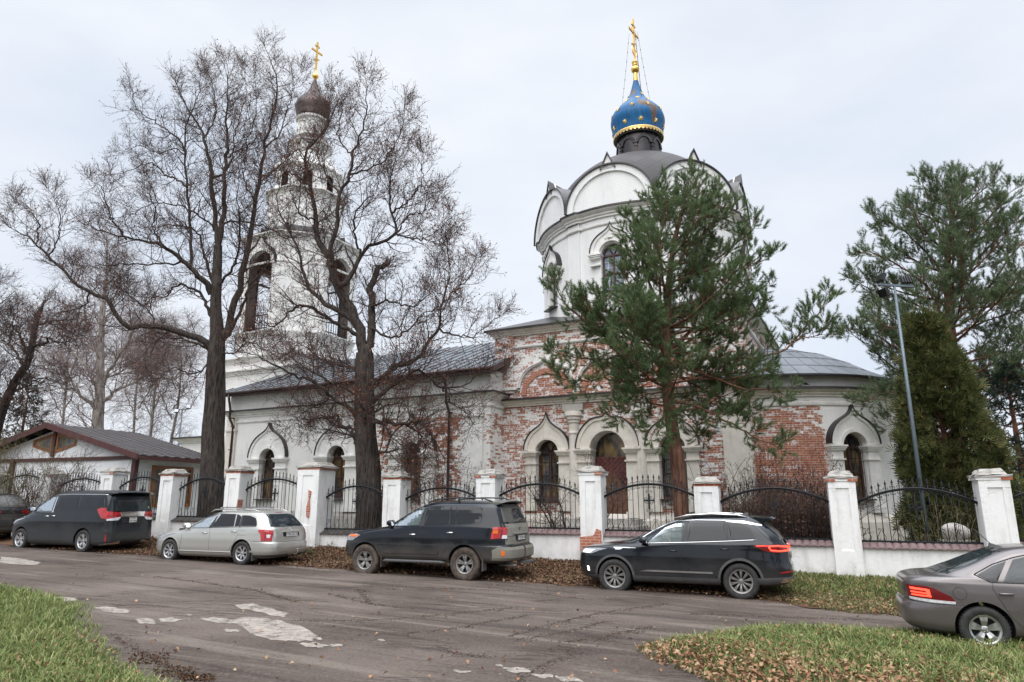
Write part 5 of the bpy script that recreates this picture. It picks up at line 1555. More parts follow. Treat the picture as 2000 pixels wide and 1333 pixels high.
CG = 'cars parked in a row along the church fence'
def make_car(name, label, cat, c, pos, ang, group=CG):
    """c: dict of shape data; pos: near rear wheel outer contact point; ang: heading"""
    L = c['L']; o = empty(name, pos, ang, label, cat, group)
    B = Body(c['tab'], c.get('nr', 8), c.get('nf', 4.5), L)
    pm = MC[c['paint']]; rt, wd = c['rt'], c.get('wd', .225); ax = c['axles']
    Bs = {1: (lambda x, z: B.side(x, z, 1)), -1: (lambda x, z: B.side(x, z, -1))}
    body = B.mesh('body', [pm, MC['dark'], MC['seat']], o)
    cut = []
    for xa in ax:
        for sg in (-1, 1):
            b = MB(); ra = rt + c.get('gap', .055); w = c['W'] / 2; y0, y1 = (w - .33, w + .3) if sg > 0 else (-w - .3, -w + .33)
            b.tube([(xa, y0, rt + .01), (xa, y1, rt + .01)], ra, 40); cut.append(b.build('cutter', [MC['dark']]))
    # cabin hollow and openings
    zb, zt = c['belt'], c['tab'][-1][0]
    tab2 = [(z, xr + .14, xf - .20, w - .09) for z, xr, xf, w in c['tab'] if zb - .55 < z < zt - .07]
    fl = zb - .62; zr = sorted([t for t in tab2 if t[0] > zb - .02])
    i0 = B.prm(zb); xrb, xfb, wb = i0[0], i0[1], i0[2]
    cab = [(fl, xrb + .9, xfb - .55, wb - .10), (zb - .05, xrb + .7, xfb - .35, wb - .10)] + [(z, max(xr, xrb + .3), xf, w) for z, xr, xf, w in zr]
    zl = cab[-1]; cab.append((zt - .055, zl[1] + .3, zl[2] - .25, zl[3] - .12))
    cut.append(Body(cab, 6, 4.5, L).mesh('cutter', [MC['seat']], None, 20, 60))
    for poly in c['open']:
        b = MB(); b.prism(poly, -1.3, 1.3, 0); cut.append(b.build('cutter', [MC['trim']]))
    ws = c.get('screen')
    if ws:
        b = MB(); y0, z0, y1, z1 = ws
        b.add([(c['sx'], -y0, z0), (c['sx'], y0, z0), (c['sx'], y1, z1), (c['sx'], -y1, z1), (L + .3, -y0, z0), (L + .3, y0, z0), (L + .3, y1, z1), (L + .3, -y1, z1)],
              [(0, 1, 2, 3), (7, 6, 5, 4), (0, 4, 5, 1), (1, 5, 6, 2), (2, 6, 7, 3), (3, 7, 4, 0)]); cut.append(b.build('cutter', [MC['trim']]))
    boolean(body, cut)
    for f in body.data.polygons: f.use_smooth = True
    body.data.set_sharp_from_angle(angle=R(32))
    if ws:
        y0, z0, y1, z1 = ws
        patch(lambda y, z: B.end(y, z, False), [(-y0, z0), (y0, z0), (y1, z1), (-y1, z1)], -.01, 8, .12, 0).build('windscreen', [MC['clear']], o)
    # wheels
    tm, rm, dm = wheel_mesh(rt, wd, c['rr'], c['spokes'], c['style'], c.get('tyre', 'rubber'), c.get('rim', 'alloy'))
    for xa in ax:
        for sg in (1, -1):
            w = empty('wheel', (xa, sg * (c['W'] / 2 - wd / 2 - .015), rt), 0 if sg > 0 else math.pi); w.parent = o
            link('tyre', tm, w); link('rim', rm, w); link('brake_disc', dm, w)
    # generic panels
    S = {'side': None, 'rear': (lambda y, z: B.end(y, z, True)), 'front': (lambda y, z: B.end(y, z, False))}
    for it in c['parts']:
        kind, nm, mt, poly = it[:4]; off = it[4] if len(it) > 4 else .009; op = it[5] if len(it) > 5 else {}
        sides = op.get('sides', (1, -1)); sub = op.get('parent'); rows = op.get('rows', 5)
        if kind == 'side':
            for sg in sides: patch(Bs[sg], poly, off, rows, .08, op.get('skirt', .014)).build(nm, [MC[mt] if mt != 'paint' else pm], o)
        elif kind == 'rear': patch(S['rear'], poly, off, rows, .08).build(nm, [MC[mt] if mt != 'paint' else pm], o)
        elif kind == 'front': patch(S['front'], poly, off, rows, .08).build(nm, [MC[mt]], o)
        elif kind in ('wrapr', 'wrapf'):
            for sg in sides:
                patch((lambda p, z: B.wrap(p, z, sg, kind == 'wrapr')), poly, off, rows, .03).build(nm, [MC[mt] if mt != 'paint' else pm], o)
        elif kind == 'seam':
            for sg in sides: seam(Bs[sg], poly, op.get('r', .0045), None, off if len(it) > 4 else 0).build(nm, [MC[mt]], o)
        elif kind == 'rseam': seam(S['rear'], poly, op.get('r', .0045), None, off if len(it) > 4 else 0).build(nm, [MC[mt]], o)
        elif kind == 'wseam':
            for sg in sides: seam((lambda p, z: B.wrap(p, z, sg, True)), poly, op.get('r', .0045), None, off if len(it) > 4 else 0).build(nm, [MC[mt]], o)
        elif kind == 'ring':
            for xa in ax:
                for sg in sides: rring(Bs[sg], xa, rt + .01, rt + .05, rt + .05 + poly, R(-8), R(188), off).build(nm, [MC[mt] if mt != 'paint' else pm], o)
    # handles
    for (x, z) in c['handles']:
        for sg in (1, -1):
            p, n = B.side(x, z, sg)
            b = MB(); b.tube([p + Vector((-.09, -sg * .01, 0)), p + Vector((-.075, sg * .028, .002)), p + Vector((.075, sg * .028, .004)), p + Vector((.09, -sg * .01, 0))], [.010, .016, .016, .010], 8)
            b.build('door_handle', [MC[c.get('handle', 'chrome')] if c.get('handle') != 'paint' else pm], o)
    # mirrors
    mx, mz = c['mirror']
    for sg in (1, -1):
        p, n = B.side(mx, mz, sg); b = MB(); q = p + Vector((-.02, sg * .13, .04))
        b.tube([p + Vector((0, -sg * .02, -.02)), p + Vector((0, sg * .06, -.01))], .03, 8)
        V = []
        for k, (dx, s) in enumerate(((-.075, .86), (-.06, 1.0), (.02, .97), (.085, .62), (.10, .3))):
            for a in range(14):
                t = 2 * math.pi * a / 14; V.append(q + Vector((dx, .105 * s * math.copysign(abs(math.cos(t)) ** .6, math.cos(t)), .075 * s * math.copysign(abs(math.sin(t)) ** .6, math.sin(t)))))
        F = [(14 * i + a, 14 * i + (a + 1) % 14, 14 * i + 14 + (a + 1) % 14, 14 * i + 14 + a) for i in range(4) for a in range(14)] + [tuple(range(56, 70))]
        b.add(V, F, 0, True); mm = b.build('mirror', [pm if c.get('mirrorpaint', True) else MC['trim']], o)
        b = MB(); b.add([q + Vector((-.068, .095 * math.cos(2 * math.pi * a / 14), .066 * math.sin(2 * math.pi * a / 14))) for a in range(14)], [tuple(range(14))]); b.build('mirror_glass', [MC['chrome']], mm)
    # cabin furniture
    sz = zb - .45
    for sx_, sy in ((c['seatx'], .36), (c['seatx'], -.36), (c['seatx'] - .95, .36), (c['seatx'] - .95, -.36))[:4 if c.get('rear_seat', True) else 2]:
        b = MB(); b.box((sx_, sy, sz), (.52, .5, .16)); 
        b.tube([(sx_ - .25, sy, sz + .02), (sx_ - .32, sy, sz + .35), (sx_ - .42, sy, sz + .62)], [.16, .17, .12], 8)
        b.box((sx_ - .45, sy, min(sz + .74, zt - .22)), (.10, .26, .17)); b.build('seat', [MC['seat']], o)
    b = MB(); b.box((c['seatx'] + .85, 0, zb - .14), (.45, wb * 1.7, .26)); b.build('dashboard', [MC['trim']], o)
    b = MB(); Tq = Matrix.Translation((c['seatx'] + .52, .36, zb + .0)) @ Matrix.Rotation(R(65), 4, 'Y')
    b.tube([(.18 * math.cos(t), .18 * math.sin(t), 0) for t in np.linspace(0, 2 * math.pi, 25)[:-1]], .014, 6, 0, Tq, closed=True); b.box((0, 0, 0), (.1, .34, .03), 0, 0, Tq); b.build('steering_wheel', [MC['trim']], o)
    # number plate
    pl = c.get('plate')
    if pl:
        y, z, w, h, lines = pl; p, n = B.end(y, z, True)
        Tq = Matrix.Translation((p.x - .022, y, z)) @ Matrix.Rotation(R(-90), 4, 'Z')
        b = MB(); b.box((0, .0, 0), (w, .012, h), 0, 0, Tq); 
        pp = b.build('licence_plate', [MC['plate']], o)
        b = MB(); 
        for sx_ in (-1, 1): b.box((sx_ * w / 2, -.004, 0), (.008, .014, h + .008), 0, 0, Tq)
        for sz_ in (-1, 1): b.box((0, -.004, sz_ * h / 2), (w, .014, .008), 0, 0, Tq)
        b.build('plate_frame', [MC['ink']], pp)
        for txt, dx, dz_, s_ in lines:
            text_mesh(txt, s_, MC['ink'], pp, Tq @ Matrix.Translation((dx, -.008, dz_)) @ Matrix.Rotation(R(90), 4, 'X'), 'plate_number')
    c['B'] = B
    return o, B, pm
def emblem(o, B, y, z, kind='oval', s=.06, mat='chrome'):
    p, n = B.end(y, z, True); T = Matrix.Translation((p.x - .012, y, z)) @ Matrix.Rotation(R(-90), 4, 'Z'); b = MB()
    def ring(rx, rz, cx=0, cz=0, r=.006): b.tube([(cx + rx * math.cos(t), 0, cz + rz * math.sin(t)) for t in np.linspace(0, 2 * math.pi, 21)[:-1]], r, 5, 0, T, closed=True)
    if kind == 'oval': ring(s, s * .68); ring(s * .62, s * .24, 0, s * .32, .005); ring(s * .22, s * .64, 0, 0, .005)
    b.build('emblem', [MC[mat]], o)
def place(near_rear, heading, W, x_ax, side):
    """car origin so that the near rear wheel stands at near_rear; local frame: x from the tail"""
    f = Vector((math.cos(heading), math.sin(heading), 0)); l = Vector((-f.y, f.x, 0))
    p = Vector(near_rear) - l * side * (W / 2 - .06) - f * x_ax
    return p
HD = math.pi - R(22)
def ground_at(p): return (p[0], p[1], gz(p[0]) + .015)

# ---- dark grey van
z = .0
van = dict(L=4.93, W=1.85, paint='slate', rt=.345, rr=.235, spokes=5, style='twin', axles=(1.05, 4.05), belt=1.24, seatx=2.85, mirror=(3.66, 1.29), sx=2.6,
  nr=10, nf=5, screen=(.66, 1.22, .56, 1.70),
  tab=[(.20, .22, 4.70, .80), (.26, .06, 4.84, .885), (.36, .0, 4.91, .915), (.60, .0, 4.93, .925), (.80, .02, 4.92, .925), (.93, .03, 4.84, .925), (1.02, .04, 4.60, .92), (1.10, .05, 4.34, .915), (1.18, .06, 4.12, .91), (1.30, .08, 3.93, .895),
       (1.5, .11, 3.60, .865), (1.7, .15, 3.24, .825), (1.80, .19, 2.98, .79), (1.87, .26, 2.7, .72), (1.915, .45, 2.4, .60), (1.94, .8, 2.0, .40)],
  open=[[(3.60, 1.27), (2.68, 1.27), (2.66, 1.72), (2.98, 1.72), (3.28, 1.66)]],
  handles=[(2.82, 1.10), (2.52, 1.11)],
  parts=[('side', 'window', 'clear', [(3.60, 1.27), (2.68, 1.27), (2.66, 1.72), (2.98, 1.72), (3.28, 1.66)], -.012, {'skirt': 0}),
         ('side', 'window', 'glass', [(2.26, 1.30), (2.44, 1.42), (2.50, 1.72), (1.55, 1.73), (1.52, 1.29)]), ('side', 'window', 'glass', [(1.42, 1.29), (1.44, 1.73), (.38, 1.71), (.28, 1.29)]),
         ('side', 'door_pillar', 'trim', [(2.56, 1.25), (2.54, 1.74), (2.50, 1.74), (2.46, 1.42), (2.42, 1.25)], .004), ('side', 'door_pillar', 'trim', [(1.52, 1.27), (1.55, 1.74), (1.44, 1.74), (1.42, 1.27)], .003),
         ('side', 'chrome_pillar', 'chrome', [(2.63, 1.25), (2.61, 1.73), (2.57, 1.73), (2.58, 1.25)], .008),
         ('seam', 'chrome_strip', 'chrome', [(3.75, 1.235), (3.0, 1.235), (2.56, 1.235)], .004, {'r': .010}), ('seam', 'chrome_strip', 'chrome', [(2.62, 1.78), (1.9, 1.80), (.30, 1.785)], .004, {'r': .016}),
         ('seam', 'door_gap', 'ink', [(3.74, 1.2), (3.70, .8), (3.66, .45), (3.60, .30)]), ('seam', 'door_gap', 'ink', [(2.62, 1.2), (2.60, .30)]), ('seam', 'door_gap', 'ink', [(1.45, 1.2), (1.44, 1.1), (1.50, .8)]), ('seam', 'door_gap', 'ink', [(1.48, 1.71), (1.45, 1.22)]),
         ('rear', 'rear_window', 'glass_l', [(-.77, 1.27), (.77, 1.27), (.70, 1.72), (-.70, 1.72)]),
         ('rear', 'chrome_bar', 'chrome', [(-.42, 1.10), (.42, 1.10), (.46, 1.25), (-.46, 1.25)], .02),
         ('wrapr', 'tail_lamp', 'red', [(-.48, 1.23), (-.47, 1.10), (-.02, 1.03), (.14, 1.06), (.34, 1.30), (.34, 1.34), (.20, 1.38), (.02, 1.38), (-.02, 1.27)], .018),
         ('wrapr', 'lamp_lens', 'white', [(-.48, 1.09), (-.40, .99), (-.04, .98), (-.04, 1.05)], .016), ('wrapr', 'tail_lamp_strip', 'redd', [(-.47, 1.16), (-.47, 1.14), (-.02, 1.12), (-.02, 1.14)], .022),
         ('wrapr', 'reflector', 'red', [(-.08, .34), (-.04, .34), (-.04, .56), (-.08, .56)], .012),
         ('rear', 'lower_valance', 'trim', [(-.78, .24), (.78, .24), (.74, .34), (-.74, .34)], .01), ('wrapr', 'exhaust_trim', 'chrome', [(-.52, .26), (-.46, .26), (.10, .22), (.10, .25), (-.40, .33), (-.50, .35)], .02),
         ('rear', 'plate_recess', 'trim', [(-.36, .90), (.36, .90), (.42, 1.09), (-.42, 1.09)], .003),
         ('rseam', 'tailgate_gap', 'ink', [(-.80, 1.0), (-.79, .42), (-.70, .38), (.70, .38), (.79, .42), (.80, 1.0)]), ('wseam', 'bumper_gap', 'ink', [(-.12, .46), (.3, .46), (.45, .40)], 0),
         ('wrapf', 'headlamp', 'headl', [(-.25, .95), (-.2, .80), (.05, .84), (.30, .98), (.36, 1.04), (.1, 1.0)], .01), ('wrapf', 'fog_lamp', 'white', [(-.25, .55), (-.25, .40), (-.02, .42), (-.02, .56)], .01),
         ('side', 'badge', 'chrome', [(4.0, 1.06), (4.0, 1.09), (4.16, 1.09), (4.16, 1.06)], .006, {'sides': (1,)})],
  plate=(0.0, .995, .29, .17, [('P 597', 0, .04, .085), ('OУ 790', 0, -.042, .08)]))
pv = place((-13.66, 22.61, 0), HD, 1.85, 1.05, 1)
o, B, pm = make_car('van', 'dark grey people carrier with red wraparound tail lamps, parked at the left by the kiosk', 'van', van, ground_at(pv), HD)
emblem(o, B, 0, 1.175)
b = MB(); V = []
for y in np.linspace(-.76, .76, 13):      # roof spoiler
    for x, zz in ((.45, 1.90), (.05, 1.90), (-.02, 1.865), (.10, 1.83), (.45, 1.84)): V.append((x + .10 * (abs(y) / .76) ** 4, y, zz - .05 * (abs(y) / .76) ** 3))
b.add(V, [(5 * i + k, 5 * i + (k + 1) % 5, 5 * i + 5 + (k + 1) % 5, 5 * i + 5 + k) for i in range(12) for k in range(5)] + [(0, 1, 2, 3, 4), (64, 63, 62, 61, 60)], 0, False); b.build('spoiler', [pm], o)
p, _ = B.end(-.62, 1.34)
for dz, cm in ((0, (.05, .22, .42)), (.045, (.35, .45, .10))):
    b = MB(); b.tube([(p.x - .012, -.62 + dz * .5, 1.34 + dz), (p.x - .006, -.62 + dz * .5, 1.34 + dz)], .028, 12); b.build('sticker', [simple('sticker', cm, .5)], o)

# ---- silver estate
est = dict(L=4.70, W=1.76, paint='silver', rt=.320, rr=.215, wd=.205, spokes=7, style='one', axles=(1.06, 3.76), belt=.96, seatx=2.50, mirror=(3.22, 1.0), sx=2.4,
  nr=7, nf=4, screen=(.60, .98, .47, 1.36),
  tab=[(.19, .25, 4.50, .74), (.25, .08, 4.62, .83), (.33, .02, 4.68, .865), (.48, .0, 4.70, .88), (.60, .02, 4.69, .88), (.63, .06, 4.67, .88), (.70, .07, 4.62, .878), (.78, .08, 4.48, .872), (.86, .10, 4.1, .865), (.92, .12, 3.70, .855), (.97, .14, 3.55, .845),
       (1.1, .26, 3.25, .79), (1.25, .40, 2.90, .725), (1.36, .52, 2.60, .67), (1.42, .62, 2.38, .60), (1.455, .80, 2.15, .48), (1.475, 1.1, 1.8, .25)],
  open=[[(3.16, .99), (2.36, 1.0), (2.20, 1.375), (2.34, 1.375), (2.58, 1.32)]],
  handles=[(2.44, .85), (1.38, .90)],
  parts=[('side', 'window', 'clear', [(3.16, .99), (2.36, 1.0), (2.20, 1.375), (2.34, 1.375), (2.58, 1.32)], -.012, {'skirt': 0}),
         ('side', 'window', 'glass', [(2.22, 1.01), (2.10, 1.375), (1.52, 1.37), (1.44, 1.04)]), ('side', 'window', 'glass', [(1.40, 1.04), (1.48, 1.365), (1.42, 1.355), (1.30, 1.30), (1.26, 1.05)]),
         ('side', 'window', 'glass', [(1.18, 1.05), (1.24, 1.34), (1.0, 1.33), (.78, 1.27), (.70, 1.18), (.64, 1.06)]),
         ('side', 'door_pillar', 'trim', [(2.35, .985), (2.19, 1.39), (2.11, 1.39), (2.23, .985)], .004), ('side', 'door_pillar', 'trim', [(1.25, 1.03), (1.29, 1.33), (1.245, 1.33), (1.19, 1.03)], .004),
         ('seam', 'window_seal', 'trim', [(3.30, .965), (2.4, .985), (1.4, 1.02), (.66, 1.04)], .004, {'r': .008}),
         ('seam', 'door_gap', 'ink', [(3.34, .95), (3.30, .7), (3.34, .40), (3.28, .27)]), ('seam', 'door_gap', 'ink', [(2.28, .98), (2.25, .8), (2.22, .27)]), ('seam', 'door_gap', 'ink', [(1.22, 1.02), (1.24, .75), (1.46, .45), (1.58, .27)]),
         ('seam', 'sill_moulding', 'paint' if 0 else 'silver', [(3.4, .34), (1.45, .34)], .004, {'r': .018}),
         ('seam', 'fuel_flap_gap', 'ink', [(1.18, .80), (1.16, .92), (.98, .92), (.98, .80), (1.18, .80)], 0, {'sides': (1,), 'r': .003}),
         ('rear', 'rear_window', 'glass_l', [(-.68, 1.03), (.68, 1.03), (.55, 1.37), (-.55, 1.37)]),
         ('wrapr', 'tail_lamp', 'red', [(-.17, .93), (-.15, .66), (.15, .66), (.18, .85), (.26, .91), (.26, .95), (.05, .97)], .014),
         ('wrapr', 'lamp_lens', 'white', [(-.11, .82), (-.09, .74), (-.02, .74), (.0, .82), (-.05, .84)], .024, {'rows': 3}),
         ('rear', 'plate_garnish', 'silver', [(-.36, .88), (.36, .88), (.36, .91), (-.36, .91)], .03), ('rear', 'plate_recess', 'trim', [(-.34, .76), (.34, .76), (.34, .875), (-.34, .875)], .002),
         ('rseam', 'tailgate_gap', 'ink', [(-.66, 1.02), (-.68, .72), (-.60, .63), (.60, .63), (.68, .72), (.66, 1.02)]), ('wseam', 'bumper_gap', 'ink', [(-.16, .645), (.40, .645)]),
         ('wrapr', 'bumper_strip', 'silver', [(-.72, .36), (-.72, .41), (.55, .40), (.55, .35)], .012),
         ('wrapr', 'underside_valance', 'gtrim', [(-.72, .22), (-.72, .29), (.45, .29), (.45, .22)], .006),
         ('wrapf', 'headlamp', 'headl', [(-.30, .72), (-.25, .60), (.12, .66), (.42, .78), (.46, .82), (.1, .80)], .008),
         ('ring', 'wheel_arch_lip', 'silver', .02, .006)],
  handle='paint', plate=(0.0, .815, .52, .112, [('H 593 CO 197', 0, 0, .085)]))
pe = place((-7.50, 19.80, 0), HD, 1.76, 1.06, 1)
o, B, pm = make_car('estate_car', 'silver estate car with roof bars and tow hook behind the van', 'car', est, ground_at(pe), HD)
emblem(o, B, 0, .965, s=.045)
for sg in (1, -1):
    b = MB(); b.tube([(2.55, sg * .56, 1.43), (2.40, sg * .585, 1.485), (1.6, sg * .59, 1.51), (.95, sg * .58, 1.485), (.72, sg * .56, 1.42)], .017, 8); b.build('roof_rail', [MC['silver']], o)
for x in (2.15, 1.35):
    b = MB(); b.box((x, 0, 1.545), (.06, 1.25, .028)); [b.box((x, sg * .585, 1.52), (.09, .05, .06)) for sg in (1, -1)]; b.build('roof_bar', [MC['alloy']], o)
b = MB(); p, _ = B.end(-.35, 1.06); b.tube([(p.x - .02, -.42, 1.06), (p.x + .0, -.1, 1.10), (p.x + .02, .08, 1.12)], .010, 5); b.build('wiper', [MC['trim']], o)
b = MB(); b.tube([(.2, -.05, .30), (-.10, -.05, .27), (-.14, -.05, .34), (-.14, -.05, .38)], .018, 8); b.lathe([(.001, -.026), (.02, -.018), (.027, 0), (.02, .02), (.001, .026)], 12, 0, None, (-.14, -.05, .40)); b.build('tow_hook', [MC['alloyd']], o)
for sg in (1, -1):
    b = MB(); b.box((.68, sg * .76, .25), (.02, .2, .24)); b.build('mud_flap', [MC['gtrim']], o)
b = MB(); p, _ = B.end(0, 1.40); b.box((p.x + .02, 0, 1.405), (.03, .3, .02)); b.build('brake_lamp', [MC['red']], o)

# ---- dirty navy off-roader
lc = dict(L=4.95, W=1.98, paint='navy', rt=.395, rr=.235, wd=.28, spokes=5, style='twin', axles=(1.20, 4.05), belt=1.22, seatx=2.72, mirror=(3.38, 1.29), sx=2.55, gap=.07,
  nr=7, nf=4.6, tyre='muddy', rim='alloyd', screen=(.72, 1.24, .60, 1.66),
  tab=[(.42, .30, 4.72, .86), (.48, .08, 4.86, .94), (.56, .0, 4.93, .975), (.74, .0, 4.95, .99), (.80, .03, 4.94, .99), (.84, .10, 4.93, .988), (.98, .11, 4.88, .985), (1.06, .12, 4.78, .98), (1.12, .13, 4.52, .972), (1.18, .14, 4.10, .965), (1.24, .15, 3.66, .955), (1.32, .18, 3.50, .93),
       (1.47, .24, 3.24, .885), (1.62, .31, 2.96, .845), (1.74, .36, 2.70, .80), (1.81, .42, 2.50, .745), (1.86, .55, 2.30, .65), (1.885, .8, 2.05, .48), (1.90, 1.2, 1.75, .25)],
  open=[[(3.34, 1.26), (2.50, 1.29), (2.42, 1.745), (2.58, 1.745), (2.78, 1.66)]],
  handles=[(2.65, 1.06), (1.60, 1.12)],
  parts=[('side', 'window', 'clear', [(3.34, 1.26), (2.50, 1.29), (2.42, 1.745), (2.58, 1.745), (2.78, 1.66)], -.012, {'skirt': 0}),
         ('side', 'window', 'glass', [(2.34, 1.30), (2.30, 1.75), (1.68, 1.76), (1.66, 1.33)]), ('side', 'window', 'glass', [(1.63, 1.33), (1.65, 1.76), (1.52, 1.75), (1.50, 1.335)]),
         ('side', 'window', 'glass', [(1.43, 1.345), (1.40, 1.38), (1.41, 1.70), (1.44, 1.75), (.86, 1.745), (.80, 1.70), (.79, 1.42), (.84, 1.37)]),
         ('side', 'door_pillar', 'trim', [(2.49, 1.27), (2.41, 1.77), (2.31, 1.77), (2.35, 1.27)], .004), ('side', 'window_edge', 'trim', [(1.66, 1.32), (1.68, 1.765), (1.65, 1.765), (1.63, 1.32)], .008),
         ('seam', 'door_gap', 'ink', [(3.56, 1.24), (3.52, 1.0), (3.52, .62), (3.46, .50)]), ('seam', 'door_gap', 'ink', [(2.44, 1.27), (2.46, .85), (2.40, .52)]), ('seam', 'door_gap', 'ink', [(1.48, 1.30), (1.48, 1.08), (1.64, .84), (1.84, .52)]),
         ('seam', 'sill_gap', 'ink', [(3.48, .52), (1.95, .52)]), ('side', 'door_moulding', 'navy', [(3.50, .60), (3.50, .67), (1.92, .67), (1.92, .60)], .018),
         ('rear', 'tailgate', 'tail', [(-.80, .86), (.80, .86), (.80, 1.34), (-.80, 1.34)], .004), ('rear', 'rear_window', 'dusty', [(-.74, 1.38), (.74, 1.38), (.64, 1.80), (-.64, 1.80)], .008),
         ('wrapr', 'tail_lamp', 'red', [(-.20, 1.22), (-.20, 1.02), (.20, .99), (.17, 1.27), (-.17, 1.27)], .02), ('wrapr', 'indicator_lens', 'orange', [(.03, 1.12), (.15, 1.12), (.15, 1.20), (.03, 1.20)], .027, {'rows': 2}),
         ('wrapr', 'lamp_lens', 'white', [(-.20, 1.0), (-.20, 1.08), (-.08, 1.08), (-.06, 1.0)], .024, {'rows': 2}), ('wrapr', 'lamp_divider', 'ink', [(-.07, 1.0), (-.055, 1.0), (-.055, 1.27), (-.07, 1.27)], .024),
         ('rear', 'plate_garnish', 'tail', [(-.50, 1.09), (.50, 1.09), (.50, 1.13), (-.50, 1.13)], .035), ('rear', 'plate_recess', 'trim', [(-.34, .93), (.34, .93), (.34, 1.08), (-.34, 1.08)], .008),
         ('wrapr', 'bumper', 'tail', [(-.92, .47), (-.92, .80), (.10, .80), (.26, .74), (.26, .50)], .012), ('wrapr', 'reflector', 'orange', [(-.05, .60), (-.05, .72), (.04, .72), (.04, .60)], .02, {'rows': 2}),
         ('rseam', 'tailgate_gap', 'ink', [(-.84, 1.35), (-.84, .86)]), ('rseam', 'tailgate_gap', 'ink', [(.84, 1.35), (.84, .86)]), ('rseam', 'tailgate_split', 'ink', [(-.80, 1.05), (.80, 1.05)], .006),
         ('wrapf', 'headlamp', 'headl', [(-.30, 1.0), (-.28, .86), (.1, .88), (.28, 1.02), (.10, 1.05)], .01), ('wrapf', 'indicator_lens', 'orange', [(-.10, .97), (-.10, 1.03), (.24, 1.03), (.18, .97)], .016),
         ('ring', 'wheel_arch_lip', 'navy', .05, .022)],
  plate=(0.0, 1.0, .52, .112, [('O 777 OO 50', 0, 0, .085)]))
pl_ = place((-1.14, 17.35, 0), HD, 1.98, 1.20, 1)
o, B, pm = make_car('off_road_car', 'large dirty navy off-road car with a dust caked tail, parked in the middle', 'car', lc, ground_at(pl_), HD)
emblem(o, B, 0, 1.22, s=.06, mat='alloyd')
for sg in (1, -1):
    b = MB(); b.tube([(2.35, sg * .69, 1.84), (2.15, sg * .70, 1.92), (1.5, sg * .71, 1.965), (.85, sg * .70, 1.95), (.60, sg * .68, 1.87)], .018, 8); b.tube([(1.5, sg * .70, 1.85), (1.5, sg * .71, 1.96)], .02, 6); b.build('roof_rail', [MC['trim']], o)
    b = MB(); b.tube([(3.48, sg * .95, .40), (3.40, sg * 1.0, .42), (1.85, sg * 1.0, .42), (1.75, sg * .95, .40)], .035, 8); b.build('side_step', [MC['gtrim']], o)
    for x in (3.55, .72): b = MB(); b.box((x, sg * .86, .40), (.02, .24, .30)); b.build('mud_flap', [MC['muddy'] if x > 1 else MC['dusty']], o)
b = MB(); V = []
for y in np.linspace(-.70, .70, 13):
    for x, zz in ((.85, 1.885), (.34, 1.905), (.26, 1.88), (.40, 1.84), (.85, 1.84)): V.append((x + .08 * (abs(y) / .7) ** 4, y, zz - .05 * (abs(y) / .7) ** 3))
b.add(V, [(5 * i + k, 5 * i + (k + 1) % 5, 5 * i + 5 + (k + 1) % 5, 5 * i + 5 + k) for i in range(12) for k in range(5)] + [(0, 1, 2, 3, 4), (64, 63, 62, 61, 60)], 0, False); b.build('spoiler', [MC['tail']], o)
b = MB(); b.prism([(-.05, 1.42), (-.48, 1.42), (-.55, 1.58), (-.48, 1.70), (-.25, 1.73), (.05, 1.70), (.16, 1.55), (.12, 1.43)], 0, .002); 
wp = patch(lambda y, z: B.end(y, z, True), [(-.50, 1.44), (-.54, 1.56), (-.40, 1.70), (.05, 1.70), (.20, 1.58), (.20, 1.44), (-.05, 1.44), (-.2, 1.48)], .011, 5, .05, 0.0); wp.build('wiped_glass', [MC['glass_l']], o)
b = MB(); p, _ = B.end(-.3, 1.42); b.tube([(p.x - .03, -.12, 1.40), (p.x - .02, -.45, 1.46)], .012, 5); b.build('wiper', [MC['trim']], o)
b = MB(); b.box((-.02, -.05, .42), (.3, .5, .06)); b.tube([(0, -.05, .42), (-.17, -.05, .40), (-.2, -.05, .47)], .022, 8); b.lathe([(.001, -.03), (.03, 0), (.001, .03)], 10, 0, None, (-.2, -.05, .49)); b.build('tow_hook', [MC['dusty']], o)
b = MB(); b.tube([(.5, .45, .36), (.05, .45, .36)], .035, 10); b.build('exhaust_pipe', [MC['alloyd']], o)

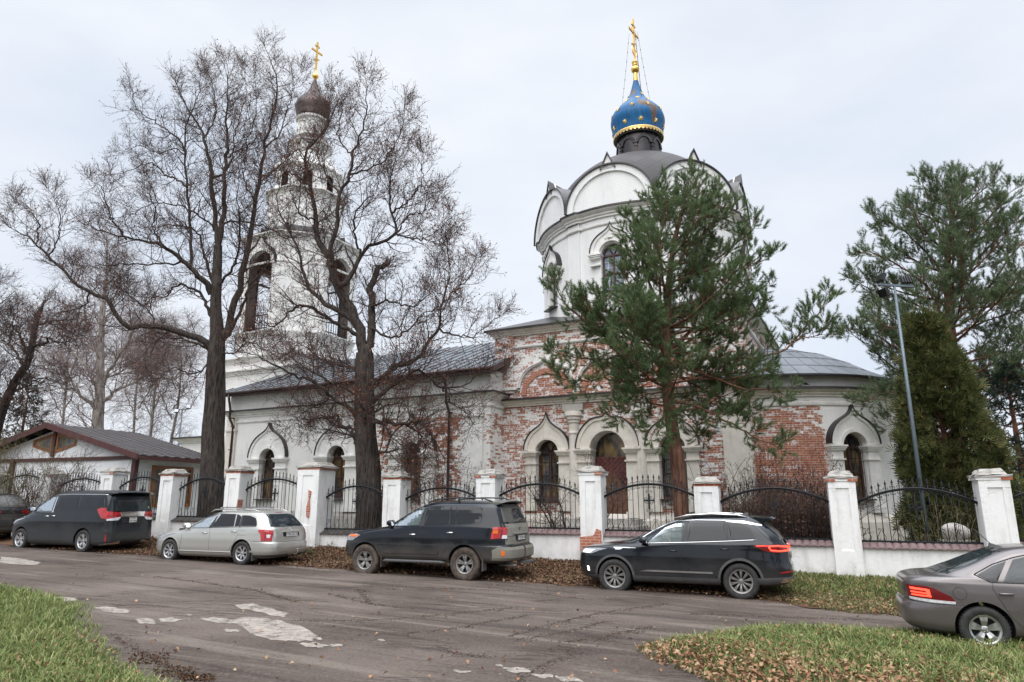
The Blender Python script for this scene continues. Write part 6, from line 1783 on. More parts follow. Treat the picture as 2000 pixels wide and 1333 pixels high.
# ---- blue-black SUV with a driver
sv = dict(L=4.72, W=1.86, paint='ink_blue', rt=.365, rr=.25, wd=.235, spokes=10, style='fan', axles=(1.05, 3.76), belt=1.10, seatx=2.40, mirror=(3.08, 1.12), sx=2.3, gap=.065,
  nr=6, nf=4.2, screen=(.66, 1.10, .53, 1.53),
  tab=[(.26, .35, 4.45, .78), (.33, .12, 4.60, .87), (.44, .02, 4.69, .915), (.62, .0, 4.72, .93), (.78, .04, 4.71, .93), (.90, .06, 4.66, .925), (.98, .07, 4.50, .92), (1.05, .08, 4.08, .915), (1.11, .10, 3.60, .905), (1.18, .14, 3.38, .88),
       (1.28, .20, 3.14, .85), (1.42, .34, 2.86, .80), (1.54, .48, 2.58, .745), (1.62, .58, 2.36, .70), (1.68, .70, 2.12, .61), (1.715, .92, 1.9, .46), (1.735, 1.2, 1.7, .25)],
  open=[[(3.00, 1.12), (2.24, 1.15), (2.17, 1.545), (2.36, 1.545), (2.62, 1.45)]],
  handles=[(2.43, .95), (1.34, 1.01)], handle='paint', rim='alloyd',
  parts=[('side', 'window', 'clear', [(3.00, 1.12), (2.24, 1.15), (2.17, 1.545), (2.36, 1.545), (2.62, 1.45)], -.012, {'skirt': 0}),
         ('side', 'window', 'glass', [(2.10, 1.165), (2.06, 1.55), (1.34, 1.55), (1.28, 1.20)]), ('side', 'window', 'glass', [(1.19, 1.21), (1.25, 1.545), (.98, 1.53), (.80, 1.46), (.69, 1.25)]),
         ('side', 'door_pillar', 'trim', [(2.23, 1.13), (2.16, 1.57), (2.07, 1.57), (2.11, 1.13)], .004), ('side', 'door_pillar', 'trim', [(1.275, 1.18), (1.335, 1.56), (1.26, 1.56), (1.20, 1.18)], .004),
         ('seam', 'chrome_strip', 'chrome', [(3.10, 1.095), (2.2, 1.13), (1.3, 1.175), (.68, 1.215)], .006, {'r': .011}), 
         ('seam', 'chrome_strip', 'chrome', [(3.22, 1.15), (2.9, 1.36), (2.6, 1.50), (2.35, 1.58), (1.9, 1.605), (1.4, 1.605), (1.1, 1.585)], .006, {'r': .012}),
         ('side', 'chrome_strip', 'chrome', [(1.36, 1.615), (1.28, 1.58), (.92, 1.55), (.56, 1.50), (.54, 1.52), (.92, 1.60)], .008, {'rows': 2}),
         ('seam', 'door_gap', 'ink', [(3.34, 1.08), (3.30, .8), (3.24, .42)]), ('seam', 'door_gap', 'ink', [(2.20, 1.13), (2.25, .9), (2.25, .40)]), ('seam', 'door_gap', 'ink', [(1.24, 1.18), (1.18, .98), (1.40, .72), (1.56, .42)]),
         ('side', 'door_moulding', 'alloyd', [(3.18, .50), (3.0, .535), (1.62, .535), (1.60, .50)], .016), ('side', 'sill_cladding', 'gtrim', [(3.34, .28), (3.32, .40), (1.50, .40), (1.48, .28)], .014),
         ('side', 'wing_vent', 'chrome', [(3.78, 1.00), (3.72, .95), (3.60, .95), (3.54, .99), (3.25, .985), (3.25, 1.0)], .010, {'rows': 2}),
         ('rear', 'rear_window', 'dusty', [(-.66, 1.22), (.66, 1.22), (.56, 1.58), (-.56, 1.58)]),
         ('wrapr', 'tail_lamp', 'redd', [(-.55, 1.05), (-.50, .99), (.05, .96), (.24, .99), (.48, 1.09), (.46, 1.11), (.05, 1.12), (-.45, 1.10)], .014),
         ('wseam', 'lit_lamp_loop', 'lit', [(.18, 1.09), (.12, 1.01), (-.04, .995), (-.42, 1.01), (-.44, 1.07), (-.2, 1.085), (.0, 1.10), (.18, 1.09)], .022, {'r': .017}),
         ('wseam', 'lit_lamp_strip', 'lit', [(.42, 1.095), (.2, 1.10)], .018, {'r': .008}),
         ('rear', 'tailgate_panel', 'dusty', [(-.52, .78), (.52, .78), (.58, .98), (-.58, .98)], .002),
         ('wrapr', 'lower_cladding', 'gtrim', [(-.90, .35), (-.90, .50), (-.1, .47), (.50, .44), (.50, .30), (0, .30)], .016), ('wrapr', 'reflector', 'red', [(-.32, .575), (-.32, .60), (.0, .575), (.0, .55)], .012),
         ('wrapr', 'exhaust_trim', 'chrome', [(-.34, .36), (-.36, .44), (-.08, .44), (-.06, .36)], .03, {'rows': 2}),
         ('wseam', 'tailgate_gap', 'ink', [(-.16, 1.2), (-.18, 1.0), (-.22, .76), (-.4, .70), (-.8, .70)]), ('seam', 'spoiler_gap', 'ink', [(.86, 1.64), (.70, 1.47), (.40, 1.20)], 0),
         ('wrapf', 'headlamp', 'headl', [(-.35, .94), (-.33, .84), (.06, .84), (.32, .96), (.0, .97)], .012), ('wrapf', 'lit_headlamp', 'lith', [(-.22, .92), (-.22, .86), (.0, .86), (.05, .93)], .018),
         ('wrapf', 'lit_fog_lamp', 'lith', [(-.06, .46), (-.06, .56), (-.02, .56), (-.02, .46)], .014), ('wrapf', 'lower_cladding', 'gtrim', [(-.6, .28), (-.6, .36), (.3, .38), (.3, .28)], .012),
         ('ring', 'wheel_arch_trim', 'gtrim', .05, .016)],
  plate=(0.0, .88, .52, .112, []))
ps = place((4.83, 15.16, 0), HD, 1.86, 1.05, 1)
o, B, pm = make_car('suv', 'blue-black sport utility car with glowing tail lamps, nearest of the parked row', 'car', sv, ground_at(ps), HD)
for sg in (1, -1):
    b = MB(); b.tube([(2.40, sg * .66, 1.64), (2.1, sg * .65, 1.71), (1.6, sg * .64, 1.74), (1.05, sg * .63, 1.72), (.80, sg * .61, 1.66)], .016, 8); b.build('roof_rail', [MC['chrome']], o)
b = MB(); V = []
for y in np.linspace(-.62, .62, 13):
    for x, zz in ((.95, 1.71), (.34, 1.70), (.26, 1.67), (.50, 1.60), (.95, 1.64)): V.append((x + .08 * (abs(y) / .62) ** 4, y, zz - .05 * (abs(y) / .62) ** 3))
b.add(V, [(5 * i + k, 5 * i + (k + 1) % 5, 5 * i + 5 + (k + 1) % 5, 5 * i + 5 + k) for i in range(12) for k in range(5)] + [(0, 1, 2, 3, 4), (64, 63, 62, 61, 60)], 0, False); b.build('spoiler', [pm], o)
b = MB(); b.box((1.6, 0, 1.735), (.9, .7, .012)); b.build('glass_roof_panel', [MC['glass_l']], o)
def shark_fin(o, x, z, m, s=1.0):
    b = MB(); b.add([(x - .09 * s, -.03, z), (x - .09 * s, .03, z), (x + .12 * s, .02, z), (x + .12 * s, -.02, z), (x - .09 * s, 0, z + .07 * s), (x - .03 * s, 0, z + .055 * s)],
        [(0, 1, 4), (1, 2, 5, 4), (0, 4, 5, 3), (2, 3, 5)]); return b.build('aerial_fin', [m], o)
shark_fin(o, .95, 1.70, MC['trim'])
b = MB(); p, _ = B.end(.0, 1.22); b.tube([(p.x - .03, 0, 1.19), (p.x + .06, .25, 1.35)], .012, 5); b.build('wiper', [MC['trim']], o)
text_mesh('CHERY', .07, MC['chrome'], o, Matrix.Translation((B.end(0, 1.10)[0].x - .01, 0, 1.10)) @ Matrix.Rotation(R(-90), 4, 'Z') @ Matrix.Rotation(R(90), 4, 'X'), 'tailgate_lettering')
suv_obj, suv_pos = o, ground_at(ps)

# ---- taupe saloon (drives to the right; only its tail is in the frame)
sd = dict(L=4.39, W=1.70, paint='taupe', rt=.308, rr=.205, wd=.195, spokes=5, style='twin', axles=(.97, 3.52), belt=.94, seatx=2.42, rear_seat=False, mirror=(2.98, .96), sx=2.2,
  nr=5.0, nf=4, screen=(.58, .96, .46, 1.31),
  tab=[(.20, .22, 4.20, .72), (.26, .08, 4.32, .80), (.36, .01, 4.38, .835), (.50, .0, 4.39, .845), (.60, .03, 4.38, .85), (.64, .06, 4.36, .85), (.78, .05, 4.22, .845), (.86, .05, 3.95, .835), (.91, .06, 3.60, .825), (.945, .10, 3.38, .815), (.985, .22, 3.28, .805),
       (1.01, .46, 3.20, .795), (1.08, .66, 3.05, .76), (1.19, .94, 2.76, .70), (1.30, 1.18, 2.50, .645), (1.37, 1.36, 2.32, .59), (1.415, 1.54, 2.15, .50), (1.44, 1.75, 1.95, .30)],
  open=[[(2.98, .97), (2.22, .97), (2.20, 1.34), (2.34, 1.34), (2.55, 1.26)]],
  handles=[(2.12, .80), (1.28, .80)], handle='paint',
  parts=[('side', 'window', 'clear', [(2.98, .97), (2.22, .97), (2.20, 1.34), (2.34, 1.34), (2.55, 1.26)], -.012, {'skirt': 0}),
         ('side', 'window', 'glass_l', [(2.10, .965), (2.08, 1.345), (1.74, 1.335), (1.46, 1.26), (1.27, .965)]), ('side', 'window', 'glass', [(1.20, .96), (1.37, 1.235), (1.20, 1.17), (.98, 1.045), (1.10, .97)]),
         ('side', 'door_pillar', 'trim', [(2.21, .96), (2.19, 1.33), (2.09, 1.33), (2.11, .96)], .004), ('seam', 'window_seal', 'trim', [(3.02, .950), (2.1, .950), (1.12, .950), (.94, 1.045)], .004, {'r': .008}),
         ('seam', 'window_seal', 'trim', [(.94, 1.045), (1.2, 1.19), (1.46, 1.285), (1.74, 1.355), (2.1, 1.365)], .004, {'r': .008}),
         ('seam', 'door_gap', 'ink', [(3.04, .94), (3.02, .7), (3.0, .30)]), ('seam', 'door_gap', 'ink', [(2.16, .95), (2.14, .30)]), ('seam', 'door_gap', 'ink', [(1.28, 1.2), (1.14, .95), (1.13, .86), (1.30, .50), (1.48, .30)]),
         ('seam', 'fuel_flap_gap', 'ink', [(.72 + .085 * math.cos(t), .78 + .085 * math.sin(t)) for t in np.linspace(0, 6.283, 17)], 0, {'sides': (-1,), 'r': .003}),
         ('rear', 'boot_gap', 'paint', [(-.3, .93), (.3, .93), (.3, .935), (-.3, .935)], .002),
         ('wrapr', 'tail_lamp', 'redd', [(-.30, .86), (-.30, .68), (.04, .66), (.34, .655), (.30, .73), (.10, .84), (0, .86)], .014),
         ('wrapr', 'lit_lamp', 'lit', [(-.22, .83), (-.22, .80), (.0, .79), (.0, .82)], .022, {'rows': 1}), ('wrapr', 'lit_lamp', 'lit', [(-.22, .775), (-.22, .755), (.02, .745), (.02, .765)], .022, {'rows': 1}),
         ('wrapr', 'lit_lamp', 'lit', [(.0, .82), (.0, .73), (.045, .73), (.05, .81)], .022, {'rows': 1}), ('wrapr', 'lit_lamp', 'lit', [(-.22, .735), (-.22, .715), (.05, .705), (.05, .73)], .022, {'rows': 1}),
         ('wrapr', 'lamp_lens', 'white', [(-.28, .69), (-.28, .655), (.04, .635), (.33, .63), (.34, .665), (.04, .675)], .018, {'rows': 1}),
         ('wseam', 'bumper_gap', 'ink', [(-.5, .64), (.05, .615), (.45, .62)]),
         ('rear', 'rear_window', 'glass_l', [(-.62, 1.03), (.62, 1.03), (.50, 1.36), (-.50, 1.36)], .006),
         ('wrapr', 'lower_valance', 'gtrim', [(-.7, .22), (-.7, .30), (.15, .28), (.15, .22)], .008)])
hs = -R(22)
psd = place((6.70, 10.34, -.05), hs, 1.70, .97, -1)
o, B, pm = make_car('saloon_car', 'taupe saloon with lit tail lamps standing in the grass at the right edge', 'car', sd, tuple(np.array(ground_at(psd)) - np.array([0, 0, .05])), hs, 'cars on the near side of the street')
shark_fin(o, 1.42, 1.385, MC['trim'], 1.0)
b = MB(); b.tube([(1.38, .0, 1.42), (1.16, .0, 1.66)], .005, 4); b.build('aerial', [MC['trim']], o)

# ---- tail of one more car at the left edge
tc = dict(sv); tc.update(L=4.41, W=1.82, paint='charcoal', rim='alloy', spokes=5, style='twin', plate=None)
tc['parts'] = [p for p in sv['parts'] if not p[1].startswith('lit')]
tc['parts'] = [(p[0], p[1], 'red' if p[1] == 'tail_lamp' else p[2], *p[3:]) for p in tc['parts']]
tc['parts'].append(('wrapr', 'lamp_lens', 'white', [(-.1, 1.0), (-.1, 1.05), (.2, 1.07), (.1, 1.01)], .02, {'rows': 1}))
pt = place((-19.75, 25.62, 0), HD, 1.82, 1.05, 1)
make_car('hatchback', 'charcoal car cut by the left edge of the picture, nose out of view', 'car', tc, ground_at(pt), HD)

# ---- driver of the blue-black car, seen through the side window
def skin_figure(name, mat, chains, parent, sub=2):
    """chains: lists of (point, radius); first point of later chains may coincide with an earlier point"""
    V = []; E = []; Rr = []; key = {}
    for ch in chains:
        prev = None
        for p, r in ch:
            k = tuple(round(c, 4) for c in p)
            if k not in key: key[k] = len(V); V.append(p); Rr.append(r)
            i = key[k]
            if prev is not None: E.append((prev, i))
            prev = i
    me = bpy.data.meshes.new(name); me.from_pydata(V, E, []); o = link(name, me)
    md = o.modifiers.new('s', 'SKIN'); 
    for i, sv_ in enumerate(me.skin_vertices[0].data): sv_.radius = (Rr[i], Rr[i]); sv_.use_root = (i == 0)
    sb = o.modifiers.new('u', 'SUBSURF'); sb.levels = sub; sb.render_levels = sub
    dg = bpy.context.evaluated_depsgraph_get(); dg.update()
    m2 = bpy.data.meshes.new_from_object(o.evaluated_get(dg)); bpy.data.objects.remove(o, do_unlink=True)
    m2.materials.clear(); m2.materials.append(mat); m2.polygons.foreach_set('use_smooth', [True] * len(m2.polygons))
    return link(name, m2, parent)
skin_m = simple('skin', (.52, .33, .26), .55, 0, .08, 9); coat_m = simple('dark_coat', (.03, .032, .04), .85); hair_m = simple('dark_hair', (.04, .028, .02), .6)
pr = empty('person', suv_pos, HD, 'driver in a dark coat holding up one open hand in the blue-black car', 'person')
sx0, sy0, hz = 2.36, .36, 1.02
skin_figure('body', skin_m, [
    [((sx0 - .12, sy0, .70), .13), ((sx0 - .20, sy0, .92), .14), ((sx0 - .24, sy0, 1.12), .12), ((sx0 - .22, sy0, 1.20), .055), ((sx0 - .20, sy0, 1.26), .055), ((sx0 - .17, sy0, 1.34), .088), ((sx0 - .16, sy0, 1.42), .085)],
    [((sx0 - .24, sy0, 1.12), .12), ((sx0 - .20, sy0 + .17, 1.10), .06), ((sx0 + .02, sy0 + .24, .96), .045), ((sx0 + .16, sy0 + .27, 1.10), .032), ((sx0 + .19, sy0 + .285, 1.17), .026), ((sx0 + .195, sy0 + .29, 1.21), .034)],
    [((sx0 - .24, sy0, 1.12), .12), ((sx0 - .20, sy0 - .17, 1.10), .06), ((sx0 + .02, sy0 - .20, .93), .045), ((sx0 + .30, sy0 - .10, 1.0), .03)],
    [((sx0 - .12, sy0, .70), .13), ((sx0 + .28, sy0 + .10, .70), .075), ((sx0 + .45, sy0 + .10, .50), .055)],
    [((sx0 - .12, sy0, .70), .13), ((sx0 + .28, sy0 - .10, .70), .075), ((sx0 + .45, sy0 - .10, .50), .055)],
    [((sx0 - .095, sy0, 1.33), .012), ((sx0 - .065, sy0, 1.335), .010)]], pr)
hc = Vector((sx0 + .195, sy0 + .29, 1.21))
for k, (dx, ln, bend) in enumerate(((-.030, .072, .01), (-.010, .082, .0), (.010, .078, .0), (.030, .062, -.008))):
    skin_figure('finger', skin_m, [[(tuple(hc + Vector((dx * .7, 0, 0))), .010), (tuple(hc + Vector((dx, .002, .035))), .0095), (tuple(hc + Vector((dx * 1.35, -.002, .035 + ln * .55))), .0085), (tuple(hc + Vector((dx * 1.5 + bend, -.012, .035 + ln))), .007)]], pr, 1)
skin_figure('thumb', skin_m, [[(tuple(hc + Vector((.01, 0, -.03))), .011), (tuple(hc + Vector((.045, -.006, -.005))), .011), (tuple(hc + Vector((.068, -.012, .03))), .009)]], pr, 1)
skin_figure('coat', coat_m, [
    [((sx0 - .12, sy0, .68), .15), ((sx0 - .20, sy0, .92), .165), ((sx0 - .24, sy0, 1.12), .14), ((sx0 - .225, sy0, 1.185), .07)],
    [((sx0 - .24, sy0, 1.12), .14), ((sx0 - .20, sy0 + .175, 1.10), .075), ((sx0 + .02, sy0 + .243, .96), .058), ((sx0 + .145, sy0 + .268, 1.085), .045)],
    [((sx0 - .24, sy0, 1.12), .14), ((sx0 - .20, sy0 - .175, 1.10), .075), ((sx0 + .02, sy0 - .203, .93), .058), ((sx0 + .22, sy0 - .13, .98), .045)]], pr)
skin_figure('hair', hair_m, [[((sx0 - .20, sy0, 1.34), .085), ((sx0 - .185, sy0, 1.43), .09), ((sx0 - .15, sy0, 1.475), .05)]], pr)
# ------------------------------------------------------------------ vegetation toolkit (vectorised)
def nrmz(a): return a / np.maximum(np.linalg.norm(a, axis=-1, keepdims=True), 1e-9)
def tubes_np(P, Rr, n=3):
    """P (N,K,3), Rr (N,K) -> verts, quads"""
    N_, K, _ = P.shape
    T = np.empty_like(P); T[:, 1:-1] = P[:, 2:] - P[:, :-2]; T[:, 0] = P[:, 1] - P[:, 0]; T[:, -1] = P[:, -1] - P[:, -2]
    T = nrmz(T)
    a = np.where(np.abs(T[:, :1, 2:3]) < .9, np.array([0, 0, 1.0]), np.array([1.0, 0, 0])) * np.ones((N_, K, 1))
    X = nrmz(np.cross(T, a)); Y = np.cross(T, X)
    ang = 2 * np.pi * np.arange(n) / n
    V = P[:, :, None] + (X[:, :, None] * np.cos(ang)[None, None, :, None] + Y[:, :, None] * np.sin(ang)[None, None, :, None]) * Rr[:, :, None, None]
    idx = np.arange(N_ * K * n).reshape(N_, K, n)
    F = np.stack([idx[:, :-1], np.roll(idx[:, :-1], -1, 2), np.roll(idx[:, 1:], -1, 2), idx[:, 1:]], -1).reshape(-1, 4)
    return V.reshape(-1, 3), F
class Veg:
    def __init__(s): s.V = []; s.F = []; s.n = 0
    def add(s, V, F):
        s.V.append(V); s.F.append(F + s.n); s.n += len(V)
    def build(s, name, mat, parent=None, smooth=False):
        if not s.V: return None
        return np_mesh(name, np.concatenate(s.V), np.concatenate(s.F), mat, parent, smooth=smooth)
def sample(P, Rr, t):
    """P (N,K,3) at t (N,m) in 0..1 -> pos, tangent, radius"""
    N_, K, _ = P.shape; f = np.clip(t * (K - 1), 0, K - 1.001); i = f.astype(int); w = (f - i)[..., None]
    r = np.arange(N_)[:, None]
    a, b = P[r, i], P[r, i + 1]
    return a * (1 - w) + b * w, nrmz(b - a), Rr[r, i] * (1 - w[..., 0]) + Rr[r, i + 1] * w[..., 0]
def shoot(p, d, L, r0, r1, K, curv, up, g):
    """p,d (N,3), L (N,) -> polylines"""
    N_ = len(p); P = np.empty((N_, K, 3)); P[:, 0] = p; d = nrmz(d)
    for k in range(1, K):
        d = nrmz(d + g.normal(0, curv, (N_, 3)) + np.array([0, 0, up]))
        P[:, k] = P[:, k - 1] + d * (L / (K - 1))[:, None]
    Rr = r0[:, None] * (1 - np.linspace(0, 1, K)[None]) + r1 * np.linspace(0, 1, K)[None]
    return P, Rr
def spawn(P, Rr, m, t0, t1, Lr, ang, K, curv, up, rscale, rmax, rmin, g, r1=.0035, taper=.5):
    """m children on every parent polyline"""
    N_ = len(P); t = t0 + (t1 - t0) * (np.arange(m)[None] + g.random((N_, m))) / m
    pos, tan, rad = sample(P, Rr, t)
    pos, tan, rad, t = pos.reshape(-1, 3), tan.reshape(-1, 3), rad.ravel(), t.ravel()
    q = nrmz(np.cross(tan, nrmz(g.normal(0, 1, (len(tan), 3)))))
    a = R(ang) + g.normal(0, R(12), len(tan))
    d = tan * np.cos(a)[:, None] + q * np.sin(a)[:, None]
    L = g.uniform(Lr[0], Lr[1], len(tan)) * (1 - taper * t)
    r0 = np.clip(rad * rscale, rmin, rmax)
    return shoot(pos, d, L, r0, r1, K, curv, up, g)
def resample(pts, rad, K):
    pts = np.asarray(pts, float); d = np.concatenate([[0], np.cumsum(np.linalg.norm(np.diff(pts, axis=0), axis=1))])
    # smooth through points (Catmull-Rom)
    t = np.linspace(0, d[-1], K); out = np.empty((K, 3)); 
    for j in range(3): out[:, j] = pchip(d, pts[:, j], t) if len(pts) > 2 else np.interp(t, d, pts[:, j])
    return out, np.interp(t, d, rad)
def limb_px(pts, Y, dY, w0, w1, K=24, gg=None, wob=.03):
    """limb read off the picture: pts (u,v); runs from depth Y to Y+dY; w0,w1 radii in m"""
    n = len(pts); out = []
    for i, (u, v) in enumerate(pts):
        s = i / max(1, n - 1); out.append(at(u, v, Y + dY * s))
    P, Rr = resample(out, np.linspace(w0, w1, n), K)
    if gg is not None:
        w = gg.normal(0, wob, P.shape); w[0] = 0; w[-1] = 0; P = P + w
    return P, Rr
def leaves_np(pos, size, g, flat=.0, asp=.7, fold=.35):
    """bent little leaves: two quads each"""
    n = len(pos); a = g.uniform(0, 2 * np.pi, n); tilt = g.normal(0, .5, n) if flat else g.uniform(-1.4, 1.4, n)
    roll = g.normal(0, .5, n)
    X = np.stack([np.cos(a) * np.cos(tilt), np.sin(a) * np.cos(tilt), np.sin(tilt)], -1)
    Y0 = np.stack([-np.sin(a), np.cos(a), np.zeros(n)], -1); Z0 = np.cross(X, Y0)
    Y = Y0 * np.cos(roll)[:, None] + Z0 * np.sin(roll)[:, None]; Z = np.cross(X, Y)
    s = (size * g.uniform(.6, 1.35, n))[:, None]
    v = [pos - X * s * .5, pos + Y * s * asp * .5 + Z * s * fold * .5 - X * s * .08, pos + X * s * .5, pos - Y * s * asp * .5 + Z * s * fold * .5 - X * s * .08, pos + X * s * .02]
    V = np.stack(v, 1).reshape(-1, 3); b = np.arange(n)[:, None] * 5
    F = np.concatenate([b + np.array([[0, 4, 1]]), b + np.array([[4, 2, 1]]), b + np.array([[0, 3, 4]]), b + np.array([[4, 3, 2]])])
    return V, F

def bare_tree(name, label, cat, base, limbs, trunk, seed, bark, twig, leafmat, m1=1.0, lens=((1.0, 2.2), (.5, 1.05), (.22, .45)), up=(.10, .08, .04), nleaf=3500, group=None, droop=0.0, leaf=.05, rt=(.024, .010, .0052), dens=(.24, 6, 5), ang=52):
    """trunk + read-off limbs, then three orders of twigs grown on them"""
    g = np.random.default_rng(seed)
    root = empty(name, tuple(base), 0, label, cat, group)
    B0 = np.array(base)
    tb = Veg(); V, F = tubes_np(trunk[0][None] - B0, trunk[1][None], 18)
    # ridged, knotty bark outline
    K = trunk[0].shape[0]; n = 18
    VV = V.reshape(K, n, 3); c = trunk[0] - B0
    for i in range(K):
        for k in range(n):
            j = 1 + .07 * math.sin(k * 2.1 + i * .35) + .05 * math.sin(k * 3.7 - i * .6) + g.normal(0, .015)
            if i < 3: j *= 1 + (.34, .16, .05)[i] * (1 + .5 * math.sin(k * 1.4))
            VV[i, k] = c[i] + (VV[i, k] - c[i]) * j
    tb.add(VV.reshape(-1, 3), F); tb.build('trunk', bark, root, True)
    lv = Veg(); tw = Veg(); PL = []
    for P, Rr in limbs:
        V, F = tubes_np(P[None] - B0, Rr[None], 8); lv.add(V, F); PL.append((P, Rr))
    lv.build('limbs', bark, root, True)
    L1P = []; L1R = []
    for P, Rr in PL:
        Ln = np.linalg.norm(np.diff(P, axis=0), axis=1).sum(); m = max(3, int(Ln / dens[0] * m1))
        p, r = spawn(P[None], Rr[None], m, .12, 1.0, lens[0], ang, 9, .13, up[0] - droop * .3, .55, rt[0], .008, g, .005, .60)
        L1P.append(p); L1R.append(r)
        # the limb's own tip carries on
        p, r = shoot(P[-1:] .repeat(3, 0), nrmz((P[-1:] - P[-3:-2]).repeat(3, 0) + g.normal(0, .25, (3, 3))), g.uniform(*lens[0], 3) * .25, np.full(3, max(Rr[-1], .008)), .006, 9, .12, up[0], g)
        L1P.append(p); L1R.append(r)
    L1P = np.concatenate(L1P); L1R = np.concatenate(L1R)
    V, F = tubes_np(L1P - B0, L1R, 4); tw.add(V, F)
    P2, R2 = spawn(L1P, L1R, dens[1], .15, 1.0, lens[1], 45, 6, .15, up[1] - droop * .6, .6, rt[1], .006, g, .0045, .35)
    V, F = tubes_np(P2 - B0, R2, 3); tw.add(V, F)
    P3, R3 = spawn(P2, R2, dens[2], .15, 1.0, lens[2], 42, 4, .22, up[2] - droop, .8, rt[2], .0045, g, .0035, .3)
    V, F = tubes_np(P3 - B0, R3, 3); tw.add(V, F)
    tw.build('twigs', twig, root)
    if nleaf:
        k = g.choice(len(P3), min(nleaf, len(P3)), replace=False); j = g.integers(1, 4, len(k))
        V, F = leaves_np(P3[k, j] - B0 + g.normal(0, .02, (len(k), 3)), leaf, g)
        np_mesh('clinging_leaves', V, F, leafmat, root)
    return root
def gbase(u, v, Y):
    p = at(u, v, Y); return np.array([p[0], p[1], float(ground_z(p[0], p[1])) - .05])
def trunk_px(pts, Y, ws, K=26):
    P0 = [at(u, v, Y) for u, v in pts]
    b = gbase(pts[0][0], pts[0][1], Y); P0[0] = np.array([P0[0][0], P0[0][1], b[2]])
    return b, resample(P0, ws, K)

# ---- large forked linden on the left
g1 = np.random.default_rng(11)
Y1 = 27.5
b1, tr1 = trunk_px([(415, 1010), (414, 920), (416, 850), (419, 790), (421, 730), (423, 690), (424, 650), (421, 600), (424, 540), (426, 480)], Y1, [.46, .42, .41, .38, .38, .36, .28, .22, .19, .16])
LB = [
 ([(426, 480), (418, 400), (414, 345), (405, 300), (398, 268), (380, 235), (360, 200), (345, 165)], .6, .15, .02),
 ([(426, 480), (434, 435), (438, 390), (440, 322), (444, 270), (441, 229), (446, 172), (444, 128)], -.8, .17, .015),
 ([(413, 575), (405, 556), (387, 539), (365, 516), (340, 495), (320, 482), (275, 471), (225, 460), (172, 440)], -1.5, .19, .025),
 ([(372, 522), (374, 505), (369, 440), (365, 371), (361, 304), (363, 247), (384, 199), (392, 150)], .8, .11, .015),
 ([(432, 665), (448, 625), (466, 559), (480, 500), (489, 454), (500, 397), (508, 340), (515, 292), (530, 240), (541, 184), (532, 130), (517, 92)], 1.2, .22, .015),
 ([(412, 682), (405, 670), (370, 655), (340, 645), (305, 640), (270, 636), (248, 640), (236, 625), (211, 591), (176, 570), (150, 553), (120, 525), (94, 502), (71, 476), (45, 460), (22, 446)], -2.5, .20, .02),
 ([(94, 502), (108, 485), (116, 455), (117, 420), (112, 395), (95, 370)], -.4, .05, .01), ([(71, 476), (76, 445), (66, 420), (45, 400), (30, 395)], .3, .045, .01),
 ([(247, 469), (232, 445), (214, 420), (207, 392), (196, 365), (180, 355)], -.8, .06, .01), ([(352, 512), (337, 517), (290, 516), (232, 517), (190, 521), (140, 518)], 1.2, .06, .012),
 ([(414, 620), (404, 595), (392, 575), (376, 565), (350, 556), (335, 570), (320, 580), (286, 582), (240, 565)], 1.0, .10, .012),
 ([(440, 660), (455, 640), (466, 615), (477, 595), (489, 557), (505, 540), (519, 524), (530, 497), (520, 470)], -1.6, .11, .012),
 ([(412, 690), (395, 677), (372, 668), (350, 662), (316, 659), (300, 680), (285, 710)], 1.3, .08, .012),
 ([(364, 365), (340, 350), (322, 341), (296, 319), (277, 322), (250, 335), (215, 340)], .6, .06, .01), ([(362, 300), (352, 274), (330, 258), (311, 244), (277, 221), (262, 200), (258, 175)], -.8, .06, .01),
 ([(424, 455), (405, 435), (380, 415), (352, 401), (315, 396), (285, 405), (250, 420), (215, 425)], -1.6, .06, .01), ([(509, 349), (530, 335), (549, 322), (575, 296), (601, 285), (630, 262)], .8, .06, .01),
 ([(428, 450), (444, 433), (485, 435), (515, 442), (537, 454), (567, 465), (600, 462)], -1.0, .07, .012), ([(442, 310), (455, 300), (475, 295), (505, 262), (515, 240)], -1.2, .05, .01),
 ([(361, 304), (340, 290), (310, 300), (270, 285), (240, 300)], 1.4, .04, .01), ([(414, 345), (440, 340), (455, 300), (462, 250), (480, 190), (478, 140)], 2.2, .07, .01), ([(399, 270), (420, 230), (418, 180), (400, 130)], 1.4, .05, .01),
 ([(515, 292), (545, 262), (560, 220), (575, 170), (590, 140)], 1.0, .05, .01), ([(500, 397), (478, 350), (482, 280), (500, 220), (498, 150)], -1.6, .05, .01), ([(176, 570), (160, 600), (120, 610), (85, 640)], .8, .05, .01),
 ([(305, 640), (285, 600), (262, 585), (232, 560), (215, 540)], .9, .05, .01), ([(424, 590), (400, 500), (380, 450), (330, 440), (290, 445)], 3.2, .09, .01), ([(424, 560), (455, 520), (470, 460), (462, 400), (470, 330)], -3.4, .08, .01),
 ([(420, 700), (380, 730), (340, 720), (310, 740)], -1.8, .05, .01), ([(425, 690), (455, 690), (490, 670), (530, 690), (560, 700)], -1.8, .05, .01), ([(320, 482), (300, 440), (305, 400), (290, 350)], -.5, .05, .01),
]
limbs1 = [limb_px(p, Y1, d, a * .76, b * .7, 26, g1, .035) for p, d, a, b in LB]
bare_tree('linden_tree', 'tallest bare tree, thick furrowed trunk forking widely before the left church end', 'tree', b1, limbs1, tr1, 21, M['bark'], M['twig'], M['leaf_rust'], nleaf=9000, leaf=.06, group='old bare lindens by the fence')
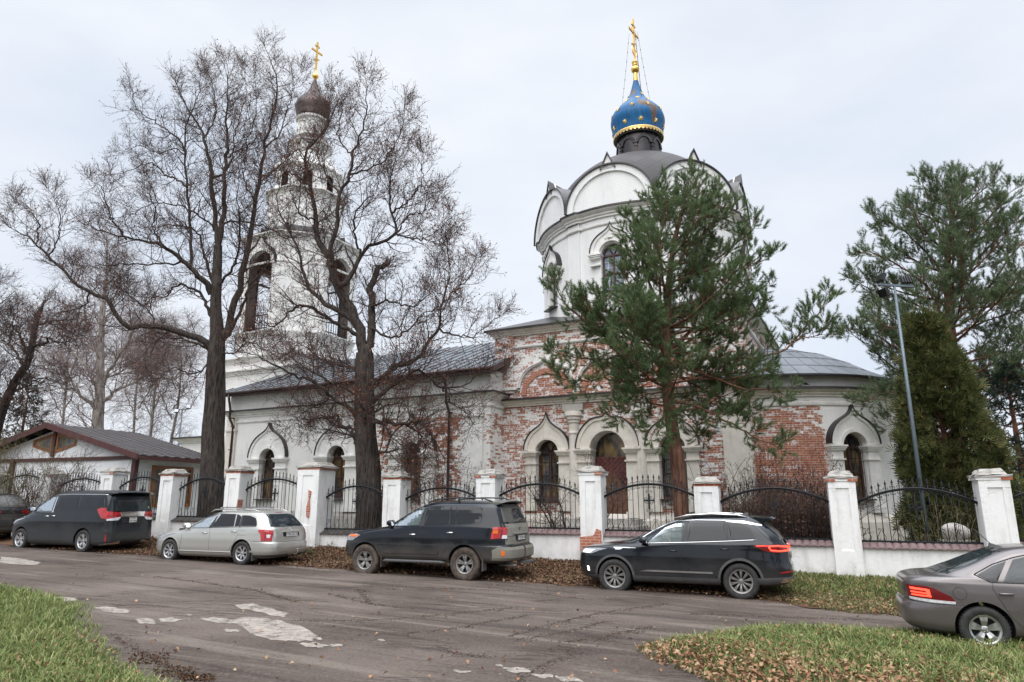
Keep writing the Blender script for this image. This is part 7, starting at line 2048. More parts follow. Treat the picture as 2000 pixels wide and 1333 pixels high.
# ---- second linden
Y2 = 24.3; g2 = np.random.default_rng(12)
b2, tr2 = trunk_px([(723, 1015), (720, 930), (715, 870), (712, 800), (712, 740), (713, 690)], Y2, [.45, .40, .38, .36, .35, .31])
LB = [
 ([(713, 715), (709, 686), (700, 633), (674, 590), (655, 545), (648, 515), (639, 494), (625, 475), (615, 459), (615, 407), (604, 364), (594, 320), (605, 285), (630, 262), (648, 225)], .8, .27, .02),
 ([(650, 520), (644, 485), (657, 442), (663, 381), (683, 342), (687, 307), (700, 270), (713, 235), (718, 198), (713, 152)], -.6, .13, .012),
 ([(660, 560), (678, 550), (687, 538), (704, 499), (739, 477), (774, 455), (765, 416), (761, 364), (770, 320), (790, 275)], 1.0, .14, .012),
 ([(774, 455), (795, 463), (813, 468), (835, 470), (858, 480), (880, 465)], -.6, .05, .01), ([(720, 690), (726, 633), (726, 577), (731, 540), (742, 523), (752, 517)], .8, .19, .13),
 ([(706, 655), (691, 629), (652, 603), (625, 585), (604, 564), (594, 533), (583, 494), (565, 446), (541, 390), (548, 340)], 1.6, .15, .012),
 ([(700, 655), (672, 640), (644, 625), (615, 605), (587, 596), (565, 612), (552, 625), (526, 638), (505, 620)], -1.8, .11, .012),
 ([(722, 760), (750, 735), (775, 713), (799, 710), (820, 695), (844, 659), (860, 640), (865, 590), (878, 533), (874, 470), (868, 430)], -1.0, .14, .012), ([(857, 642), (890, 655), (920, 660), (945, 640), (975, 620)], .5, .05, .008),
 ([(720, 795), (733, 782), (760, 758), (790, 738), (814, 722), (830, 732), (865, 758), (895, 755), (940, 731), (985, 722)], .8, .12, .012), ([(865, 758), (885, 790), (905, 800), (925, 830)], .5, .05, .01),
 ([(718, 835), (730, 827), (760, 827), (799, 827), (820, 821), (838, 845), (856, 875), (870, 915)], -1.4, .12, .012), ([(790, 827), (820, 850), (830, 880), (825, 920)], 1.0, .06, .01),
 ([(708, 820), (697, 809), (670, 791), (646, 773), (610, 746), (565, 728), (535, 713), (499, 695), (470, 680)], -1.6, .11, .012), ([(646, 773), (630, 790), (600, 800), (570, 830)], .4, .05, .01),
 ([(700, 872), (691, 850), (686, 836), (664, 833), (655, 812), (628, 815), (600, 830)], 1.2, .09, .012), ([(604, 364), (570, 340), (545, 330), (520, 345)], 1.2, .05, .01), ([(663, 381), (630, 330), (620, 290), (640, 240), (628, 200)], 1.8, .05, .01),
 ([(683, 342), (720, 330), (760, 300), (785, 250), (790, 215)], -.6, .05, .01), ([(765, 416), (800, 390), (825, 350), (828, 300)], -.6, .05, .01), ([(687, 307), (660, 260), (668, 215), (655, 180)], .6, .04, .01),
 ([(726, 600), (760, 590), (800, 600), (840, 570), (850, 520)], 2.2, .06, .01), ([(615, 430), (590, 420), (570, 380), (560, 310)], -1.5, .05, .01), ([(704, 499), (690, 450), (705, 400), (735, 370), (745, 310)], -2.0, .06, .01),
 ([(725, 640), (770, 660), (800, 640), (830, 610), (900, 600)], -2.4, .06, .01), ([(713, 740), (690, 720), (640, 710), (600, 680), (560, 660)], 2.4, .07, .01), ([(716, 800), (740, 790), (760, 850), (790, 880), (800, 930)], -2.0, .05, .01),
 ([(774, 455), (800, 420), (840, 410), (860, 380)], 1.2, .05, .01), ([(865, 590), (900, 560), (925, 530), (930, 500)], .6, .04, .01),
]
limbs2 = [limb_px(p, Y2, d, a * .78, b * .75, 26, g2, .035) for p, d, a, b in LB]
for q_ in range(7):
    P, d_, r_ = sample(tr2[0][None], tr2[1][None], np.array([[.46 + .5 * q_ / 7]])); a_ = q_ * 2.4
    q, rr = shoot(P[0], np.array([[math.cos(a_), math.sin(a_), .25]]), np.array([g2.uniform(2.2, 4.2)]), np.array([.05]), .008, 16, .13, -.045 if q_ % 2 else .02, g2); limbs2.append((q[0], rr[0]))
t2 = bare_tree('linden_tree', 'bare tree with rusty leaf remnants and a sawn limb, between silver and navy cars', 'tree', b2, limbs2, tr2, 22, M['bark'], M['twig'], M['leaf_rust'], nleaf=16000, leaf=.06, group='old bare lindens by the fence', dens=(.22, 6, 5))

# ---- trees far behind on the left
def simple_tree(name, label, u, v, Y, pts, ws, limbs, seed, bark, twig, droop=0.0, **kw):
    b, tr = trunk_px(pts, Y, ws)
    gg = np.random.default_rng(seed)
    lb = [limb_px(p, Y, d, a, bb, 20, gg, .06) for p, d, a, bb in limbs] + [tr]
    return bare_tree(name, label, 'tree', b, lb, tr, seed, bark, twig, M['leaf_rust'], droop=droop, **kw)
simple_tree('birch_tree', 'broad bare birch rising behind the ridge of the maroon tiled roof', 190, 960, 44, [(190, 960), (190, 880), (191, 820), (195, 770), (196, 700), (200, 620), (207, 540), (210, 480)], [.42, .36, .34, .28, .22, .16, .08, .03],
 [([(190, 800), (165, 780), (140, 745), (110, 730), (80, 690)], -2, .13, .02), ([(191, 785), (180, 735), (160, 705), (140, 690), (110, 640)], 2, .12, .02), ([(200, 785), (225, 765), (250, 750), (280, 738), (310, 700)], 1.5, .12, .02),
  ([(199, 760), (225, 705), (245, 680), (260, 640), (285, 600)], -2, .12, .02), ([(196, 700), (170, 640), (160, 580), (150, 520)], 2, .09, .02), ([(200, 640), (225, 580), (240, 520)], -1.5, .07, .02), ([(197, 740), (230, 730), (270, 690), (290, 660)], 3, .08, .02)],
 31, M['bark_birch'], M['twig_birch'], .10, lens=((2.2, 4.2), (1.0, 2.2), (.5, 1.2)), nleaf=1500, rt=(.035, .015, .009), dens=(.34, 7, 6), group='bare birches beyond the churchyard')
for k, (u0, sh, Y, sc) in enumerate(((292, 0, 52, 1.0), (330, 10, 56, .95), (262, -6, 60, .85), (118, 0, 56, .9))):
    simple_tree('birch_tree', ['slender bare weeping birch left of the thin floodlight post', 'bare weeping birch just right of the slender one, nearest the big furrowed trunk', 'fainter weeping birch farther behind the maroon roof', 'weeping birch far left, behind the gable of the white house'][k], u0, 960, Y,
     [(u0, 960), (u0 + sh * .3, 870), (u0 + 8 + sh, 790), (u0 + 14 + sh, 720), (u0 + 12 + sh, 650 + 20 * k)], [.15, .12, .09, .06, .02],
     [([(u0 + 6, 820), (u0 - 20, 760), (u0 - 35, 700)], 1, .06, .015), ([(u0 + 8, 800), (u0 + 35, 750), (u0 + 48, 690)], -1, .06, .015), ([(u0 + 14, 760), (u0 - 5, 700), (u0 - 12, 640)], -1, .05, .015), ([(u0 + 14, 740), (u0 + 36, 690), (u0 + 38, 640)], 1, .05, .015)],
     40 + k, M['bark_birch'], M['twig_birch'], .22, lens=((1.8, 3.4), (1.0, 2.4), (.5, 1.4)), nleaf=600, rt=(.025, .012, .008), dens=(.34, 6, 6), group='bare birches beyond the churchyard', up=(.12, .02, 0))
simple_tree('leaning_tree', 'dark leaning tree with a snapped top above the left edge of the white house', -20, 960, 33, [(-25, 960), (-12, 870), (5, 800), (30, 745), (57, 700), (66, 655), (74, 615), (82, 600)], [.24, .21, .20, .18, .15, .13, .11, .08],
 [([(57, 700), (40, 660), (30, 640), (0, 630)], 1, .09, .015), ([(62, 680), (95, 665), (125, 670), (150, 655)], -1, .08, .015), ([(20, 770), (45, 760), (80, 740), (110, 745)], 1.5, .07, .015), ([(50, 712), (30, 690), (20, 650), (35, 600)], 2, .07, .015), ([(70, 640), (95, 625), (130, 625), (160, 610)], 1, .06, .012), ([(10, 790), (-20, 740), (-40, 690)], 1, .08, .015), ([(35, 740), (60, 780), (70, 820)], -1, .05, .012)],
 51, M['bark'], M['twig'], 0, nleaf=2500, lens=((1.2, 2.6), (.6, 1.3), (.3, .6)), dens=(.22, 6, 6), leaf=.07)
simple_tree('edge_tree', 'bare crown reaching in over the left edge above the parked cars', -70, 960, 30, [(-75, 960), (-70, 850), (-60, 740), (-55, 640), (-50, 560)], [.3, .26, .22, .16, .06],
 [([(-62, 760), (-30, 700), (0, 660), (15, 620)], 1, .09, .01), ([(-60, 700), (-35, 640), (-10, 590), (0, 550)], -1, .08, .01), ([(-58, 650), (-30, 600), (-15, 560)], 1, .06, .01)], 52, M['bark'], M['twig'], 0, nleaf=600)

# ---- shrubs
def shrub(name, label, u, Y, W, H, n, seed, twig, leafmat=None, nleaf=0, leaf=.05, spread=.55, dens=(5, 5), lean=(0, 0), D=None, lens=((.5, 1.0), (.2, .45)), r0=.016, cat='shrub', base_v=1010, group=None):
    g = np.random.default_rng(seed); c = gbase(u, base_v, Y); D = D or W * .7
    root = empty(name, tuple(c), 0, label, cat, group)
    p = np.stack([g.uniform(-W / 2, W / 2, n) * .6, g.uniform(-D / 2, D / 2, n) * .6, np.zeros(n)], -1)
    d = np.stack([p[:, 0] / W * 2 * spread + g.normal(0, .25, n) + lean[0], p[:, 1] / D * 2 * spread + g.normal(0, .25, n) + lean[1], np.ones(n)], -1)
    P, Rr = shoot(p, d, g.uniform(.6, 1.05, n) * H, np.full(n, r0) * g.uniform(.6, 1.4, n), .005, 10, .10, .03, g)
    v = Veg(); V, F = tubes_np(P, Rr, 4); v.add(V, F)
    P1, R1 = spawn(P, Rr, dens[0], .25, 1, lens[0], 45, 6, .2, .05, .7, .009, .005, g, .004); V, F = tubes_np(P1, R1, 3); v.add(V, F)
    P2, R2 = spawn(P1, R1, dens[1], .2, 1, lens[1], 45, 4, .25, .03, .8, .006, .004, g, .003); V, F = tubes_np(P2, R2, 3); v.add(V, F)
    v.build('stems', twig, root)
    if nleaf:
        k = g.choice(len(P2), min(nleaf, len(P2)), replace=False); j = g.integers(1, 4, len(k)); V, F = leaves_np(P2[k, j], leaf, g); np_mesh('leaves', V, F, leafmat, root)
    return root
shrub('brown_shrub', 'dense brown shrub behind the railing between two white pillars, before the round brick wall', 1525, 19.6, 3.0, 2.15, 150, 61, M['twig'], M['shrubleaf'], 14000, .055, dens=(8, 7), D=1.6)
shrub('brown_shrub', 'tall wispy brown shrub against the pale church corner, right of the pine', 1455, 21.5, 1.6, 3.3, 26, 62, M['twig'], M['shrubleaf'], 700, .05, dens=(5, 4))
shrub('brown_shrub', 'loose brown shrub growing up the brick wall left of the round apse window', 1570, 21.0, 1.9, 3.1, 70, 63, M['twig'], M['shrubleaf'], 5000, .05, dens=(6, 6))
shrub('bare_shrub', 'bare pale stemmed shrub behind the railing in front of the thuja', 1835, 18.3, 1.6, 1.9, 22, 64, M['twig_yellow'], dens=(4, 3), r0=.014)
shrub('bare_sapling', 'bare many stemmed sapling before the arched window left of the red door', 1122, 20.9, 1.0, 3.2, 9, 65, M['twig'], dens=(7, 6), r0=.034, lens=((.6, 1.3), (.3, .6)), lean=(-.10, 0))
shrub('bare_shrub', 'thicket of mossy twigs over the left gable of the white house', 0, 27.6, 4.6, 4.0, 44, 66, M['twig_yellow'], dens=(7, 7), r0=.02, lens=((.8, 1.6), (.3, .7)))
shrub('bare_shrub', 'thin upright bare shrub before the middle of the white gable wall', 165, 27.0, 2.2, 3.6, 14, 67, M['twig'], dens=(6, 5), r0=.016, lens=((.6, 1.3), (.3, .6)))
shrub('bare_shrub', 'low dark bare shrub at the foot of the white gable wall, behind the second pillar', 95, 27.0, 3.0, 2.5, 26, 68, M['twig'], dens=(6, 6), r0=.018)
shrub('bare_shrub', 'thin dark stems by the brick wall behind the dirty off-road car', 875, 23.2, 1.4, 3.1, 20, 69, M['twig'], dens=(6, 6), r0=.014)

# ---- conifers
def tufts_np(pos, dirs, g, n=24, L=.11, w=.006, open_=.75, spread=.10):
    """bottlebrush of needles round each short shoot"""
    m = len(pos); s = g.random((m, n)); az = g.uniform(0, 2 * np.pi, (m, n))
    d = nrmz(dirs); a = np.where(np.abs(d[:, 2:3]) < .9, np.array([0, 0, 1.0]), np.array([1.0, 0, 0]))
    X = nrmz(np.cross(d, a)); Y = np.cross(d, X)
    o = g.normal(open_, .22, (m, n))
    nd = d[:, None] * np.cos(o)[..., None] + (X[:, None] * np.cos(az)[..., None] + Y[:, None] * np.sin(az)[..., None]) * np.sin(o)[..., None]
    p0 = pos[:, None] + d[:, None] * ((s - .5) * spread * 2)[..., None]
    ln = L * g.uniform(.7, 1.2, (m, n))[..., None]
    side = nrmz(np.cross(nd, g.normal(0, 1, (m, n, 3)))) * w
    V = np.stack([p0 - side, p0 + side, p0 + nd * ln], 2).reshape(-1, 3)
    F = np.arange(m * n * 3).reshape(-1, 3); return V, F
def pine(label, base, trunk, limbs, seed, mat, auto=(), dens=(.30, 4), tl=((.55, 1.25), (.22, .5)), tn=26, tL=.12, name='pine_tree', tw=.0065, tpos=(.55, .8, 1.0), group='pines of the churchyard', droopy=.0):
    g = np.random.default_rng(seed); root = empty(name, tuple(base), 0, label, 'tree', group); B0 = np.array(base)
    v = Veg(); V, F = tubes_np(trunk[0][None] - B0, trunk[1][None], 14); v.add(V, F); v.build('trunk', M['bark_pine'], root, True)
    br = Veg(); P1 = []; R1 = []
    for P, Rr in list(limbs) + [(trunk[0][-9:], trunk[1][-9:])]:
        V, F = tubes_np(P[None] - B0, Rr[None], 6); br.add(V, F)
        Ln = np.linalg.norm(np.diff(P, axis=0), axis=1).sum(); m = max(4, int(Ln / dens[0]))
        p, r = spawn(P[None], Rr[None], m, .22, 1.0, tl[0], 55, 7, .10, .10 - droopy, .6, .013, .006, g, .004, .45); P1.append(p); R1.append(r)
        p, r = shoot(P[-1:].repeat(2, 0), nrmz((P[-1:] - P[-3:-2]).repeat(2, 0) + g.normal(0, .2, (2, 3))), np.full(2, .5), np.full(2, .01), .005, 7, .06, .10, g); P1.append(p); R1.append(r)
    P1 = np.concatenate(P1); R1 = np.concatenate(R1); V, F = tubes_np(P1 - B0, R1, 4); br.add(V, F)
    P2, R2 = spawn(P1, R1, dens[1], .25, 1.0, tl[1], 45, 4, .12, .16 - droopy, .8, .009, .005, g, .004, .3); V, F = tubes_np(P2 - B0, R2, 3); br.add(V, F)
    br.build('limbs', M['bark_pine'], root)
    pos = []; dr = []
    for t in tpos:
        p, d, _ = sample(P2, R2, np.full((len(P2), 1), t)); pos.append(p[:, 0]); dr.append(d[:, 0])
    p, d, _ = sample(P1, R1, np.full((len(P1), 1), .97)); pos.append(p[:, 0]); dr.append(d[:, 0])
    pos = np.concatenate(pos) - B0; dr = np.concatenate(dr) + np.array([0, 0, .25 - droopy])
    V, F = tufts_np(pos, dr, g, tn, tL, tw); np_mesh('needles', V, F, mat, root)
    return root
def auto_limbs(trunk, g, n, t0, t1, Lf, up0, r=.05, K=14, away=None):
    """extra limbs all round the trunk; Lf(t) length"""
    out = []
    P, Rr = trunk
    for i in range(n):
        t = t0 + (t1 - t0) * (i + g.random()) / n; p, d, rad = sample(P[None], Rr[None], np.array([[t]]))
        a = i * 2.399 + g.normal(0, .3)
        dd = np.array([[math.cos(a), math.sin(a), up0 + .5 * (t - t0)]])
        q, rr = shoot(p[0], dd, np.array([Lf(t) * g.uniform(.75, 1.1)]), np.array([min(rad[0, 0] * .5, r)]), .010, K, .07, .035, g); out.append((q[0], rr[0]))
    return out
Y3 = 21.5; g3 = np.random.default_rng(13)
b3, tr3 = trunk_px([(1332, 1010), (1327, 940), (1318, 870), (1308, 800), (1302, 740), (1301, 690), (1303, 620), (1308, 540), (1318, 470), (1333, 410), (1346, 352)], Y3, [.24, .215, .205, .19, .18, .15, .13, .10, .08, .05, .015], 40)
PB = [([(1301, 725), (1270, 702), (1235, 690), (1200, 668), (1160, 642), (1125, 612), (1100, 590), (1086, 560)], -.8, .065, .012), ([(1302, 690), (1345, 650), (1368, 595), (1376, 535), (1419, 492), (1453, 463), (1470, 440)], .8, .065, .012),
 ([(1374, 560), (1420, 542), (1460, 520), (1500, 508)], -.5, .03, .01), ([(1303, 715), (1380, 702), (1450, 700), (1520, 690), (1560, 655), (1597, 615), (1612, 585)], .8, .06, .012), ([(1545, 668), (1570, 660), (1600, 655), (1615, 640)], 0, .025, .01),
 ([(1310, 782), (1370, 798), (1430, 828), (1480, 858), (1512, 870)], -.8, .045, .010), ([(1306, 765), (1272, 770), (1235, 790), (1205, 812)], -1.2, .03, .01), ([(1302, 705), (1290, 640), (1290, 560), (1290, 470), (1300, 415)], -1.0, .07, .012),
 ([(1302, 712), (1250, 684), (1200, 700), (1140, 702), (1092, 690)], 1.0, .05, .012), ([(1303, 665), (1270, 602), (1248, 560), (1225, 530), (1218, 525)], .4, .05, .012), ([(1306, 620), (1262, 542), (1242, 452), (1230, 432)], .9, .045, .01),
 ([(1316, 520), (1370, 462), (1402, 432), (1432, 420)], -.5, .035, .01), ([(1303, 705), (1400, 742), (1470, 762), (1525, 762)], -1.3, .05, .01), ([(1335, 420), (1370, 402), (1400, 380)], 0, .02, .008), ([(1330, 430), (1300, 400), (1290, 380)], 0, .02, .008),
 ([(1302, 735), (1240, 745), (1180, 740), (1120, 745), (1090, 735)], -1.2, .045, .01), ([(1305, 640), (1370, 640), (1440, 620), (1490, 600)], -1.6, .045, .01), ([(1303, 690), (1230, 640), (1170, 600), (1150, 590)], -1.6, .045, .01),
 ([(1310, 790), (1350, 820), (1372, 850)], 1.0, .03, .01), ([(1306, 770), (1290, 820), (1275, 850)], -1.2, .025, .01), ([(1303, 725), (1370, 760), (1430, 790), (1460, 800)], 1.5, .04, .01), ([(1380, 530), (1440, 560), (1490, 560)], .8, .03, .01)]
lb3 = [limb_px(p, Y3, d, a, b, 20, g3, .02) for p, d, a, b in PB] + auto_limbs(tr3, g3, 34, .42, .93, lambda t: 2.75 * (1 - ((t - .42) / .56) ** 1.5) + .5, .12, .045) + auto_limbs(tr3, g3, 14, .345, .60, lambda t: 3.3 - 8 * abs(t - .46), -.02, .04)
pine('bushy green pine with a reddish leaning trunk, in front of the church dome', b3, tr3, lb3, 71, M['needle'], dens=(.19, 5), tn=30, tL=.115, tw=.0058)
Y4 = 24.5; g4 = np.random.default_rng(14)
b4, tr4 = trunk_px([(1880, 1010), (1874, 880), (1868, 760), (1858, 660), (1852, 580), (1851, 500), (1860, 420), (1868, 348)], Y4, [.26, .22, .20, .17, .14, .11, .07, .015], 40)
PB = [([(1857, 650), (1800, 602), (1740, 575), (1692, 562), (1672, 548)], .5, .05, .01), ([(1855, 610), (1790, 542), (1722, 502), (1690, 490)], -.8, .05, .01), ([(1852, 550), (1800, 482), (1750, 442), (1708, 420)], .5, .045, .01), ([(1852, 510), (1822, 422), (1800, 352)], -.5, .04, .01),
 ([(1857, 640), (1930, 562), (2000, 472), (2045, 440)], .6, .06, .01), ([(1853, 570), (1900, 482), (1950, 402), (1975, 375)], -.6, .045, .01), ([(1858, 660), (1940, 622), (2020, 600)], 1.0, .05, .01), ([(1862, 700), (1780, 692), (1705, 655), (1652, 640)], .8, .05, .01),
 ([(1866, 740), (1800, 752), (1745, 762), (1690, 785)], -1, .05, .01), ([(1864, 715), (1950, 692), (2035, 680)], -1, .05, .01), ([(1868, 765), (1930, 742), (2010, 765)], .8, .05, .01), ([(1855, 600), (1930, 600), (2010, 560)], -1.5, .04, .01), ([(1860, 430), (1900, 400), (1925, 385)], 0, .03, .01),
 ([(1866, 770), (1790, 810), (1740, 830)], 1.2, .04, .01), ([(1860, 680), (1800, 640), (1740, 640), (1700, 620)], -1.8, .04, .01)]
lb4 = [limb_px(p, Y4, d, a, b, 20, g4, .02) for p, d, a, b in PB] + auto_limbs(tr4, g4, 34, .34, .92, lambda t: 3.6 * (1 - ((t - .34) / .66) ** 1.8) + .6, .25, .05)
pine('airy pine with open crown rising behind the thuja at the right edge', b4, tr4, lb4, 72, M['needle2'], dens=(.18, 6), tn=28, tL=.13, tpos=(.6, 1.0), tw=.0062)
# spruces
def spruce(label, u, Y, H, W, seed, nl=46):
    b = gbase(u, 1000, Y); g = np.random.default_rng(seed); tr = (np.array([[b[0], b[1], b[2] + H * s] for s in np.linspace(0, 1, 40)]), np.linspace(.2, .01, 40))
    lb = auto_limbs(tr, g, nl, .06, .97, lambda t: W * (1 - t) ** .8 + .15, -.12, .03)
    return pine(label, b, tr, lb, seed + 1, M['spruce'], dens=(.16, 4), tl=((.35, .8), (.15, .3)), tn=22, tL=.07, name='spruce_tree', tw=.009, tpos=(.4, .7, 1.0), group='dark spruces', droopy=.18)
spruce('dark blue-green spruce half hidden behind the thuja at the right edge', 2010, 23.0, 6.4, 1.9, 81)
spruce('dark spruce far left, above the roof of the white house', 18, 46, 9.5, 3.0, 83)
spruce('small rounded dark evergreen beside the big furrowed trunk, behind the maroon roof', 378, 52, 5.6, 1.9, 85, 40)
# ---- thuja
YT = 20.2; bt = gbase(1885, 1010, YT); gt = np.random.default_rng(91)
th = empty('thuja_tree', tuple(bt), 0, 'tall dense olive green thuja behind the railing near the right edge', 'tree')
zt = at(1855, 628, YT)[2] - bt[2]
def thuja_r(t): return 1.26 * np.minimum(1, (t / .10) ** .5) * (1 - np.clip((t - .22) / .82, 0, 1) ** 1.6) + .12
nc = 520; m_ = 38; n = nc * m_
tc_ = gt.random(nc) ** .9; ac = gt.uniform(0, 2 * np.pi, nc); rc = thuja_r(tc_) * (.95 - np.abs(gt.normal(0, .16, nc)) + gt.normal(0, .10, nc)); rc[:60] *= .5
ctr = np.stack([-.45 * tc_ ** 1.5 + rc * np.cos(ac), rc * np.sin(ac), tc_ * zt], -1).repeat(m_, 0)
pos = ctr + gt.normal(0, 1, (n, 3)) * np.array([.11, .11, .17]); az = ac.repeat(m_)
out = np.stack([np.cos(az), np.sin(az), gt.normal(.75, .3, n)], -1)
# each spray: a small fan of five flat blades
Vs = []; Fs = []
d = nrmz(out + gt.normal(0, .25, (n, 3))); X = nrmz(np.cross(d, gt.normal(0, 1, (n, 3))))
L = gt.uniform(.12, .30, n)[:, None]; q = 0
for a in (-.9, -.45, 0, .45, .9):
    dd = nrmz(d * math.cos(a) + X * math.sin(a)); w = nrmz(np.cross(dd, np.cross(d, X))) * .017
    V = np.stack([pos - w * .5, pos + dd * L * .6 - w, pos + dd * L, pos + dd * L * .6 + w], 1).reshape(-1, 3)
    Vs.append(V); Fs.append(np.arange(n * 4).reshape(-1, 4) + q); q += n * 4
np_mesh('crown', np.concatenate(Vs), np.concatenate(Fs), M['thuja'], th)
v = Veg(); P = np.array([[[cx_, 0, z_] for cx_, z_ in ((0, 0), (0, 1), (-.1, 2.5), (-.3, 4), (-.43, zt * .95))]]); V, F = tubes_np(P, np.array([[.16, .14, .10, .06, .02]]), 8); v.add(V, F)
m = 120; tt = gt.uniform(.05, .9, m); a = gt.uniform(0, 6.28, m)
P, Rr = shoot(np.stack([-.45 * tt ** 1.5, np.zeros(m), tt * zt], -1), np.stack([np.cos(a), np.sin(a), np.full(m, .8)], -1), thuja_r(tt) * .95, np.full(m, .03), .006, 8, .08, .03, gt)
V, F = tubes_np(P, Rr, 4); v.add(V, F); v.build('trunk', M['bark_pine'], th)
# ---- dark wood on the far side of the street, behind the camera; the car windows mirror it
src_ = [o for o in bpy.data.objects if o.parent == t2 and o.name.startswith(('trunk', 'limbs', 'twigs'))]
for k, (x, y, s_, rz_) in enumerate(((-14, -36, 1.3, .4), (-3, -40, 1.4, 2.0), (12, -36, 1.3, 3.4), (26, -34, 1.3, 5.0), (-30, -30, 1.3, 1.1))):
    for o_ in src_:
        c = o_.copy(); COL.objects.link(c); c.parent = None; c.name = 'woodland'; c.location = (x, y, gz(x)); c.rotation_euler = (0, 0, rz_); c.scale = (s_, s_, s_); tag(c, kind='stuff')
# ------------------------------------------------------------------ near grass banks, verge litter
def bank(name, edge, core, n=90, m=26, h=.10, mat='turf'):
    """edge: world points of the outline against the road; core: matching inner points"""
    E, _ = resample(np.array([[p[0], p[1], 0] for p in edge]), np.zeros(len(edge)), n)
    C, _ = resample(np.array([[p[0], p[1], 0] for p in core]), np.zeros(len(core)), n)
    g = np.random.default_rng(5); wob = np.convolve(g.normal(0, .22, n + 8), np.ones(5) / 5, 'same')[4:-4]
    D = nrmz(E - C); E = E + D * wob[:, None]
    V = np.zeros((n, m, 3))
    for j in range(m):
        s = (j / (m - 1)) ** 1.6; P = E * (1 - s) + C * s; V[:, j] = P
        dd = np.linalg.norm(P - E, axis=1)
        V[:, j, 2] = -GS * P[:, 0] - .03 + (h + .03) * smooth(0, .7, dd) + .02 * np.sin(P[:, 0] * 4.1 + P[:, 1] * 2.3) * smooth(0, .5, dd) + .03 * smooth(.5, 3, dd)
    idx = np.arange(n * m).reshape(n, m); F = np.stack([idx[:-1, :-1], idx[1:, :-1], idx[1:, 1:], idx[:-1, 1:]], -1).reshape(-1, 4)
    o = np_mesh(name, V.reshape(-1, 3), F, M[mat], smooth=True)
    if o.data.polygons[0].normal.z < 0: o.data.flip_normals()
    tag(o, kind='structure'); return V.reshape(-1, 3), F
def scatter(V, F, n, g, wfun=None):
    a, b, c, d = [V[F[:, k]] for k in range(4)]
    ar = np.linalg.norm(np.cross(c - a, d - b), axis=1) / 2
    if wfun is not None: ar = ar * wfun((a + b + c + d) / 4)
    f = g.choice(len(F), n, p=ar / ar.sum()); u, v = g.random((2, n, 1))
    P = (a[f] * (1 - u) + b[f] * u) * (1 - v) + (d[f] * (1 - u) + c[f] * u) * v
    return P
def blades(P, g, H=(.06, .16), w=.006, lean=.5):
    n = len(P); a = g.uniform(0, 6.283, n); L = g.uniform(H[0], H[1], n)[:, None]; ln = g.gamma(2.0, lean / 2, n)[:, None]
    d = np.stack([np.cos(a), np.sin(a), np.zeros(n)], -1); sd = np.stack([-np.sin(a), np.cos(a), np.zeros(n)], -1) * (w * g.uniform(.6, 1.4, n))[:, None]
    up = np.array([0, 0, 1.0])
    p1 = P + (up * .55 + d * ln * .25) * L; p2 = P + (up * .9 + d * ln * .75) * L; p3 = P + (up * (1.05 - .25 * ln) + d * ln * 1.25) * L
    V = np.stack([P - sd, P + sd, p1 - sd * .9, p1 + sd * .9, p2 - sd * .6, p2 + sd * .6, p3], 1).reshape(-1, 3)
    b = np.arange(n)[:, None] * 7
    F = np.concatenate([b + np.array([[0, 1, 3]]), b + np.array([[0, 3, 2]]), b + np.array([[2, 3, 5]]), b + np.array([[2, 5, 4]]), b + np.array([[4, 5, 6]])]); return V, F
gg = np.random.default_rng(101)
pe_ = [on_ground(u, v)[:2] for u, v in [(0, 1140), (60, 1150), (120, 1166), (160, 1200), (205, 1252), (262, 1292), (320, 1322), (365, 1350)]]
pe_ = [pe_[0] + np.array([-9, 6.0]), pe_[0] + np.array([-4, 2.4])] + pe_ + [np.array([-2.9, 6.0]), np.array([-2.4, 4.0])]
core = [(-24, 10), (-20, 9), (-16, 8), (-14, 7), (-12, 7), (-10, 6.5), (-9, 6), (-8, 5.5), (-7.5, 5), (-7, 4.5), (-6.5, 3.5), (-6, 2.5)]
VL, FL = bank('grass_bank', pe_, core, h=.10)
wv = lambda c: 1 / (1 + (np.hypot(c[:, 0], c[:, 1]) / 9) ** 2.4) * (c[:, 1] > 4)
P = scatter(VL, FL, 52000, gg, wv); V, F = blades(P, gg, (.03, .125), .0062, .9); tag(np_mesh('grass', V, F, M['grass']), 'bright green grass on the bank at the lower left', 'grass', kind='stuff')
er = [on_ground(u, v)[:2] for u, v in [(1755, 1236), (1660, 1233), (1560, 1231), (1450, 1236), (1350, 1248), (1275, 1262), (1243, 1272), (1262, 1288), (1300, 1306), (1345, 1324), (1400, 1348)]]
er = [er[0] + FD * 12, er[0] + FD * 6, er[0] + FD * 2] + er + [np.array([2.5, 6.2]), np.array([2.6, 4.0])]
core = [(20, 1), (15, 2), (12, 4), (9.5, 5.5), (8.5, 6), (7.5, 6.5), (6.8, 7), (6, 7.2), (5.4, 7.3), (4.9, 7.4), (4.6, 7.2), (4.4, 6.8), (4.4, 6.3), (4.4, 5.6), (4.5, 4.5), (4.6, 3.4)]
VR, FR = bank('grass_bank', er, core, h=.05)
def core_line(c): # share of leaves against grass: leaves to the front-left tip
    return c[:, 0] * .8 - (10.2 - c[:, 1]) * .9
wr = lambda c: (1 / (1 + (np.hypot(c[:, 0], c[:, 1]) / 10) ** 2.4)) * (c[:, 1] > 4) * (.12 + smooth(.6, 3.4, core_line(c)))
P = scatter(VR, FR, 46000, gg, wr); V, F = blades(P, gg, (.04, .15), .0068, .9); tag(np_mesh('grass', V, F, M['grass']), 'green grass round the wheel of the taupe saloon', 'grass', kind='stuff')
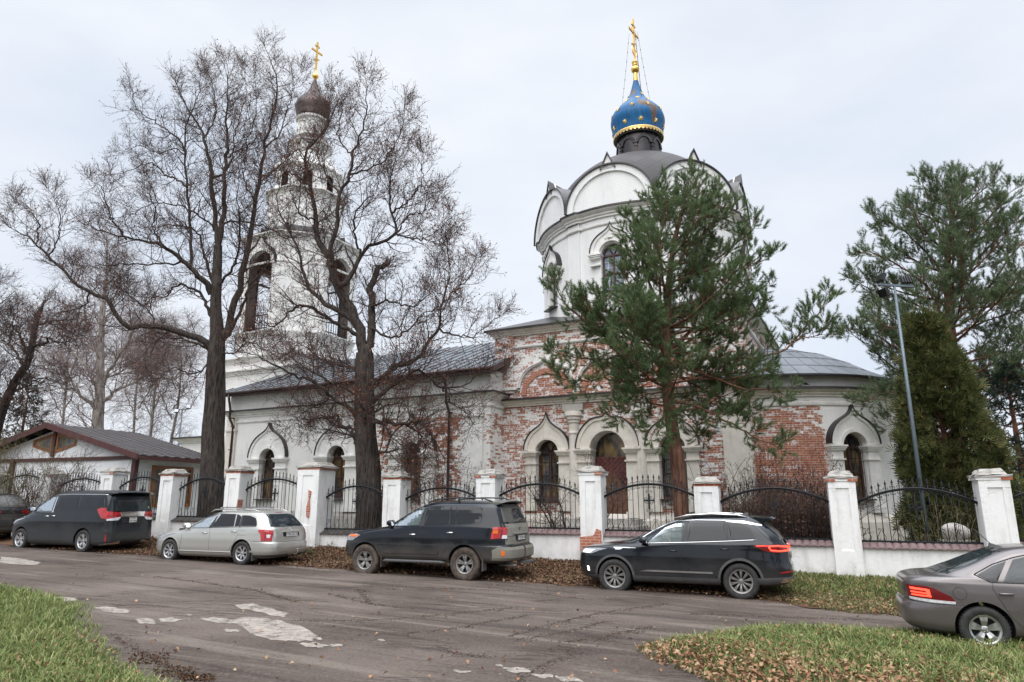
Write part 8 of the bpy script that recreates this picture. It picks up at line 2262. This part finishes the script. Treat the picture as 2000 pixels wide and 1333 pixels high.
P = scatter(VR, FR, 10000, gg, lambda c: (c[:, 1] > 4) * (1 - .6 * smooth(.6, 3.0, core_line(c))) / (1 + (np.hypot(c[:, 0], c[:, 1]) / 12) ** 3)); V, F = blades(P, gg, (.03, .10), .005, 1.2); tag(np_mesh('dry_grass', V, F, M['grass_dull']), 'short dull grass at the tip of the right bank', 'grass', kind='stuff')
def litter(name, P, g, size, mat, label, zk=1.0): 
    P = P + np.stack([np.zeros(len(P)), np.zeros(len(P)), g.uniform(.008, .05, len(P)) * zk], -1); V, F = leaves_np(P, size, g, flat=.5, asp=.8, fold=.5); tag(np_mesh(name, V, F, mat), label, 'fallen leaves', kind='stuff')
P = scatter(VR, FR, 10000, gg, lambda c: (c[:, 1] > 4) * (1.15 - smooth(.0, 4.0, core_line(c))) / (1 + (np.hypot(c[:, 0], c[:, 1]) / 12) ** 3)); litter('fallen_leaves', P, gg, .06, M['leaf'], 'brown fallen leaves over the tip of the right grass bank', 1.9)
P = scatter(VL, FL, 1200, gg, lambda c: wv(c) * (c[:, 0] > -6)); litter('fallen_leaves', P, gg, .055, M['leaf'], 'few brown leaves in the lower left grass')
# gravelly crumbs and leaves along the left bank edge and over the road
def road_pts(us, vs, n, g):
    u = g.uniform(us[0], us[1], n); v = vs[0] + (vs[1] - vs[0]) * g.random(n) ** .8
    return np.array([on_ground(a, b) for a, b in zip(u, v)])
P = road_pts((100, 1750), (1110, 1333), 230, gg); P[:, 2] += .005; litter('fallen_leaves', P, gg, .055, M['leaf'], 'single leaves scattered over the muddy road')
P = np.concatenate([road_pts((a, b), (c, d), 200, gg) for a, b, c, d in ((250, 330, 1275, 1300), (300, 380, 1300, 1325), (350, 420, 1318, 1333))])
P[:, 2] += gg.uniform(.004, .012, len(P)); V, F = leaves_np(P, .028, gg, flat=.5, fold=.8); tag(np_mesh('gravel', V, F, M['verge']), 'loose brown gravel along the left bank', 'gravel', kind='stuff')
# clods of mud along the ruts
def clods(n, seed, us, vs, s, P=None):
    g = np.random.default_rng(seed); P = road_pts(us, vs, n, g) if P is None else P; n = len(P); a = g.uniform(0, 6.28, n); sz = s * g.uniform(.4, 1.5, (n, 1))
    o = np.array([[1, 0, 0], [.3, .9, 0], [-.8, .6, 0], [-.7, -.7, 0], [.4, -.9, 0], [0, 0, .8]])
    c, sn = np.cos(a)[:, None], np.sin(a)[:, None]
    X = o[None, :, 0] * c - o[None, :, 1] * sn; Yy = o[None, :, 0] * sn + o[None, :, 1] * c; Z = o[None, :, 2] * np.ones_like(c) * .7
    V = P[:, None] + np.stack([X, Yy, Z], -1) * sz[:, None] + np.array([0, 0, .002]); V = V.reshape(-1, 3); b = np.arange(n)[:, None] * 6
    F = np.concatenate([b + np.array([[k, (k + 1) % 5, 5]]) for k in range(5)]); return V, F
V, F = clods(2600, 7, (0, 1900), (1100, 1333), .014); tag(np_mesh('mud_crumbs', V, F, M['road']), 'small crumbs of mud over the road', 'mud', kind='stuff')
M['mud'] = earth_mat('wet_mud', [(.034, .024, .019), (.062, .045, .037), (.095, .072, .060)], 5)
RUT = [[(290, 1125), (400, 1140), (500, 1155), (545, 1168), (575, 1175)], [(530, 1164), (575, 1177)], [(570, 1213), (700, 1213), (830, 1205), (930, 1195), (1010, 1187)], [(640, 1160), (700, 1175), (740, 1183), (800, 1190)], [(698, 1152), (722, 1180)], [(850, 1262), (900, 1280), (960, 1285)],
 [(1085, 1257), (1130, 1252), (1165, 1248), (1205, 1238), (1275, 1225)], [(1000, 1252), (1100, 1236), (1185, 1214)], [(1040, 1175), (1092, 1172)], [(990, 1245), (1060, 1225), (1150, 1203), (1300, 1180)], [(1090, 1262), (1112, 1275), (1060, 1300), (1000, 1333)], [(760, 1240), (860, 1232), (960, 1215), (1030, 1203)], [(215, 1240), (260, 1268), (330, 1305), (400, 1333)], [(700, 1145), (860, 1150), (1000, 1156), (1150, 1172)], [(1340, 1200), (1480, 1205), (1700, 1212)]]
Q = []
for q_, rt_ in enumerate(RUT):
    A = np.array([on_ground(u, v) for u, v in rt_]); L_ = np.linalg.norm(np.diff(A, axis=0), axis=1).sum(); m = int(L_ * (420 if q_ in (1, 6) else 260)); a, _ = resample(A, np.zeros(len(A)), 40)
    k = gg.random(m) * 38.9; k = 20 + (k - 20) * (1 if q_ else .9); i = k.astype(int); p = a[i] + (a[i + 1] - a[i]) * (k - i)[:, None]; sd = .13 if q_ in (1, 6) else .085
    w = .6 + .5 * np.sin(k * 1.3 + q_); p = p + np.stack([gg.normal(0, sd, m) * w, gg.normal(0, sd, m) * w, np.zeros(m)], -1); Q.append(p)
V, F = clods(0, 9, 0, 0, .013, np.concatenate(Q)); tag(np_mesh('mud_ridges', V, F, M['mud']), 'dark wet mud ridges left by tyres on the road', 'mud', kind='stuff')
# verge: leaves everywhere, grass to the right
def verge_pts(n, g, s0, s1, t0, t1):
    s = g.uniform(s0, s1, n); e = t1(s) if callable(t1) else t1; t = t0 + (e - t0) * g.random(n)
    P = F0[None] + FD[None] * s[:, None] + FN[None] * t[:, None]; return np.concatenate([P, (ground_z(P[:, 0], P[:, 1]) + .016)[:, None]], 1), s, t
P, s, t = verge_pts(26000, gg, 5, 27.5, .15, lambda s: edge_t(s) + .5 * gg.random(len(s)) ** 3); litter('fallen_leaves', P, gg, .062, M['leaf_dark'], 'brown leaf litter along the foot of the fence under the parked cars')
P, s, t = verge_pts(6000, gg, 26.5, 36, .1, lambda s: edge_t(s)); litter('fallen_leaves', P, gg, .06, M['leaf'], 'leaves among the verge grass at the right')
P, s, t = verge_pts(42000, gg, 26.0, 36, .1, lambda s: edge_t(s) + .1); k = gg.random(len(P)) < (smooth(26.0, 27.6, s) * (.35 + .65 * smooth(4.4, 1.2, t))); V, F = blades(P[k], gg, (.02, .09), .008, 1.0); tag(np_mesh('verge_grass', V, F, M['grass_dull']), 'green and straw grass on the verge right of the blue-black car', 'grass', kind='stuff')
P, s, t = verge_pts(9000, gg, 27.0, 36, .1, 2.2); V, F = blades(P, gg, (.05, .12), .010, .6); tag(np_mesh('verge_grass', V, F, M['grass']), 'greener strip of grass along the low wall', 'grass', kind='stuff')
P, s, t = verge_pts(5000, gg, 5, 26.5, .1, lambda s: edge_t(s)); V, F = blades(P, gg, (.03, .09), .007, .9); tag(np_mesh('verge_grass', V, F, M['grass_dull']), 'sparse grass between the leaves under the parked cars', 'grass', kind='stuff')
# yard grass behind the railings
s = gg.uniform(4, 34, 16000); t = -gg.random(16000) ** 1.2 * 6 - .2; P = F0[None] + FD[None] * s[:, None] + FN[None] * t[:, None]; P = np.concatenate([P, ground_z(P[:, 0], P[:, 1])[:, None]], 1)
V, F = blades(P, gg, (.06, .2), .010, .8); tag(np_mesh('yard_grass', V, F, M['grass_dull']), 'rough grass in the churchyard behind the railings', 'grass', kind='stuff')
# leafy weeds by the wall
def weed(u, v, size, n, label, seed, h=.10):
    g = np.random.default_rng(seed); c = on_ground(u, v, .15); cz = float(ground_z(c[0], c[1])); root = empty('weed_clump', (c[0], c[1], cz), 0, label, 'weeds', 'green weeds at the foot of the low wall')
    p = g.normal(0, 1, (n, 3)) * np.array([size, size * .6, 0]); p[:, 2] = np.abs(g.normal(0, h, n)) + .02
    V, F = leaves_np(p, .07, g, flat=.5, asp=.45); np_mesh('leaves', V, F, M['weed'], root)
    m = max(4, n // 8); P, Rr = shoot(np.zeros((m, 3)) + g.normal(0, 1, (m, 3)) * np.array([size * .6, size * .4, 0]), g.normal(0, .5, (m, 3)) + np.array([0, 0, 1]), np.full(m, h * 1.8), np.full(m, .006), .003, 5, .1, 0, g); V, F = tubes_np(P, Rr, 3); np_mesh('stems', V, F, M['weed'], root)
weed(648, 1078, .12, 120, 'green weed tuft at the wall left of the dirty off-road car nose', 1, .12); weed(665, 1076, .14, 160, 'larger weed tuft touching the nose of the dirty off-road car', 2, .14)
weed(1062, 1095, .20, 200, 'pale green weeds behind the tow hook of the dirty off-road car', 3); weed(1120, 1103, .18, 200, 'pale green weeds left of the crumpled paper', 4); weed(606, 1083, .08, 60, 'small weed beside the tail of the silver estate car', 5)
